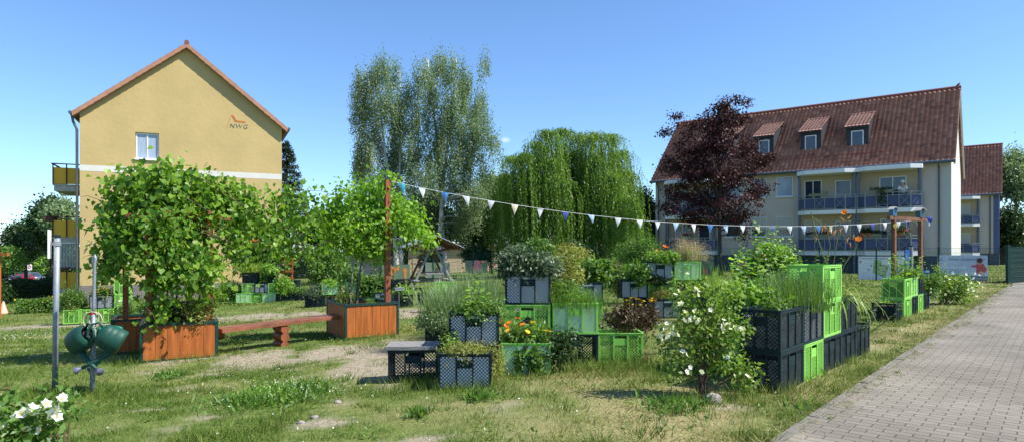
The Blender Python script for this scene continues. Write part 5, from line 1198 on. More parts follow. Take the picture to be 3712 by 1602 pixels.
# ------------------------------------------------------------------ trees
def tree(name, label, base, crown, m_leaf, m_bark, K, per, kr, L, W, trunk_r, droop=.4, shape=KITE, shell=.4, stretch=(1, 1, 1), limbs=26, top=None, group=None, cat='tree', trunks=None, fork=.35, out=.9, limb_r=.3):
    """crown: blobs in world coords; base: world point"""
    r = empty(name, base, 0, label, cat, group); lv = Leaves(); b = Vector(base)
    bl = [(c[0] - b.x, c[1] - b.y, c[2] - b.z) + tuple(c[3:]) for c in crown]
    cs = leaf_cloud(lv, bl, K, per, kr, L, W, shape, droop, shell, stretch, out=out)
    lv.build('crown', m_leaf, r); tb = MB(); zt = max(c[2] + c[5] * .5 for c in bl) if top is None else top
    trunks = trunks or [(0, 0, 0, 0)]
    allp = []
    for (dx, dy, tx, ty) in trunks:
        pts = []; n = 9; cx = np.average([c[0] for c in bl]) if (tx, ty) == (0, 0) and len(trunks) == 1 else tx
        for i in range(n):
            k = i / (n - 1); pts.append(Vector((dx + (cx - dx) * k ** 1.4 * (.6 if len(trunks) == 1 else 1) + random.uniform(-.03, .03) * k * zt * .3, dy + (ty - dy) * k + random.uniform(-.02, .02) * zt * .2 * k, -.15 + (zt + .15) * k)))
        tb.tube(pts, [trunk_r * (1 - .88 * (i / (n - 1)) ** .8) * (1.25 if i == 0 else 1) for i in range(n)], 9); allp.append(pts)
    sel = rng.choice(len(cs), min(limbs, len(cs)), replace=False)
    for j in sel:
        c = Vector(cs[j]); pts = min(allp, key=lambda q: min((p - c).length for p in q)); hz = max(fork * zt, c.z - (c.xy.length * .55 + .1 * zt)); hz = min(hz, zt * .95, max(c.z - .02, fork * zt * .6))
        k = (hz + .15) / (zt + .15) * (len(pts) - 1); i0 = max(0, min(int(k), len(pts) - 2)); p0 = pts[i0].lerp(pts[i0 + 1], k - i0); r0 = trunk_r * (1 - .88 * min(1, k / (len(pts) - 1)) ** .8) * limb_r * 1.4
        mid = p0.lerp(c, .5) + Vector((random.uniform(-1, 1), random.uniform(-1, 1), random.uniform(.2, 1))) * (c - p0).length * .09
        tb.tube([p0, p0.lerp(mid, .5) + Vector((0, 0, .02)), mid, c], [r0, r0 * .8, r0 * .55, r0 * .12], 6, False)
    tb.build('trunk', m_bark, r, True); return r
# birch
YBi = 45.0
def bb_(l, Y_, d=1.6): return [pblob(u, v, Y_ + random.uniform(-1.2, 1.2), ru, rv, max(.4, ru / F * Y_ * .8)) for (u, v, ru, rv) in l]
left = bb_([(1335, 300, 48, 55), (1385, 265, 35, 45), (1420, 300, 45, 70), (1330, 390, 45, 60), (1400, 400, 50, 80), (1440, 450, 45, 90), (1350, 480, 40, 60), (1330, 560, 45, 55), (1320, 640, 35, 70), (1400, 560, 55, 70), (1450, 600, 45, 70), (1390, 680, 60, 50), (1480, 330, 22, 50), (1300, 370, 28, 40), (1310, 520, 28, 35), (1350, 760, 55, 50), (1470, 740, 50, 60), (1300, 310, 24, 36), (1298, 440, 24, 50), (1460, 370, 26, 60), (1310, 600, 30, 50)], YBi)
right = bb_([(1535, 270, 40, 50), (1600, 255, 45, 50), (1655, 285, 50, 60), (1560, 350, 50, 60), (1700, 350, 45, 60), (1630, 380, 60, 70), (1715, 430, 40, 60), (1540, 440, 50, 70), (1620, 480, 70, 70), (1690, 520, 60, 70), (1560, 560, 60, 70), (1640, 600, 80, 70), (1720, 610, 50, 60), (1480, 520, 30, 80), (1550, 660, 70, 60), (1660, 700, 80, 50), (1770, 515, 40, 22), (1800, 560, 22, 55), (1760, 240, 30, 12), (1752, 262, 14, 26), (1720, 720, 60, 40), (1580, 740, 70, 60), (1690, 780, 60, 50), (1730, 480, 40, 40), (1510, 340, 25, 60), (1745, 380, 26, 50), (1500, 450, 30, 70), (1495, 580, 40, 80), (1760, 440, 24, 36), (1770, 640, 30, 50), (1500, 700, 50, 60)], YBi)
bp = GY(1450, YBi)
kb_ = F / YBi
tree('birch_tree', 'tall slender birch with pale stems and drooping grey-green foliage, left one', (GY(1440, YBi).x, YBi, bp.z), left, M['l_birch'], M['birchbark'], 450, 110, .21, .11, .6, .2, 1.2, stretch=(.75, .75, 2.5), limbs=46, shell=.15, trunks=[(0, 0, -1.6, 0), (.2, .3, .1, .2)], limb_r=.26)
tree('birch_tree', 'tallest birch with forked white trunk and hanging twigs, left of the weeping willow', (GY(1600, YBi).x, YBi, GY(1600, YBi).z), right, M['l_birch'], M['birchbark'], 740, 110, .21, .11, .6, .24, 1.2, stretch=(.75, .75, 2.5), limbs=60, shell=.15, trunks=[(-.3, 0, 1.2, 0), (.2, .3, -.9, .2)], limb_r=.26)
# understorey below the birches
def shrubtree(u, v, ru, rv, Y_, label, m_='l_dark', K=200, per=45, L=.22, kr=.35, name='bushy_tree', group=None, ub=None, cat='tree', tr=.14):
    b = GY(ub or u, Y_); bl = [pblob(u + random.uniform(-.35, .35) * ru, v + random.uniform(-.4, .4) * rv, Y_ + random.uniform(-1, 1) * ru / F * Y_ * .5, ru * .55, rv * .55, ru / F * Y_ * .5) for _ in range(7)]
    return tree(name, label, b, bl, M[m_], M['barkdk'], K, per, kr, L, .7, tr, .4, limbs=12, shell=.3, group=group, cat=cat)
UG = 'dark bushy trees beneath the birches'
shrubtree(1390, 800, 90, 70, 47, 'dark bushy tree behind the fruit tree crown, beneath the left birch', 'l_dark', 240, 45, group=UG)
shrubtree(1560, 800, 110, 90, 47, 'dark bushy tree above the picnic shelter roof, beneath the birches', 'l_birch', 330, 45, group=UG)
shrubtree(1740, 800, 110, 90, 48, 'dark bushy tree between the picnic shelter and the willow', 'l_dark', 330, 45, group=UG)
shrubtree(1790, 700, 60, 70, 49, 'small birch-like bush high between birch and willow', 'l_birch', 120, 42, group=UG, ub=1780)
shrubtree(1290, 860, 60, 60, 50, 'dark bush below the left birch, behind the fruit tree trunk', 'l_dark', 130, 40, group=UG)
shrubtree(1160, 840, 90, 70, 52, 'dark tree mass behind the vine garland, right of the conifer', 'l_dark', 240, 40, group=UG)
# willow
YW_ = 41.0; wb = GY(2060, YW_); wr = empty('weeping_willow', wb, 0, 'large weeping willow with long hanging bright green curtains in the centre', 'tree')
lv = Leaves(); tb = MB(); hz0 = P(2060, 480, YW_).z - wb.z
tops = [(1945, 510), (1905, 560), (1985, 480), (2040, 480), (2100, 480), (2160, 490), (2215, 505), (2250, 540), (1860, 590), (1835, 640), (2275, 620), (2080, 560), (2000, 570), (2160, 580), (1930, 640), (2220, 640), (2050, 660), (2130, 680), (1880, 700), (2255, 720), (1985, 720), (2180, 760), (1820, 720), (2280, 780)]
allV = []
for (u, v) in tops:
    hub = P(u, v + random.uniform(-6, 10), YW_ + random.uniform(-2.6, 2.2)) - wb; hub.z += random.uniform(-.05, .3)
    edge = abs(u - 2060) / 220
    tb.tube([(0, 0, 2.2), hub * .5 + Vector((0, 0, 1.4)), hub], [.12, .08, .02], 6, False)
    ns = 88; tone_h = random.random()
    for _ in range(ns):
        a = random.uniform(0, 2 * PI); rad = random.uniform(.1, 1.0); st = hub + Vector((random.gauss(0, .25), random.gauss(0, .25), random.uniform(-.25, .15)))
        dx, dy = math.cos(a) * rad, math.sin(a) * rad * .9
        zend = random.uniform(.25, 2.6) if random.random() < .6 else random.uniform(2.0, 4.5); zend = min(zend, st.z - .8); ln = st.z - zend
        n = int(ln / .062); t = np.linspace(0, 1, n); s_ = np.minimum(t * ln / .9, 1)
        x = st.x + dx * np.sqrt(s_) + .12 * np.sin(t * 3 + a); y = st.y + dy * np.sqrt(s_); z = st.z + .18 * np.sin(np.minimum(s_, 1) * PI) - ln * t
        p = np.stack([x, y, z], 1) + rng.normal(size=(n, 3)) * .03
        D = rng.normal(size=(n, 3)) * .45 + np.array([0, 0, -1.1]) + np.array([dx, dy, 0]) * .3
        N_ = rdir(n, .3) + np.array([dx, dy, 0]) * .8; lv.put(p, D, N_, rng.uniform(.13, .22, n), .048, KITE, np.clip(tone_h * .45 + random.random() * .35 + rng.random(n) * .3, 0, 1))
lv.build('hanging_foliage', M['l_willow'], wr)
tb.tube([(0, 0, -.2), (.1, 0, 1.2), (0, .1, 2.6), (-.3, .1, 4.5)], [.42, .34, .3, .12], 12); tb.build('trunk', M['bark'], wr, True)
# copper beech
YC_ = 37.0; cb_ = GY(2611, YC_)
bl = bb_([(2600, 400, 38, 45), (2655, 372, 30, 25), (2700, 365, 28, 18), (2570, 450, 60, 50), (2660, 440, 60, 50), (2500, 460, 45, 28), (2455, 420, 25, 14), (2520, 540, 80, 50), (2620, 530, 80, 60), (2700, 545, 60, 50), (2440, 600, 50, 35), (2540, 630, 90, 55), (2650, 640, 90, 60), (2750, 600, 50, 35), (2790, 570, 30, 14), (2460, 700, 60, 40), (2560, 720, 90, 50), (2680, 730, 80, 50), (2760, 690, 50, 40), (2430, 760, 40, 30), (2530, 790, 70, 35), (2640, 790, 70, 35), (2720, 790, 40, 40), (2695, 850, 18, 40), (2425, 480, 22, 12)], YC_)
tree('copper_beech', 'dark purple-leaved beech with slim grey trunk in front of the long house', cb_, bl, M['l_beech'], M['barkdk'], 640, 40, .17, .12, .75, .14, .5, limbs=80, shell=.1, stretch=(1.2, 1.1, .75), top=(P(2630, 360, YC_).z - cb_.z), fork=.28, limb_r=.35)
# conifer behind the yellow house
Yk = 50; ck = GY(1062, Yk); cr = empty('conifer', ck, 0, 'narrow dark conifer rising behind the right edge of the yellow house', 'tree'); lv = Leaves(); zt_ = P(1062, 512, Yk).z - ck.z
tb = MB(); tb.tube([(0, 0, -.2), (-.5, 0, zt_ * .5), (-.55, 0, zt_)], [.2, .12, .02], 8); 
for i in range(330):
    k = random.random() ** .8; z = 1 + (zt_ - 1) * k; rr = (1 - k) ** .75 * 2.7 + .12; a = random.uniform(0, 2 * PI); n = int(26 + rr * 24); t = rng.random(n) ** .7
    bx = -.5 * min(1, z / zt_ * 2)
    x = bx + math.cos(a) * rr * t; y = math.sin(a) * rr * t; zz = z - .28 * rr * t + .2 * rr * t * t + rng.normal(0, .05, n); lv.put(np.stack([x, y, zz - rng.random(n) * .18], 1), rdir(n, -.5) + np.array([math.cos(a), math.sin(a), 0]) * .7, rdir(n, .8), .2, .06)
lv.build('needles', M['l_conifer'], cr); tb.build('trunk', M['barkdk'], cr)
# big bush by the yellow house, hedge-like round shrubs
shrubtree(930, 860, 120, 150, 29.5, 'large dense bush growing against the right side of the yellow house', 'l_mid', 420, 48, .14, .22, 'large_bush', cat='bush', ub=930)
shrubtree(1190, 975, 85, 75, 33, 'clipped round bush at the mesh fence left of the fruit tree', 'l_mid', 300, 46, .13, .16, 'round_bush', cat='bush', tr=.05)
shrubtree(1560, 955, 42, 35, 40.5, 'dark bush behind the fence under the picnic shelter', 'l_dark', 90, 40, .15, .2, 'round_bush', cat='bush', tr=.05)
shrubtree(1720, 925, 70, 30, 41.5, 'dark clipped bush behind the fence, right of the picnic shelter', 'l_dark', 120, 40, .15, .2, 'round_bush', cat='bush', tr=.05)
shrubtree(1955, 925, 62, 50, 24, 'fresh green rounded bush behind the sage crate', 'l_mid', 260, 46, .09, .12, 'round_bush', cat='bush', tr=.04)
shrubtree(2100, 915, 35, 40, 30, 'dark green round bush between willow and yellow-green shrub', 'l_dark', 100, 40, .1, .14, 'round_bush', cat='bush', tr=.04)
# background trees
BGk = 'background trees at the horizon'
shrubtree(2335, 800, 60, 115, 56, 'dark green tree filling the gap between willow and long house', 'l_dark', 320, 45, .22, .4, group=BGk)
shrubtree(2290, 860, 60, 70, 52, 'mid green tree low beside the willow curtain', 'l_mid', 160, 42, .2, .4, group=BGk)
def shrub2(*a, **k): return shrubtree(*a, **k)
r_ = shrubtree(3690, 640, 75, 110, 66, 'tall birch-like tree at the right edge behind the smaller house', 'l_birch', 420, 45, .24, .5, 'edge_tree', group=BGk, ub=3680, tr=.3)
shrubtree(3670, 830, 60, 90, 64, 'lower part dark tree at the right edge beside the brown shed', 'l_dark', 200, 42, .24, .45, group=BGk, ub=3690)
shrubtree(190, 830, 70, 110, 88, 'tall dark tree left of the yellow house balconies', 'l_dark', 420, 46, .42, .75, group=BGk, tr=.3)
shrubtree(95, 860, 70, 70, 92, 'dark rounded tree above the parked cars', 'l_dark', 300, 46, .42, .7, group=BGk, tr=.3)
shrubtree(215, 790, 40, 50, 84, 'pale feathery tree touching the balconies from behind', 'l_birch', 160, 42, .36, .6, group=BGk, tr=.2)
shrubtree(25, 930, 45, 40, 84, 'light green young tree at the far left edge', 'l_mid', 150, 40, .3, .5, group=BGk, tr=.12)
shrubtree(130, 940, 60, 35, 125, 'pale green trees behind the street sign', 'l_light', 160, 40, .5, .8, group=BGk, tr=.2)
shrubtree(250, 940, 60, 60, 100, 'dark tree beneath the balconies at the left', 'l_dark', 200, 40, .4, .7, group=BGk, tr=.2)
# far wood closing the horizon
fw = Leaves()
for (u0, u1, vt, Y_, n_) in ((-60, 330, 935, 150, 9000), (1020, 1900, 880, 75, 26000), (2230, 2400, 830, 80, 6000), (3500, 3760, 870, 95, 9000)):
    u = rng.uniform(u0, u1, n_); hN = .35 + .65 * vnoise(u, u * 0 + Y_, 60, 5) + .25 * vnoise(u, u * 0, 17, 6); Yv = Y_ + rng.uniform(-6, 10, n_); x = (u - UC) / F * Yv; zg = gz(x, Yv); zt_ = 1.5 + (905 - vt) / F * Y_ ; z = zg + rng.random(n_) ** .7 * (zt_ - zg) * np.clip(hN, .3, 1.15)
    fw.put(np.stack([x, Yv, z], 1), rdir(n_, -.3), rdir(n_, .6), Y_ * .0055, Y_ * .004)
fw.build('distant_wood', M['l_dark'], kind='stuff', label='dark line of distant trees and hedges along the horizon')
# left hedge + low flowering bushes
def hedge(name, label, u0, u1, Y0, Y1, h, wd, m_, n_, L=.08, flowers=None):
    p, q = GY(u0, Y0), GY(u1, Y1); d = q - p; ln = d.xy.length; nn = Vector((-d.y, d.x, 0)).normalized(); t = rng.random(n_); s = rng.normal(0, wd * .35, n_); x = p.x + d.x * t + nn.x * s; y = p.y + d.y * t + nn.y * s
    z = gz(x, y) + h * (rng.random(n_) ** .5) * (.8 + .3 * vnoise(x, y, .5, 3)) * np.sqrt(np.clip(1 - (s / wd) ** 2, .1, 1)); b = p.copy(); r = empty(name, b, 0, label, 'hedge'); lv = Leaves()
    P_ = np.stack([x, y, z], 1) - np.array(b); lv.put(P_, rdir(n_, .2), rdir(n_, .7), L, L * .6); lv.build('foliage', M[m_], r)
    if flowers:
        k = rng.choice(n_, flowers[1]); f_ = Leaves(); P2 = P_[k] + np.array([0, -.05, .06]); f_.put(P2, rdir(len(k)), rdir(len(k), .6), L * .9, L * .9); f_.build('blossoms', M[flowers[0]], r)
    return r
hedge('clipped_hedge', 'long dark clipped hedge running behind the lawn at the far left', -60, 205, 31, 42, 1.35, 1.0, 'l_dark', 16000, .11)
hedge('flowering_hedge', 'low rounded hedge with yellow flowers at the left, before the dark hedge', 60, 260, 24.5, 25.5, .62, .7, 'l_mid', 9000, .075, ('pet_yellow', 60))

# ------------------------------------------------------------------ plants
def plant(name, label, cat, base, parts, group=None):
    r = empty(name, base, 0, label, cat, group)
    for p in parts:
        k = p[0]
        if k == 'bush':       # ('bush', mat, rx, ry, rz, zc, K, per, L, W, kr[, droop])
            _, m_, rx, ry, rz, zc, K, per, L, W, kr = p[:11]; dr = p[11] if len(p) > 11 else .2; sx = p[12] if len(p) > 12 else 0
            lv = Leaves(); nb_ = 6; bl = [(random.uniform(-.5, .5) * rx + sx, random.uniform(-.5, .5) * ry, zc + random.uniform(-.4, .45) * rz, rx * .6, ry * .6, rz * .6) for _ in range(nb_)]
            c = leaf_cloud(lv, bl, K, per, kr, L, W, KITE, dr, .2); lv.build('foliage', M[m_], r)
            st_ = MB()
            for j in range(min(14, K)): q = Vector(c[j]); st_.tube([(random.uniform(-.03, .03) + sx * .6, random.uniform(-.03, .03), 0), (q.x * .5 + sx * .3, q.y * .5, q.z * .6), tuple(q)], [.006, .005, .002], 5, False)
            st_.build('stems', M['stem'], r)
        elif k == 'spikes':   # ('spikes', mat, n, radius, height, width, spread, bend)
            _, m_, n, rad, h, wd, spr = p[:7]; lv = Leaves(); t = nrm(rng.normal(size=(n, 3))) * np.array([1, 1, 0]); x0 = rng.normal(size=(n, 2)) * rad * .5
            hh = h * rng.uniform(.55, 1.1, n); seg = 5; prev = np.stack([x0[:, 0], x0[:, 1], x0[:, 0] * 0], 1); out = np.stack([t[:, 0], t[:, 1], t[:, 0] * 0], 1) * spr * rng.uniform(.3, 1.2, (n, 1)) + np.stack([x0[:, 0], x0[:, 1], x0[:, 0] * 0], 1) * spr
            tone = rng.random(n)
            for s in range(seg):
                k1 = (s + 1) / seg; bend = p[7] if len(p) > 7 else 0
                cur = np.stack([x0[:, 0], x0[:, 1], x0[:, 0] * 0], 1) + out * h * (k1 ** 1.5) + np.stack([k1 * 0 * hh, hh * 0, hh * (k1 - bend * k1 ** 2.6)], 1)
                D = cur - prev; L = np.linalg.norm(D, axis=1) * 1.08; N_ = nrm(np.cross(D, np.array([0, 0, 1.0])) + 1e-3); N_ = nrm(np.cross(N_, D)); lv.put(prev, D, N_ + rng.normal(size=(n, 3)) * .25, L, wd * (1 - .6 * k1), (np.array([[-.5, 0, 0], [.5, 0, 0], [.42, 1, 0], [-.42, 1, 0]]), [np.array([[0, 1, 2, 3]])]), tone); prev = cur
            lv.build(p[8] if len(p) > 8 else 'blades', M[m_], r)
        elif k == 'flowers':  # ('flowers', mat, [(x,y,z)], size, stem?)
            _, m_, pts, s_ = p[:4]; fm = flower_mesh(m_, s_)
            sm_ = MB()
            for q in pts:
                inst('flower', fm, r, q, (random.uniform(-.6, .2), random.uniform(-.4, .4), random.uniform(0, 6)))
                if len(p) > 4: sm_.tube([(q[0] * .4, q[1] * .4, 0), (q[0] * .9, q[1] * .9, q[2] * .6), (q[0], q[1], q[2])], .003 if s_ < .06 else .004, 5, False)
            if len(p) > 4: sm_.build('flower_stems', M['stem'], r)
        elif k == 'stalks':   # tall thin stalks with leaves: ('stalks', mat, n, rad, h, L)
            _, m_, n, rad, h, L = p[:6]; lv = Leaves(); st_ = MB()
            for i in range(n):
                x, y = random.gauss(0, rad * .5), random.gauss(0, rad * .5); hh = h * random.uniform(.6, 1.05); tx, ty = x * 1.8 + random.uniform(-.05, .05), y * 1.8 + random.uniform(-.05, .05)
                st_.tube([(x, y, 0), ((x + tx) / 2, (y + ty) / 2, hh * .5), (tx, ty, hh)], [.007, .005, .002], 5, False); k2 = int(hh / (L * .22)); t = np.linspace(.12, 1, k2)
                P_ = np.stack([x + (tx - x) * t, y + (ty - y) * t, hh * t], 1); a = rng.uniform(0, 2 * PI, k2); D = np.stack([np.cos(a), np.sin(a), rng.uniform(-.3, .5, k2)], 1); lv.put(P_, D, np.array([0, 0, 1.0]) + rng.normal(size=(k2, 3)) * .35, L * (1.1 - .6 * t) * rng.uniform(.8, 1.2, k2), L * .38)
            lv.build('foliage', M[m_], r); st_.build('stems', M['stem'], r)
    return r
FM = {}
def flower_mesh(m_, s):
    if (m_, s) in FM: return FM[(m_, s)]
    lv = Leaves(); n = {'pet_white': 5, 'pet_orange': 6 if s > .09 else 14}.get(m_, 14); a = np.arange(n) * 2 * PI / n; up = .45 if n < 8 else .25
    D = np.stack([np.cos(a), np.sin(a), a * 0 + up], 1); lv.put(np.zeros((n, 3)), D, np.array([0, 0, 1.0]) - D * .3, s * .55, s * (.5 if n < 8 else .22), KITE, rng.random(n) * .5 + .5)
    me_ = lv.build('tmp', M[m_]); me = me_.data; bpy.data.objects.remove(me_)
    c = MB(); c.blob((0, 0, s * .08), s * .1, 6, 4)
    me.materials.append(M['pet_yellow']); bm_v = len(me.vertices)
    import bmesh
    b = bmesh.new(); b.from_mesh(me); al = b.verts.layers.float.get('rnd'); vs_ = [b.verts.new(v) for v in c.v]; b.verts.ensure_lookup_table()
    for f in c.f: ff = b.faces.new([vs_[i] for i in f]); ff.material_index = 1
    b.to_mesh(me); b.free(); me.name = 'flower'; FM[(m_, s)] = me; return me
def top(c, z=.345, dx=0, dy=0):
    s = c.scale; q = Matrix.Rotation(c.rotation_euler[2], 4, 'Z') @ Vector((dx * s[0], dy * s[1], 0)); return Vector((c.location.x + q.x, c.location.y + q.y, c.location.z + z * s[2]))
R = random.uniform
# front stack
plant('stonecrop', 'yellow-green stonecrop cushion spilling over the foremost dark crate', 'plant', top(cA2), [('bush', 'l_yellow', .36, .24, .10, .06, 150, 26, .022, .8, .04), ('bush', 'l_yellow', .10, .2, .22, -.12, 50, 24, .022, .8, .04, .2, .34)])
plant('leafy_shoots', 'upright pale green shoots at the left corner of the foremost crate', 'plant', top(cA2, .35, -.18, .08), [('stalks', 'l_light', 7, .10, .27, .075)])
plant('mint', 'low mint and wild strawberry carpet over the raised white-lined dark crate', 'plant', top(cA3), [('bush', 'l_mid', .40, .26, .12, .07, 170, 28, .035, .8, .05), ('bush', 'l_brown', .36, .22, .08, .0, 40, 20, .03, .6, .05)])
plant('young_sunflowers', 'pale broad-leaved sunflower seedlings rising from the mint crate', 'plant', top(cA3, .345, .02, .05), [('stalks', 'l_light', 6, .2, .42, .17)])
plant('bindweed', 'dark trailing leaves down the left edge of the mint crate', 'plant', top(cA3, .1, -.31, -.18), [('bush', 'l_dark', .06, .06, .2, -.05, 40, 18, .04, .7, .04)])
gl_ = GY(1610, 10.4); plant('lavender', 'big silvery lavender clump left behind the mint crate', 'plant', gl_ + Vector((0, 0, .35)), [('spikes', 'l_lav', 900, .32, .78, .012, .42, .15), ('bush', 'l_lav', .4, .4, .22, .12, 130, 30, .05, .35, .06)])
cLav = crate(gl_.x, gl_.y, 0, .1, 'dark', 'black', 'hi', 'dark crate buried under the silvery lavender clump', FG)
gl2 = GY(1730, 11.6); plant('tall_grasses', 'tall feathery grasses with red poppies behind the lavender', 'plant', gl2 + Vector((0, 0, .35)), [('spikes', 'l_lav', 700, .5, .95, .010, .3, .1), ('spikes', 'l_mid', 500, .5, .7, .012, .35, .2), ('flowers', 'pet_red', [(.02, 0, .98), (.1, .1, 1.02), (.2, 0, .9), (-.25, 0, .86), (.3, .1, .96), (-.05, .1, .9)], .05, 1)])
crate(gl2.x, gl2.y, 0, .1, 'dark', 'black', 'hi', 'dark crate hidden by tall grasses with red poppies', FG)
sg_ = plant('marigolds', 'orange and yellow marigolds in the light green crate', 'plant', top(cA4), [('bush', 'l_mid', .30, .22, .12, .09, 130, 24, .06, .4, .045), ('bush', 'l_light', .28, .2, .08, .12, 50, 20, .07, .35, .04),
  ('flowers', 'pet_orange', [(-.30, -.14, .33), (-.20, -.16, .31), (-.10, -.15, .36), (-.04, -.18, .29), (-.24, -.18, .27)], .075, 1), ('flowers', 'pet_yellow', [(-.22, -.2, .22), (.09, -.17, .31), (.24, -.18, .21), (.30, -.17, .20), (.02, -.2, .2)], .078, 1)])
plant('ivy', 'green ivy hanging down the front of the marigold crate', 'plant', top(cA4, .38, .12, -.215), [('bush', 'l_mid', .07, .03, .18, -.17, 60, 20, .045, .9, .03), ('bush', 'l_mid', .03, .03, .16, -.15, 22, 16, .035, .9, .03, .2, -.2)])
plant('creeping_herb', 'dark leafy creeper between the marigold crate and the black crate', 'plant', G(2035, 1345), [('bush', 'l_dark', .22, .2, .24, .28, 90, 22, .045, .55, .06)])
plant('sage', 'dense grey-green sage bush on the topmost dark crate', 'plant', top(cA6), [('bush', 'l_sage', .38, .3, .24, .18, 210, 30, .062, .42, .06), ('bush', 'l_dark', .34, .28, .2, .14, 90, 24, .05, .4, .06)])
plant('feathery_grass', 'soft light green feathery herbs on the white-lined green crate', 'plant', top(cA7), [('bush', 'l_light', .32, .22, .14, .12, 120, 30, .05, .14, .06), ('spikes', 'l_mid', 700, .40, .34, .008, .5, .25), ('bush', 'l_mid', .2, .15, .16, .22, 50, 26, .045, .3, .05, .2, -.1)])
plant('reddish_creeper', 'thin yellow-green shrub behind the white-lined green crate', 'plant', P(2040, 1020, 9.6), [('bush', 'l_yellow', .24, .2, .30, .12, 90, 22, .05, .5, .07)])
plant('golden_shrub', 'yellow-green leaved shrub standing before the willow', 'bush', GY(2075, 15.5) + Vector((0, 0, .4)), [('bush', 'l_yellow', .38, .3, .42, .85, 130, 26, .08, .6, .09), ('bush', 'l_light', .3, .3, .3, .6, 50, 24, .08, .6, .09)])
plant('broadleaf_shrub', 'broad-leaved green shrub right of the yellow-green one', 'bush', GY(2150, 14.8) + Vector((0, 0, .4)), [('bush', 'l_mid', .36, .3, .32, .62, 110, 22, .12, .5, .08), ('stalks', 'l_light', 7, .2, .9, .13)])
plant('currant_bush', 'small sparse bush between the two middle stacks', 'bush', GY(2240, 17) + Vector((0, 0, .2)), [('bush', 'l_mid', .4, .3, .38, .5, 90, 20, .07, .6, .1), ('bush', 'l_brown', .3, .2, .2, .8, 20, 14, .06, .5, .08)])
plant('withered_flowers', 'withered dark brown plant with yellow button flowers before the middle stack', 'plant', GY(2300, 10.2), [('bush', 'l_brown', .42, .3, .20, .42, 130, 26, .05, .5, .06), ('spikes', 'l_brown', 60, .12, .5, .01, .5, .1, 'dead_stems'),
  ('flowers', 'pet_yellow', [(R(-.12, .34), R(-.15, .15), R(.62, .74)) for _ in range(22)], .045, 1)])
plant('dried_stalks', 'withered drooping stalks in the low green crate', 'plant', top(cA9, .2, .1, 0), [('spikes', 'l_brown', 60, .15, .55, .012, .35, .3, 'dead_stems'), ('bush', 'l_brown', .14, .15, .25, .35, 40, 20, .05, .5, .05), ('bush', 'l_yellow', .2, .12, .06, .05, 16, 12, .05, .4, .04)])
plant('grey_leaf_plant', 'pale large-leaved plant on the ground left of the middle stack', 'plant', GY(2205, 11.6), [('stalks', 'l_sage', 6, .2, .5, .13)])
plant('dead_stems', 'dead brown stalks at the right foot of the low green crate', 'plant', G(2325, 1312), [('spikes', 'l_brown', 60, .12, .25, .012, .5, .2, 'dead_blades')])
# middle stack
Pm = lambda u, v: P(u, v, 14.3)
plant('orange_lilies', 'orange lilies over green leaves on the top left crate of the middle stack', 'plant', Pm(2393, 942), [('bush', 'l_light', .32, .2, .10, .06, 80, 22, .07, .5, .05), ('flowers', 'pet_orange', [(.02, -.1, .25), (.10, -.1, .32), (.06, -.12, .30), (-.10, -.1, .20), (.26, -.12, .06), (.14, -.08, .28)], .11, 1)])
plant('seed_heads', 'dry beige feathery seed heads on the top right green crate', 'plant', Pm(2500, 942), [('bush', 'l_dry', .38, .25, .24, .22, 130, 34, .05, .08, .08), ('spikes', 'l_dry', 160, .4, .45, .008, .3, .1), ('bush', 'l_light', .2, .15, .12, .1, 30, 20, .05, .5, .05)])
plant('tomato_bush', 'bushy green plants on the left shoulder of the middle stack', 'plant', Pm(2300, 1015), [('bush', 'l_mid', .34, .25, .2, .12, 90, 24, .07, .55, .07)])
plant('rowan_shrub', 'loose feathery-leaved shrub rising left behind the middle stack', 'bush', GY(2320, 17.5), [('bush', 'l_mid', .55, .4, .55, 1.4, 170, 26, .07, .4, .12), ('stalks', 'l_mid', 6, .4, 2.1, .16), ('bush', 'l_light', .3, .3, .3, 1.0, 50, 22, .08, .5, .1)])
plant('ladys_mantle', 'yellow-green flowering cushion at the foot of the middle stack', 'plant', Pm(2396, 1085), [('bush', 'l_yellow', .28, .16, .16, .13, 100, 26, .03, .6, .05)])
plant('trailing_leaves', 'dark leaves hanging over the central green crate of the middle stack', 'plant', Pm(2390, 1020) + Vector((0, -.05, 0)), [('bush', 'l_dark', .26, .08, .08, .02, 50, 18, .06, .7, .04)])
plant('reed_grass', 'tall upright green grass in the low crate right of the middle stack', 'plant', GY(2592, 15.8) + Vector((0, 0, .36)), [('spikes', 'l_light', 70, .25, .75, .014, .15, .05), ('spikes', 'l_dry', 90, .25, .35, .012, .3, .3)])
plant('fennel', 'thin tall fennel stalk in front of the white-lined green crate', 'plant', GY(2490, 13.3), [('stalks', 'l_light', 4, .15, 1.5, .12)])
# mock orange near the path
def mock_orange(name, label, base, blobs, stems, K, per, flowers, L=.05, fs=.058):
    r = empty(name, base, 0, label, 'bush'); lv = Leaves(); c = leaf_cloud(lv, blobs, K, per, .06, L, .55, KITE, .25, .1, Lvar=.4); lv.build('foliage', M['l_phila'], r); b = MB()
    for j in range(stems):
        q = Vector(c[j]); b.tube([(R(-.09, .09), R(-.07, .07), -.03), (q.x * .35 + R(-.03, .03), q.y * .35, q.z * .5), tuple(q)], [.010, .007, .003], 6, False)
    b.build('stems', M['stembrown'], r); fm = flower_mesh('pet_white', fs)
    for q in flowers:
        for _ in range(q[4] if len(q) > 4 else 1):
            inst('flower', fm, r, (q[0] + R(-q[3], q[3]), q[1] + R(-.08, .02), q[2] + R(-q[3], q[3])), (R(.3, 1.5), R(-.5, .5), R(0, 6)))
    return r
bs_ = G(2548, 1438); kk = bs_.y / F
def lb(u, v, ru, rv, dy=0): p = P(u, v, bs_.y) - bs_; return (p.x, dy, p.z, ru * kk, max(.1, ru * kk * .8), rv * kk)
def lf(u, v, s, n): p = P(u, v, bs_.y) - bs_; return (p.x, -.14, p.z, s, n)
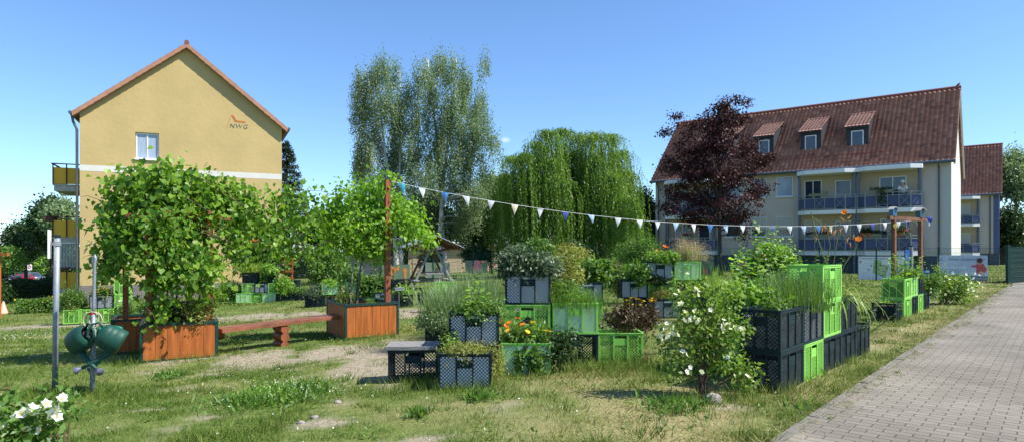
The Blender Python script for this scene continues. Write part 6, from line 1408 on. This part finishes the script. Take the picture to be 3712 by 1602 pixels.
mock_orange('flowering_bush', 'mock orange bush with white blossoms and bare brown stems beside the path', bs_,
  [lb(2520, 1050, 50, 25), lb(2480, 1080, 30, 60), lb(2560, 1080, 45, 30), lb(2500, 1180, 50, 60), lb(2440, 1230, 45, 45), lb(2560, 1160, 50, 50), lb(2620, 1110, 50, 45), lb(2600, 1060, 25, 40), lb(2650, 1180, 50, 50), lb(2620, 1230, 70, 50), lb(2520, 1290, 70, 50), lb(2440, 1330, 40, 30), lb(2600, 1300, 60, 40), lb(2680, 1330, 60, 40), lb(2700, 1370, 40, 20), lb(2550, 1230, 60, 50), (lb(2650, 1050, 25, 45))],
  16, 235, 13, [lf(2400, 1180, .06, 5), lf(2430, 1190, .05, 5), lf(2485, 1135, .06, 7), lf(2440, 1060, .03, 2), lf(2455, 1095, .04, 3), lf(2505, 1050, .04, 4), lf(2500, 1145, .05, 5), lf(2610, 1160, .05, 4), lf(2640, 1170, .05, 3), lf(2615, 1195, .05, 4), lf(2660, 1190, .03, 3), lf(2560, 1110, .03, 2), lf(2470, 1330, .04, 3), lf(2612, 1278, .02, 1), lf(2700, 1360, .03, 3), lf(2400, 1210, .05, 4), lf(2520, 1330, .02, 2), lf(2460, 1265, .02, 2)], .052, .058)
g = G(3415, 1104); r_ = mock_orange('white_rose_bush', 'loose white-flowering bush by the fence at the end of the far stack', g,
  [(0, 0, .45, .35, .3, .35), (.4, .1, .55, .4, .3, .3), (.05, 0, .8, .14, .15, .22), (.6, .2, .6, .3, .3, .12), (.95, .3, .45, .25, .2, .12), (-.15, 0, 1.0, .08, .08, .14), (.55, .1, .25, .4, .3, .2)], 22, 210, 15, [(R(-.2, 1.05), -.1, R(.3, .85), .08, 1) for _ in range(40)], .07, .085)
# bottom left bush, close to the camera
g = Vector((-2.02, 2.85, -.05)); kk2 = 2.85 / F
def nb(u, v, ru, rv): p = P(u, v, 2.85) - g; return (p.x, R(-.06, .06), p.z, ru * kk2, .12, rv * kk2)
r_ = empty('mock_orange_bush', g, 0, 'mock orange with large white blossoms close to us in the bottom left corner', 'bush'); lv = Leaves()
c = leaf_cloud(lv, [nb(60, 1560, 80, 60), nb(140, 1540, 60, 60), nb(190, 1480, 40, 40), nb(10, 1540, 40, 70), nb(120, 1640, 130, 60), nb(0, 1680, 120, 70), nb(210, 1470, 20, 20), nb(150, 1720, 120, 80)], 170, 13, .04, .04, .5, KITE, .2, .1); lv.build('foliage', M['l_mid'], r_)
b = MB()
for j in range(24): q = Vector(c[j]); b.tube([(R(-.1, .1), R(-.05, .05), 0), (q.x * .5, q.y * .5, q.z * .55), tuple(q)], [.008, .006, .002], 6, False)
b.build('stems', M['stembrown'], r_); fm = flower_mesh('pet_white', .052)
for (u, v) in ((75, 1502), (92, 1492), (125, 1488), (112, 1505), (178, 1475), (200, 1485), (215, 1480), (205, 1512), (222, 1448), (228, 1443), (12, 1552), (148, 1558), (95, 1562), (165, 1465), (118, 1478), (190, 1498), (60, 1512)):
    inst('flower', fm, r_, P(u, v, 2.74) - g, (R(.4, 1.3), R(-.4, .4), R(0, 6)))
plant('wildflower_patch', 'airy low plants with tiny white flowers in the middle of the lawn', 'plant', G(1010, 1460), [('spikes', 'l_mid', 420, .55, .2, .006, .4, .1), ('bush', 'l_light', .5, .3, .08, .06, 60, 24, .03, .4, .08)])

# tall path-side stack plants
plant('crate_seedlings', 'small herb sprigs inside the open corner crate', 'plant', top(cC, .2, 0, 0), [('bush', 'l_mid', .26, .14, .12, .16, 46, 16, .05, .45, .04)])
plant('lavender_hedge', 'dense row of grey-green lavender before the green tower', 'plant', top(cC1, .34, .0, .02), [('spikes', 'l_mid', 900, .42, .42, .008, .25, .05), ('spikes', 'l_lav', 300, .42, .50, .006, .25, .05), ('bush', 'l_brown', .26, .18, .06, .03, 40, 20, .04, .3, .05)])
plant('strawberry_plant', 'broad fresh strawberry leaves over the second-row green crate', 'plant', top(cCb, .35, -.2, 0), [('bush', 'l_light', .36, .3, .10, .1, 110, 20, .085, .75, .05)])
plant('raspberry_bush', 'tall raspberry bush with reddish fruit behind the green tower', 'bush', GY(2790, 10.2), [('bush', 'l_mid', .5, .35, .5, .95, 260, 28, .07, .6, .09), ('bush', 'l_light', .34, .3, .25, 1.35, 70, 24, .06, .55, .08), ('flowers', 'pet_red', [(R(-.3, .35), R(-.3, -.1), R(1.0, 1.5)) for _ in range(24)], .03)])
plant('raspberry_canes', 'light green upright cane tips rising left of the raspberry bush', 'plant', GY(2730, 10.6), [('stalks', 'l_light', 7, .16, 1.85, .17)])
plant('raspberry_canes', 'light green upright cane tips rising above the raspberry bush', 'plant', GY(2815, 10.4), [('stalks', 'l_light', 7, .14, 1.9, .17)])
plant('jerusalem_artichoke', 'large pointed bright leaves before the raspberry bush', 'plant', GY(2770, 9.0) + Vector((0, 0, .45)), [('stalks', 'l_light', 13, .26, .95, .24)])
plant('mint_row', 'mid green leafy stems behind the green tower', 'plant', GY(2920, 10.6) + Vector((0, 0, .5)), [('stalks', 'l_mid', 12, .5, .95, .12)])
# daylily
base = top(cC3, .36, 0, 0); r_ = empty('daylily', base, 0, 'daylily with long arching yellow-green leaves and tall orange blossoms', 'plant')
lv = Leaves()
for i in range(70):
    a = R(0, 2 * PI); L_ = R(.55, 1.0); el_ = R(.5, 1.25); d = Vector((math.cos(a), math.sin(a), 0)); n = 9; prev = np.array([R(-.12, .12), R(-.1, .1), 0.]); tone = random.random(); ang = el_; w0 = R(.018, .028)
    for s in range(n):
        stp = L_ / n; nxt = prev + np.array([d.x * math.cos(ang), d.y * math.cos(ang), math.sin(ang)]) * stp; D = (nxt - prev)[None]; side_ = np.array([[-d.y, d.x, 0.]]); N_ = np.cross(side_, D); ww = w0 * (1 - (s / n) ** 2 * .9)
        lv.put(prev[None], D, N_, stp * 1.1, ww, (np.array([[-.5, 0, 0], [.5, 0, 0], [.47, 1, 0], [-.47, 1, 0]]), [np.array([[0, 1, 2, 3]])]), tone); prev = nxt; ang -= R(.16, .34)
lv.build('leaves', M['l_lily'], r_); b = MB(); fm = flower_mesh('pet_orange', .095); bud = MB(); yb_ = base.y
for (pl_, fl_, bd_) in (([(3010, 1040), (3030, 900), (3050, 780)], [(3062, 772)], [(3050, 800), (3075, 795)]), ([(3020, 1040), (2990, 940), (2950, 820), (2940, 770)], [], [(2978, 835), (2990, 830), (2955, 870), (3025, 845), (3045, 838)]), ([(3030, 1040), (3060, 960), (3100, 900), (3108, 872)], [(3112, 868)], [(3070, 872), (3095, 860), (3085, 890)]), ([(3000, 1040), (2995, 960), (3010, 890), (3000, 850)], [], [(2998, 842), (3015, 850)])):
    pts = [P(u, v, yb_) - base for u, v in pl_]; b.tube([(0, 0, 0)] + [tuple(p) for p in pts], [.006] * (len(pts) + 1), 6)
    for (u, v) in fl_: inst('flower', fm, r_, P(u, v, yb_ - .02) - base, (R(.5, 1.0), .5, R(0, 6)))
    for (u, v) in bd_: p = P(u, v, yb_) - base; q = P(u, v, yb_) - base; e_ = pts[-1]; m1 = MB(); m1.tube([tuple(p - Vector((.0, 0, .03))), tuple(p + Vector((R(-.01, .03), 0, .01))), tuple(p + Vector((R(-.04, .05), 0, .05)))], [.004, .011, .003], 6); m1.build('bud', M['bud'] if 'bud' in M else M.setdefault('bud', flat('lily_bud', (.50, .20, .06))), r_); b.tube([tuple(e_.lerp(p, .0) - Vector((0, 0, .05))), tuple(p - Vector((0, 0, .03)))], .003, 5)
b.build('flower_stems', M['stem'], r_)
plant('low_herb', 'pale willowherb in the low crate at the far end of the tall stack', 'plant', top(cC4, .34), [('stalks', 'l_sage', 14, .3, .45, .07)])
# far path-side stack
plant('leafy_hemp_plant', 'bright pointed-leaf plant on top of the far green crates', 'plant', top(cD1, .35, -.1, 0), [('stalks', 'l_light', 12, .3, .62, .15)])
plant('mixed_herbs', 'mixed green herbs on the upper dark crate of the far stack', 'plant', top(cD2, .34), [('bush', 'l_mid', .34, .2, .14, .1, 60, 20, .07, .4, .06)])
plant('thyme', 'pale little herb cushion beside the lone dark crate of the far stack', 'plant', top(cD3, .2, .35, .0), [('bush', 'l_sage', .16, .14, .24, .05, 70, 22, .03, .5, .04)])
plant('crate_greens', 'light green leaves inside the near upper green crate of the far stack', 'plant', top(cD0, .33), [('bush', 'l_light', .28, .16, .05, .02, 50, 18, .05, .5, .04)])
plant('crate_greens', 'low light leaves inside the lone dark crate before the far stack', 'plant', top(cD3, .34), [('bush', 'l_light', .26, .14, .05, .0, 40, 16, .05, .5, .04)])
plant('ground_leaves', 'small leafy plant behind the dark end crate of the far stack', 'plant', GY(3375, 16.4) + Vector((0, 0, .4)), [('bush', 'l_mid', .3, .2, .3, .2, 60, 20, .07, .5, .06)])
# behind the fruit tree planter
def qp(u, v, g_v, name, label, parts): 
    y = G(u, g_v).y + .2; return plant(name, label, 'plant', P(u, v, y), parts)
qp(1140, 1075, 1113, 'silvery_plant', 'silver-leaved plant with pink flowers in the leftmost dark crate', [('bush', 'l_sage', .35, .25, .22, .15, 80, 22, .08, .3, .07), ('flowers', 'pet_pink', [(.3, -.1, .45), (.35, -.1, .4), (.28, 0, .5)], .06)])
qp(1205, 1030, 1108, 'low_greens', 'low greens on the left white-lined green crate', [('bush', 'l_light', .3, .2, .08, .03, 50, 18, .07, .5, .06)])
qp(1285, 1030, 1103, 'bushy_greens', 'tall bushy greens on the crate behind the fruit tree trunk', [('bush', 'l_mid', .36, .25, .35, .3, 110, 22, .09, .5, .08)])
qp(1370, 1060, 1098, 'blackberry_bush', 'wide dark green bush spreading behind the fruit tree planter', [('bush', 'l_mid', .65, .4, .34, .22, 220, 26, .09, .55, .09), ('bush', 'l_dark', .5, .4, .3, .2, 90, 24, .09, .5, .09)])
qp(1462, 1065, 1112, 'seedlings', 'seedlings in the dark crate right of the tall brown post', [('bush', 'l_light', .3, .2, .14, .08, 50, 18, .09, .5, .06)])
qp(1550, 1060, 1103, 'low_greens', 'sparse greens in the dark crate left of the lavender', [('bush', 'l_mid', .3, .2, .06, .02, 30, 16, .07, .5, .05)])
qp(1385, 1072, 1101, 'seedlings', 'leafy plants in the white-lined crate left of the brown post', [('bush', 'l_mid', .35, .2, .12, .06, 50, 18, .08, .5, .06)])
# house-side stack
def hp_(u, v, name, label, parts): return plant(name, label, 'plant', P(u, v, YF + .2), parts)
hp_(905, 985, 'daylily_clump', 'arching yellow-green leaves with orange lilies on top of the house-side stack', [('spikes', 'l_lily', 200, .5, .7, .03, .7, .5), ('flowers', 'pet_orange', [(R(-.35, .55), -.2, R(1.0, 1.35)) for _ in range(9)], .16)])
hp_(985, 985, 'herb_cushion', 'green herb cushion on the top right crate of the house-side stack', [('bush', 'l_light', .45, .25, .16, .12, 70, 20, .09, .5, .08)])
hp_(950, 1022, 'herb_cushion', 'small herb tuft above the white-lined dark crate of the house-side stack', [('bush', 'l_mid', .26, .2, .1, .1, 40, 18, .07, .5, .06)])
hp_(1030, 1062, 'climbing_greens', 'yellow-green climbing plant right of the house-side stack', [('bush', 'l_light', .4, .3, .45, .3, 120, 22, .09, .5, .09)])
hp_(845, 1060, 'shrub', 'round green shrub at the left end of the house-side stack', [('bush', 'l_mid', .4, .3, .38, .1, 110, 24, .08, .5, .09)])
hp_(1080, 1062, 'low_greens', 'low weeds on the dark end crates of the house-side stack', [('bush', 'l_mid', .5, .25, .14, .08, 60, 18, .08, .4, .08)])
# stack behind the watering cans
plant('leafy_bush', 'leafy green bush standing in the leftmost green crate by the grey pole', 'bush', top(cG0, .2), [('bush', 'l_mid', .42, .35, .45, .45, 190, 26, .07, .4, .08), ('bush', 'l_yellow', .3, .3, .2, .3, 40, 20, .06, .4, .07), ('stalks', 'l_mid', 4, .2, 1.15, .10)])
plant('pale_shrub', 'pale green shrub in the dark crate behind the watering cans', 'plant', top(cG5, .34), [('bush', 'l_yellow', .34, .22, .14, .12, 90, 22, .07, .4, .06), ('bush', 'l_mid', .3, .2, .12, .1, 40, 20, .07, .4, .06)])
plant('wispy_plant', 'wispy plants on the topmost green crate by the house corner', 'plant', top(cG7, .34), [('bush', 'l_light', .3, .2, .16, .14, 50, 20, .05, .3, .07), ('spikes', 'l_brown', 40, .2, .5, .01, .4, .1, 'seed_stems')])
plant('white_yarrow', 'white-flowering herbs between crates and the vine planter', 'plant', GY(465, 17), [('bush', 'l_light', .22, .2, .3, .4, 70, 22, .06, .35, .08), ('flowers', 'pet_white', [(R(-.2, .2), -.2, R(.4, .8)) for _ in range(20)], .07)])
plant('tall_weeds', 'tall thin weeds behind the left side of the vine planter', 'plant', GY(470, 14.5), [('stalks', 'l_dark', 6, .3, 1.5, .12), ('bush', 'l_mid', .4, .3, .3, .5, 60, 20, .06, .4, .08)])

# ------------------------------------------------------------------ vine over the arbour and the fruit tree
r_ = empty('climbing_vine', planterL.location, 0, 'huge climbing vine with heart-shaped leaves covering the arbour on the left planter', 'vine')
pL = planterL.location
def vb(u, v, Y_, ru, rv, rd, w=1.0): b_ = pblob(u + 6, v + 24, Y_ - .15, ru, rv, rd, w); return (b_[0] - pL.x, b_[1] - pL.y, b_[2] - pL.z) + tuple(b_[3:])
lv = Leaves()
VBL = [vb(470, 670, 10.9, 80, 60, .4), vb(560, 650, 10.9, 90, 60, .5), vb(600, 620, 10.9, 60, 40, .4), vb(650, 660, 11.2, 90, 60, .5), vb(760, 680, 11.4, 90, 60, .5), vb(840, 710, 11.6, 70, 50, .4), vb(430, 760, 10.9, 60, 70, .35), vb(500, 770, 10.8, 90, 80, .5), vb(620, 770, 10.9, 100, 90, .5), vb(740, 760, 11.2, 90, 80, .5), vb(420, 860, 11, 55, 70, .35), vb(400, 930, 11, 35, 60, .25, .7), vb(500, 880, 10.8, 80, 80, .4), vb(590, 880, 10.7, 80, 80, .4), vb(690, 870, 11, 90, 80, .4), vb(540, 970, 10.7, 50, 60, .25, .7), vb(600, 980, 10.6, 50, 60, .25, .7), vb(670, 960, 10.7, 60, 60, .25, .7), vb(750, 960, 11, 55, 80, .3, .8), vb(590, 1080, 10.7, 50, 70, .25, .8), vb(760, 1040, 11, 40, 40, .2, .6)]
leaf_cloud(lv, VBL, 600, 14, .13, .08, .95, HEART, .75, .3, Lvar=.5, out=1.0)
gar = [vb(860, 720, 11.7, 60, 45, .3), vb(940, 720, 12.0, 60, 50, .35), vb(1020, 710, 12.2, 60, 45, .35), vb(1100, 700, 12.4, 60, 40, .35), vb(900, 790, 11.9, 70, 50, .35), vb(1000, 790, 12.1, 70, 60, .35), vb(1100, 780, 12.4, 70, 60, .4), vb(860, 860, 11.7, 60, 50, .3, .8), vb(960, 870, 12, 60, 50, .3, .8), vb(1060, 860, 12.3, 70, 50, .3, .8), vb(1130, 880, 12.5, 50, 30, .3, .7)]
leaf_cloud(lv, gar, 140, 11, .14, .078, .9, HEART, .8, .1, Lvar=.5, out=1.0)
lv.build('foliage', M['l_vine'], r_)
tb = MB()
for i in range(9):
    x, y = R(.15, .9), R(.2, .9); q = Matrix.Rotation(TL, 4, 'Z') @ Vector((x, y, .5)); tb.tube([tuple(q), (q.x + R(-.1, .1), q.y, 1.2), (q.x + R(-.2, .2), q.y + R(-.1, .1), 1.9), (q.x + R(-.4, .4), q.y + R(-.3, .3), 2.6)], [.018, .015, .012, .006], 6, False)
for i in range(44):
    b_ = random.choice(VBL + gar * 2); s = Vector((b_[0] + R(-1, 1) * b_[3], b_[1] + R(-1, .2) * b_[4], b_[2] + R(-.4, 1) * b_[5])); d = Vector((R(-1, 1), R(-.3, .3), R(-.1, .7))).normalized() * R(.3, .6); tb.tube([tuple(s - d * .8), tuple(s), tuple(s + d * .6 + Vector((0, 0, -.03))), tuple(s + d + Vector((0, 0, -.12)))], [.005, .005, .004, .002], 5, False)
tb.build('stems', M['stembrown'], r_)
lv = Leaves(); n_ = 46
for i in range(n_):
    b_ = random.choice(VBL[:8]); 
plant('golden_creeper', 'yellowish fine-leaved creeper spilling over the right side of the vine planter', 'plant', loc(planterL, .85, .12, .6), [('bush', 'l_yellow', .28, .2, .26, .2, 130, 24, .04, .6, .06), ('bush', 'l_yellow', .12, .08, .14, -.08, 40, 20, .035, .6, .04, .3, -.05)])
plant('dark_weeds', 'dark leafy weeds at the foot of the vine in the left planter', 'plant', loc(planterL, .35, .3, .56), [('bush', 'l_dark', .34, .3, .22, .2, 90, 22, .06, .6, .07)])
# fruit tree in the right planter
bt = loc(planterR, .36, .48, .58)
cr_ = [(u, v, ru, rv) for u, v, ru, rv in ((1400, 660, 35, 35), (1350, 690, 50, 40), (1260, 700, 50, 40), (1300, 740, 80, 50), (1220, 760, 55, 45), (1400, 740, 60, 50), (1460, 770, 50, 40), (1300, 810, 90, 55), (1400, 810, 70, 50), (1480, 830, 60, 40), (1530, 870, 40, 30), (1230, 850, 60, 40), (1340, 870, 70, 35), (1290, 900, 50, 22), (1360, 915, 30, 20), (1190, 800, 30, 60), (1500, 790, 30, 30))]
crw = [pblob(u, v, bt.y + .2 + R(-.25, .25), ru, rv, max(.22, ru / F * 12.9)) for u, v, ru, rv in cr_]
tree('fruit_tree', 'young fruit tree with bright green leaves growing in the right orange planter', bt, crw, M['l_fruit'], M['bark'], 330, 15, .12, .082, .7, .038, .55, HEART, .15, limbs=30, top=1.45, fork=.45, limb_r=.45, out=1.1)
st_ = MB(); q0 = loc(planterR, .22, .40, .56); st_.tube([q0, q0 + Vector((.09, 0, 1.55))], .012, 6); st_.build('tree_stake', M['greywood'], label='thin grey stake leaning beside the fruit tree trunk', cat='stake')
plant('planter_weeds', 'wispy weeds in the left corner of the fruit tree planter', 'plant', loc(planterR, .12, .5, .6), [('stalks', 'l_mid', 9, .16, .85, .06), ('bush', 'l_yellow', .16, .16, .2, .2, 40, 18, .035, .5, .06)])
plant('planter_weeds', 'tiny green weed near the brown post in the fruit tree planter', 'plant', loc(planterR, .62, .3, .6), [('bush', 'l_light', .08, .08, .08, .1, 18, 14, .035, .6, .04)])
# beech twigs shadow helper none; yellow bush flowers by the pole
plant('yellow_coreopsis', 'small yellow flowers just right of the thick grey pole', 'plant', GY(228, 24), [('bush', 'l_mid', .3, .3, .3, .4, 50, 20, .06, .4, .08), ('flowers', 'pet_yellow', [(R(-.3, .3), -.25, R(.5, .8)) for _ in range(12)], .09)])
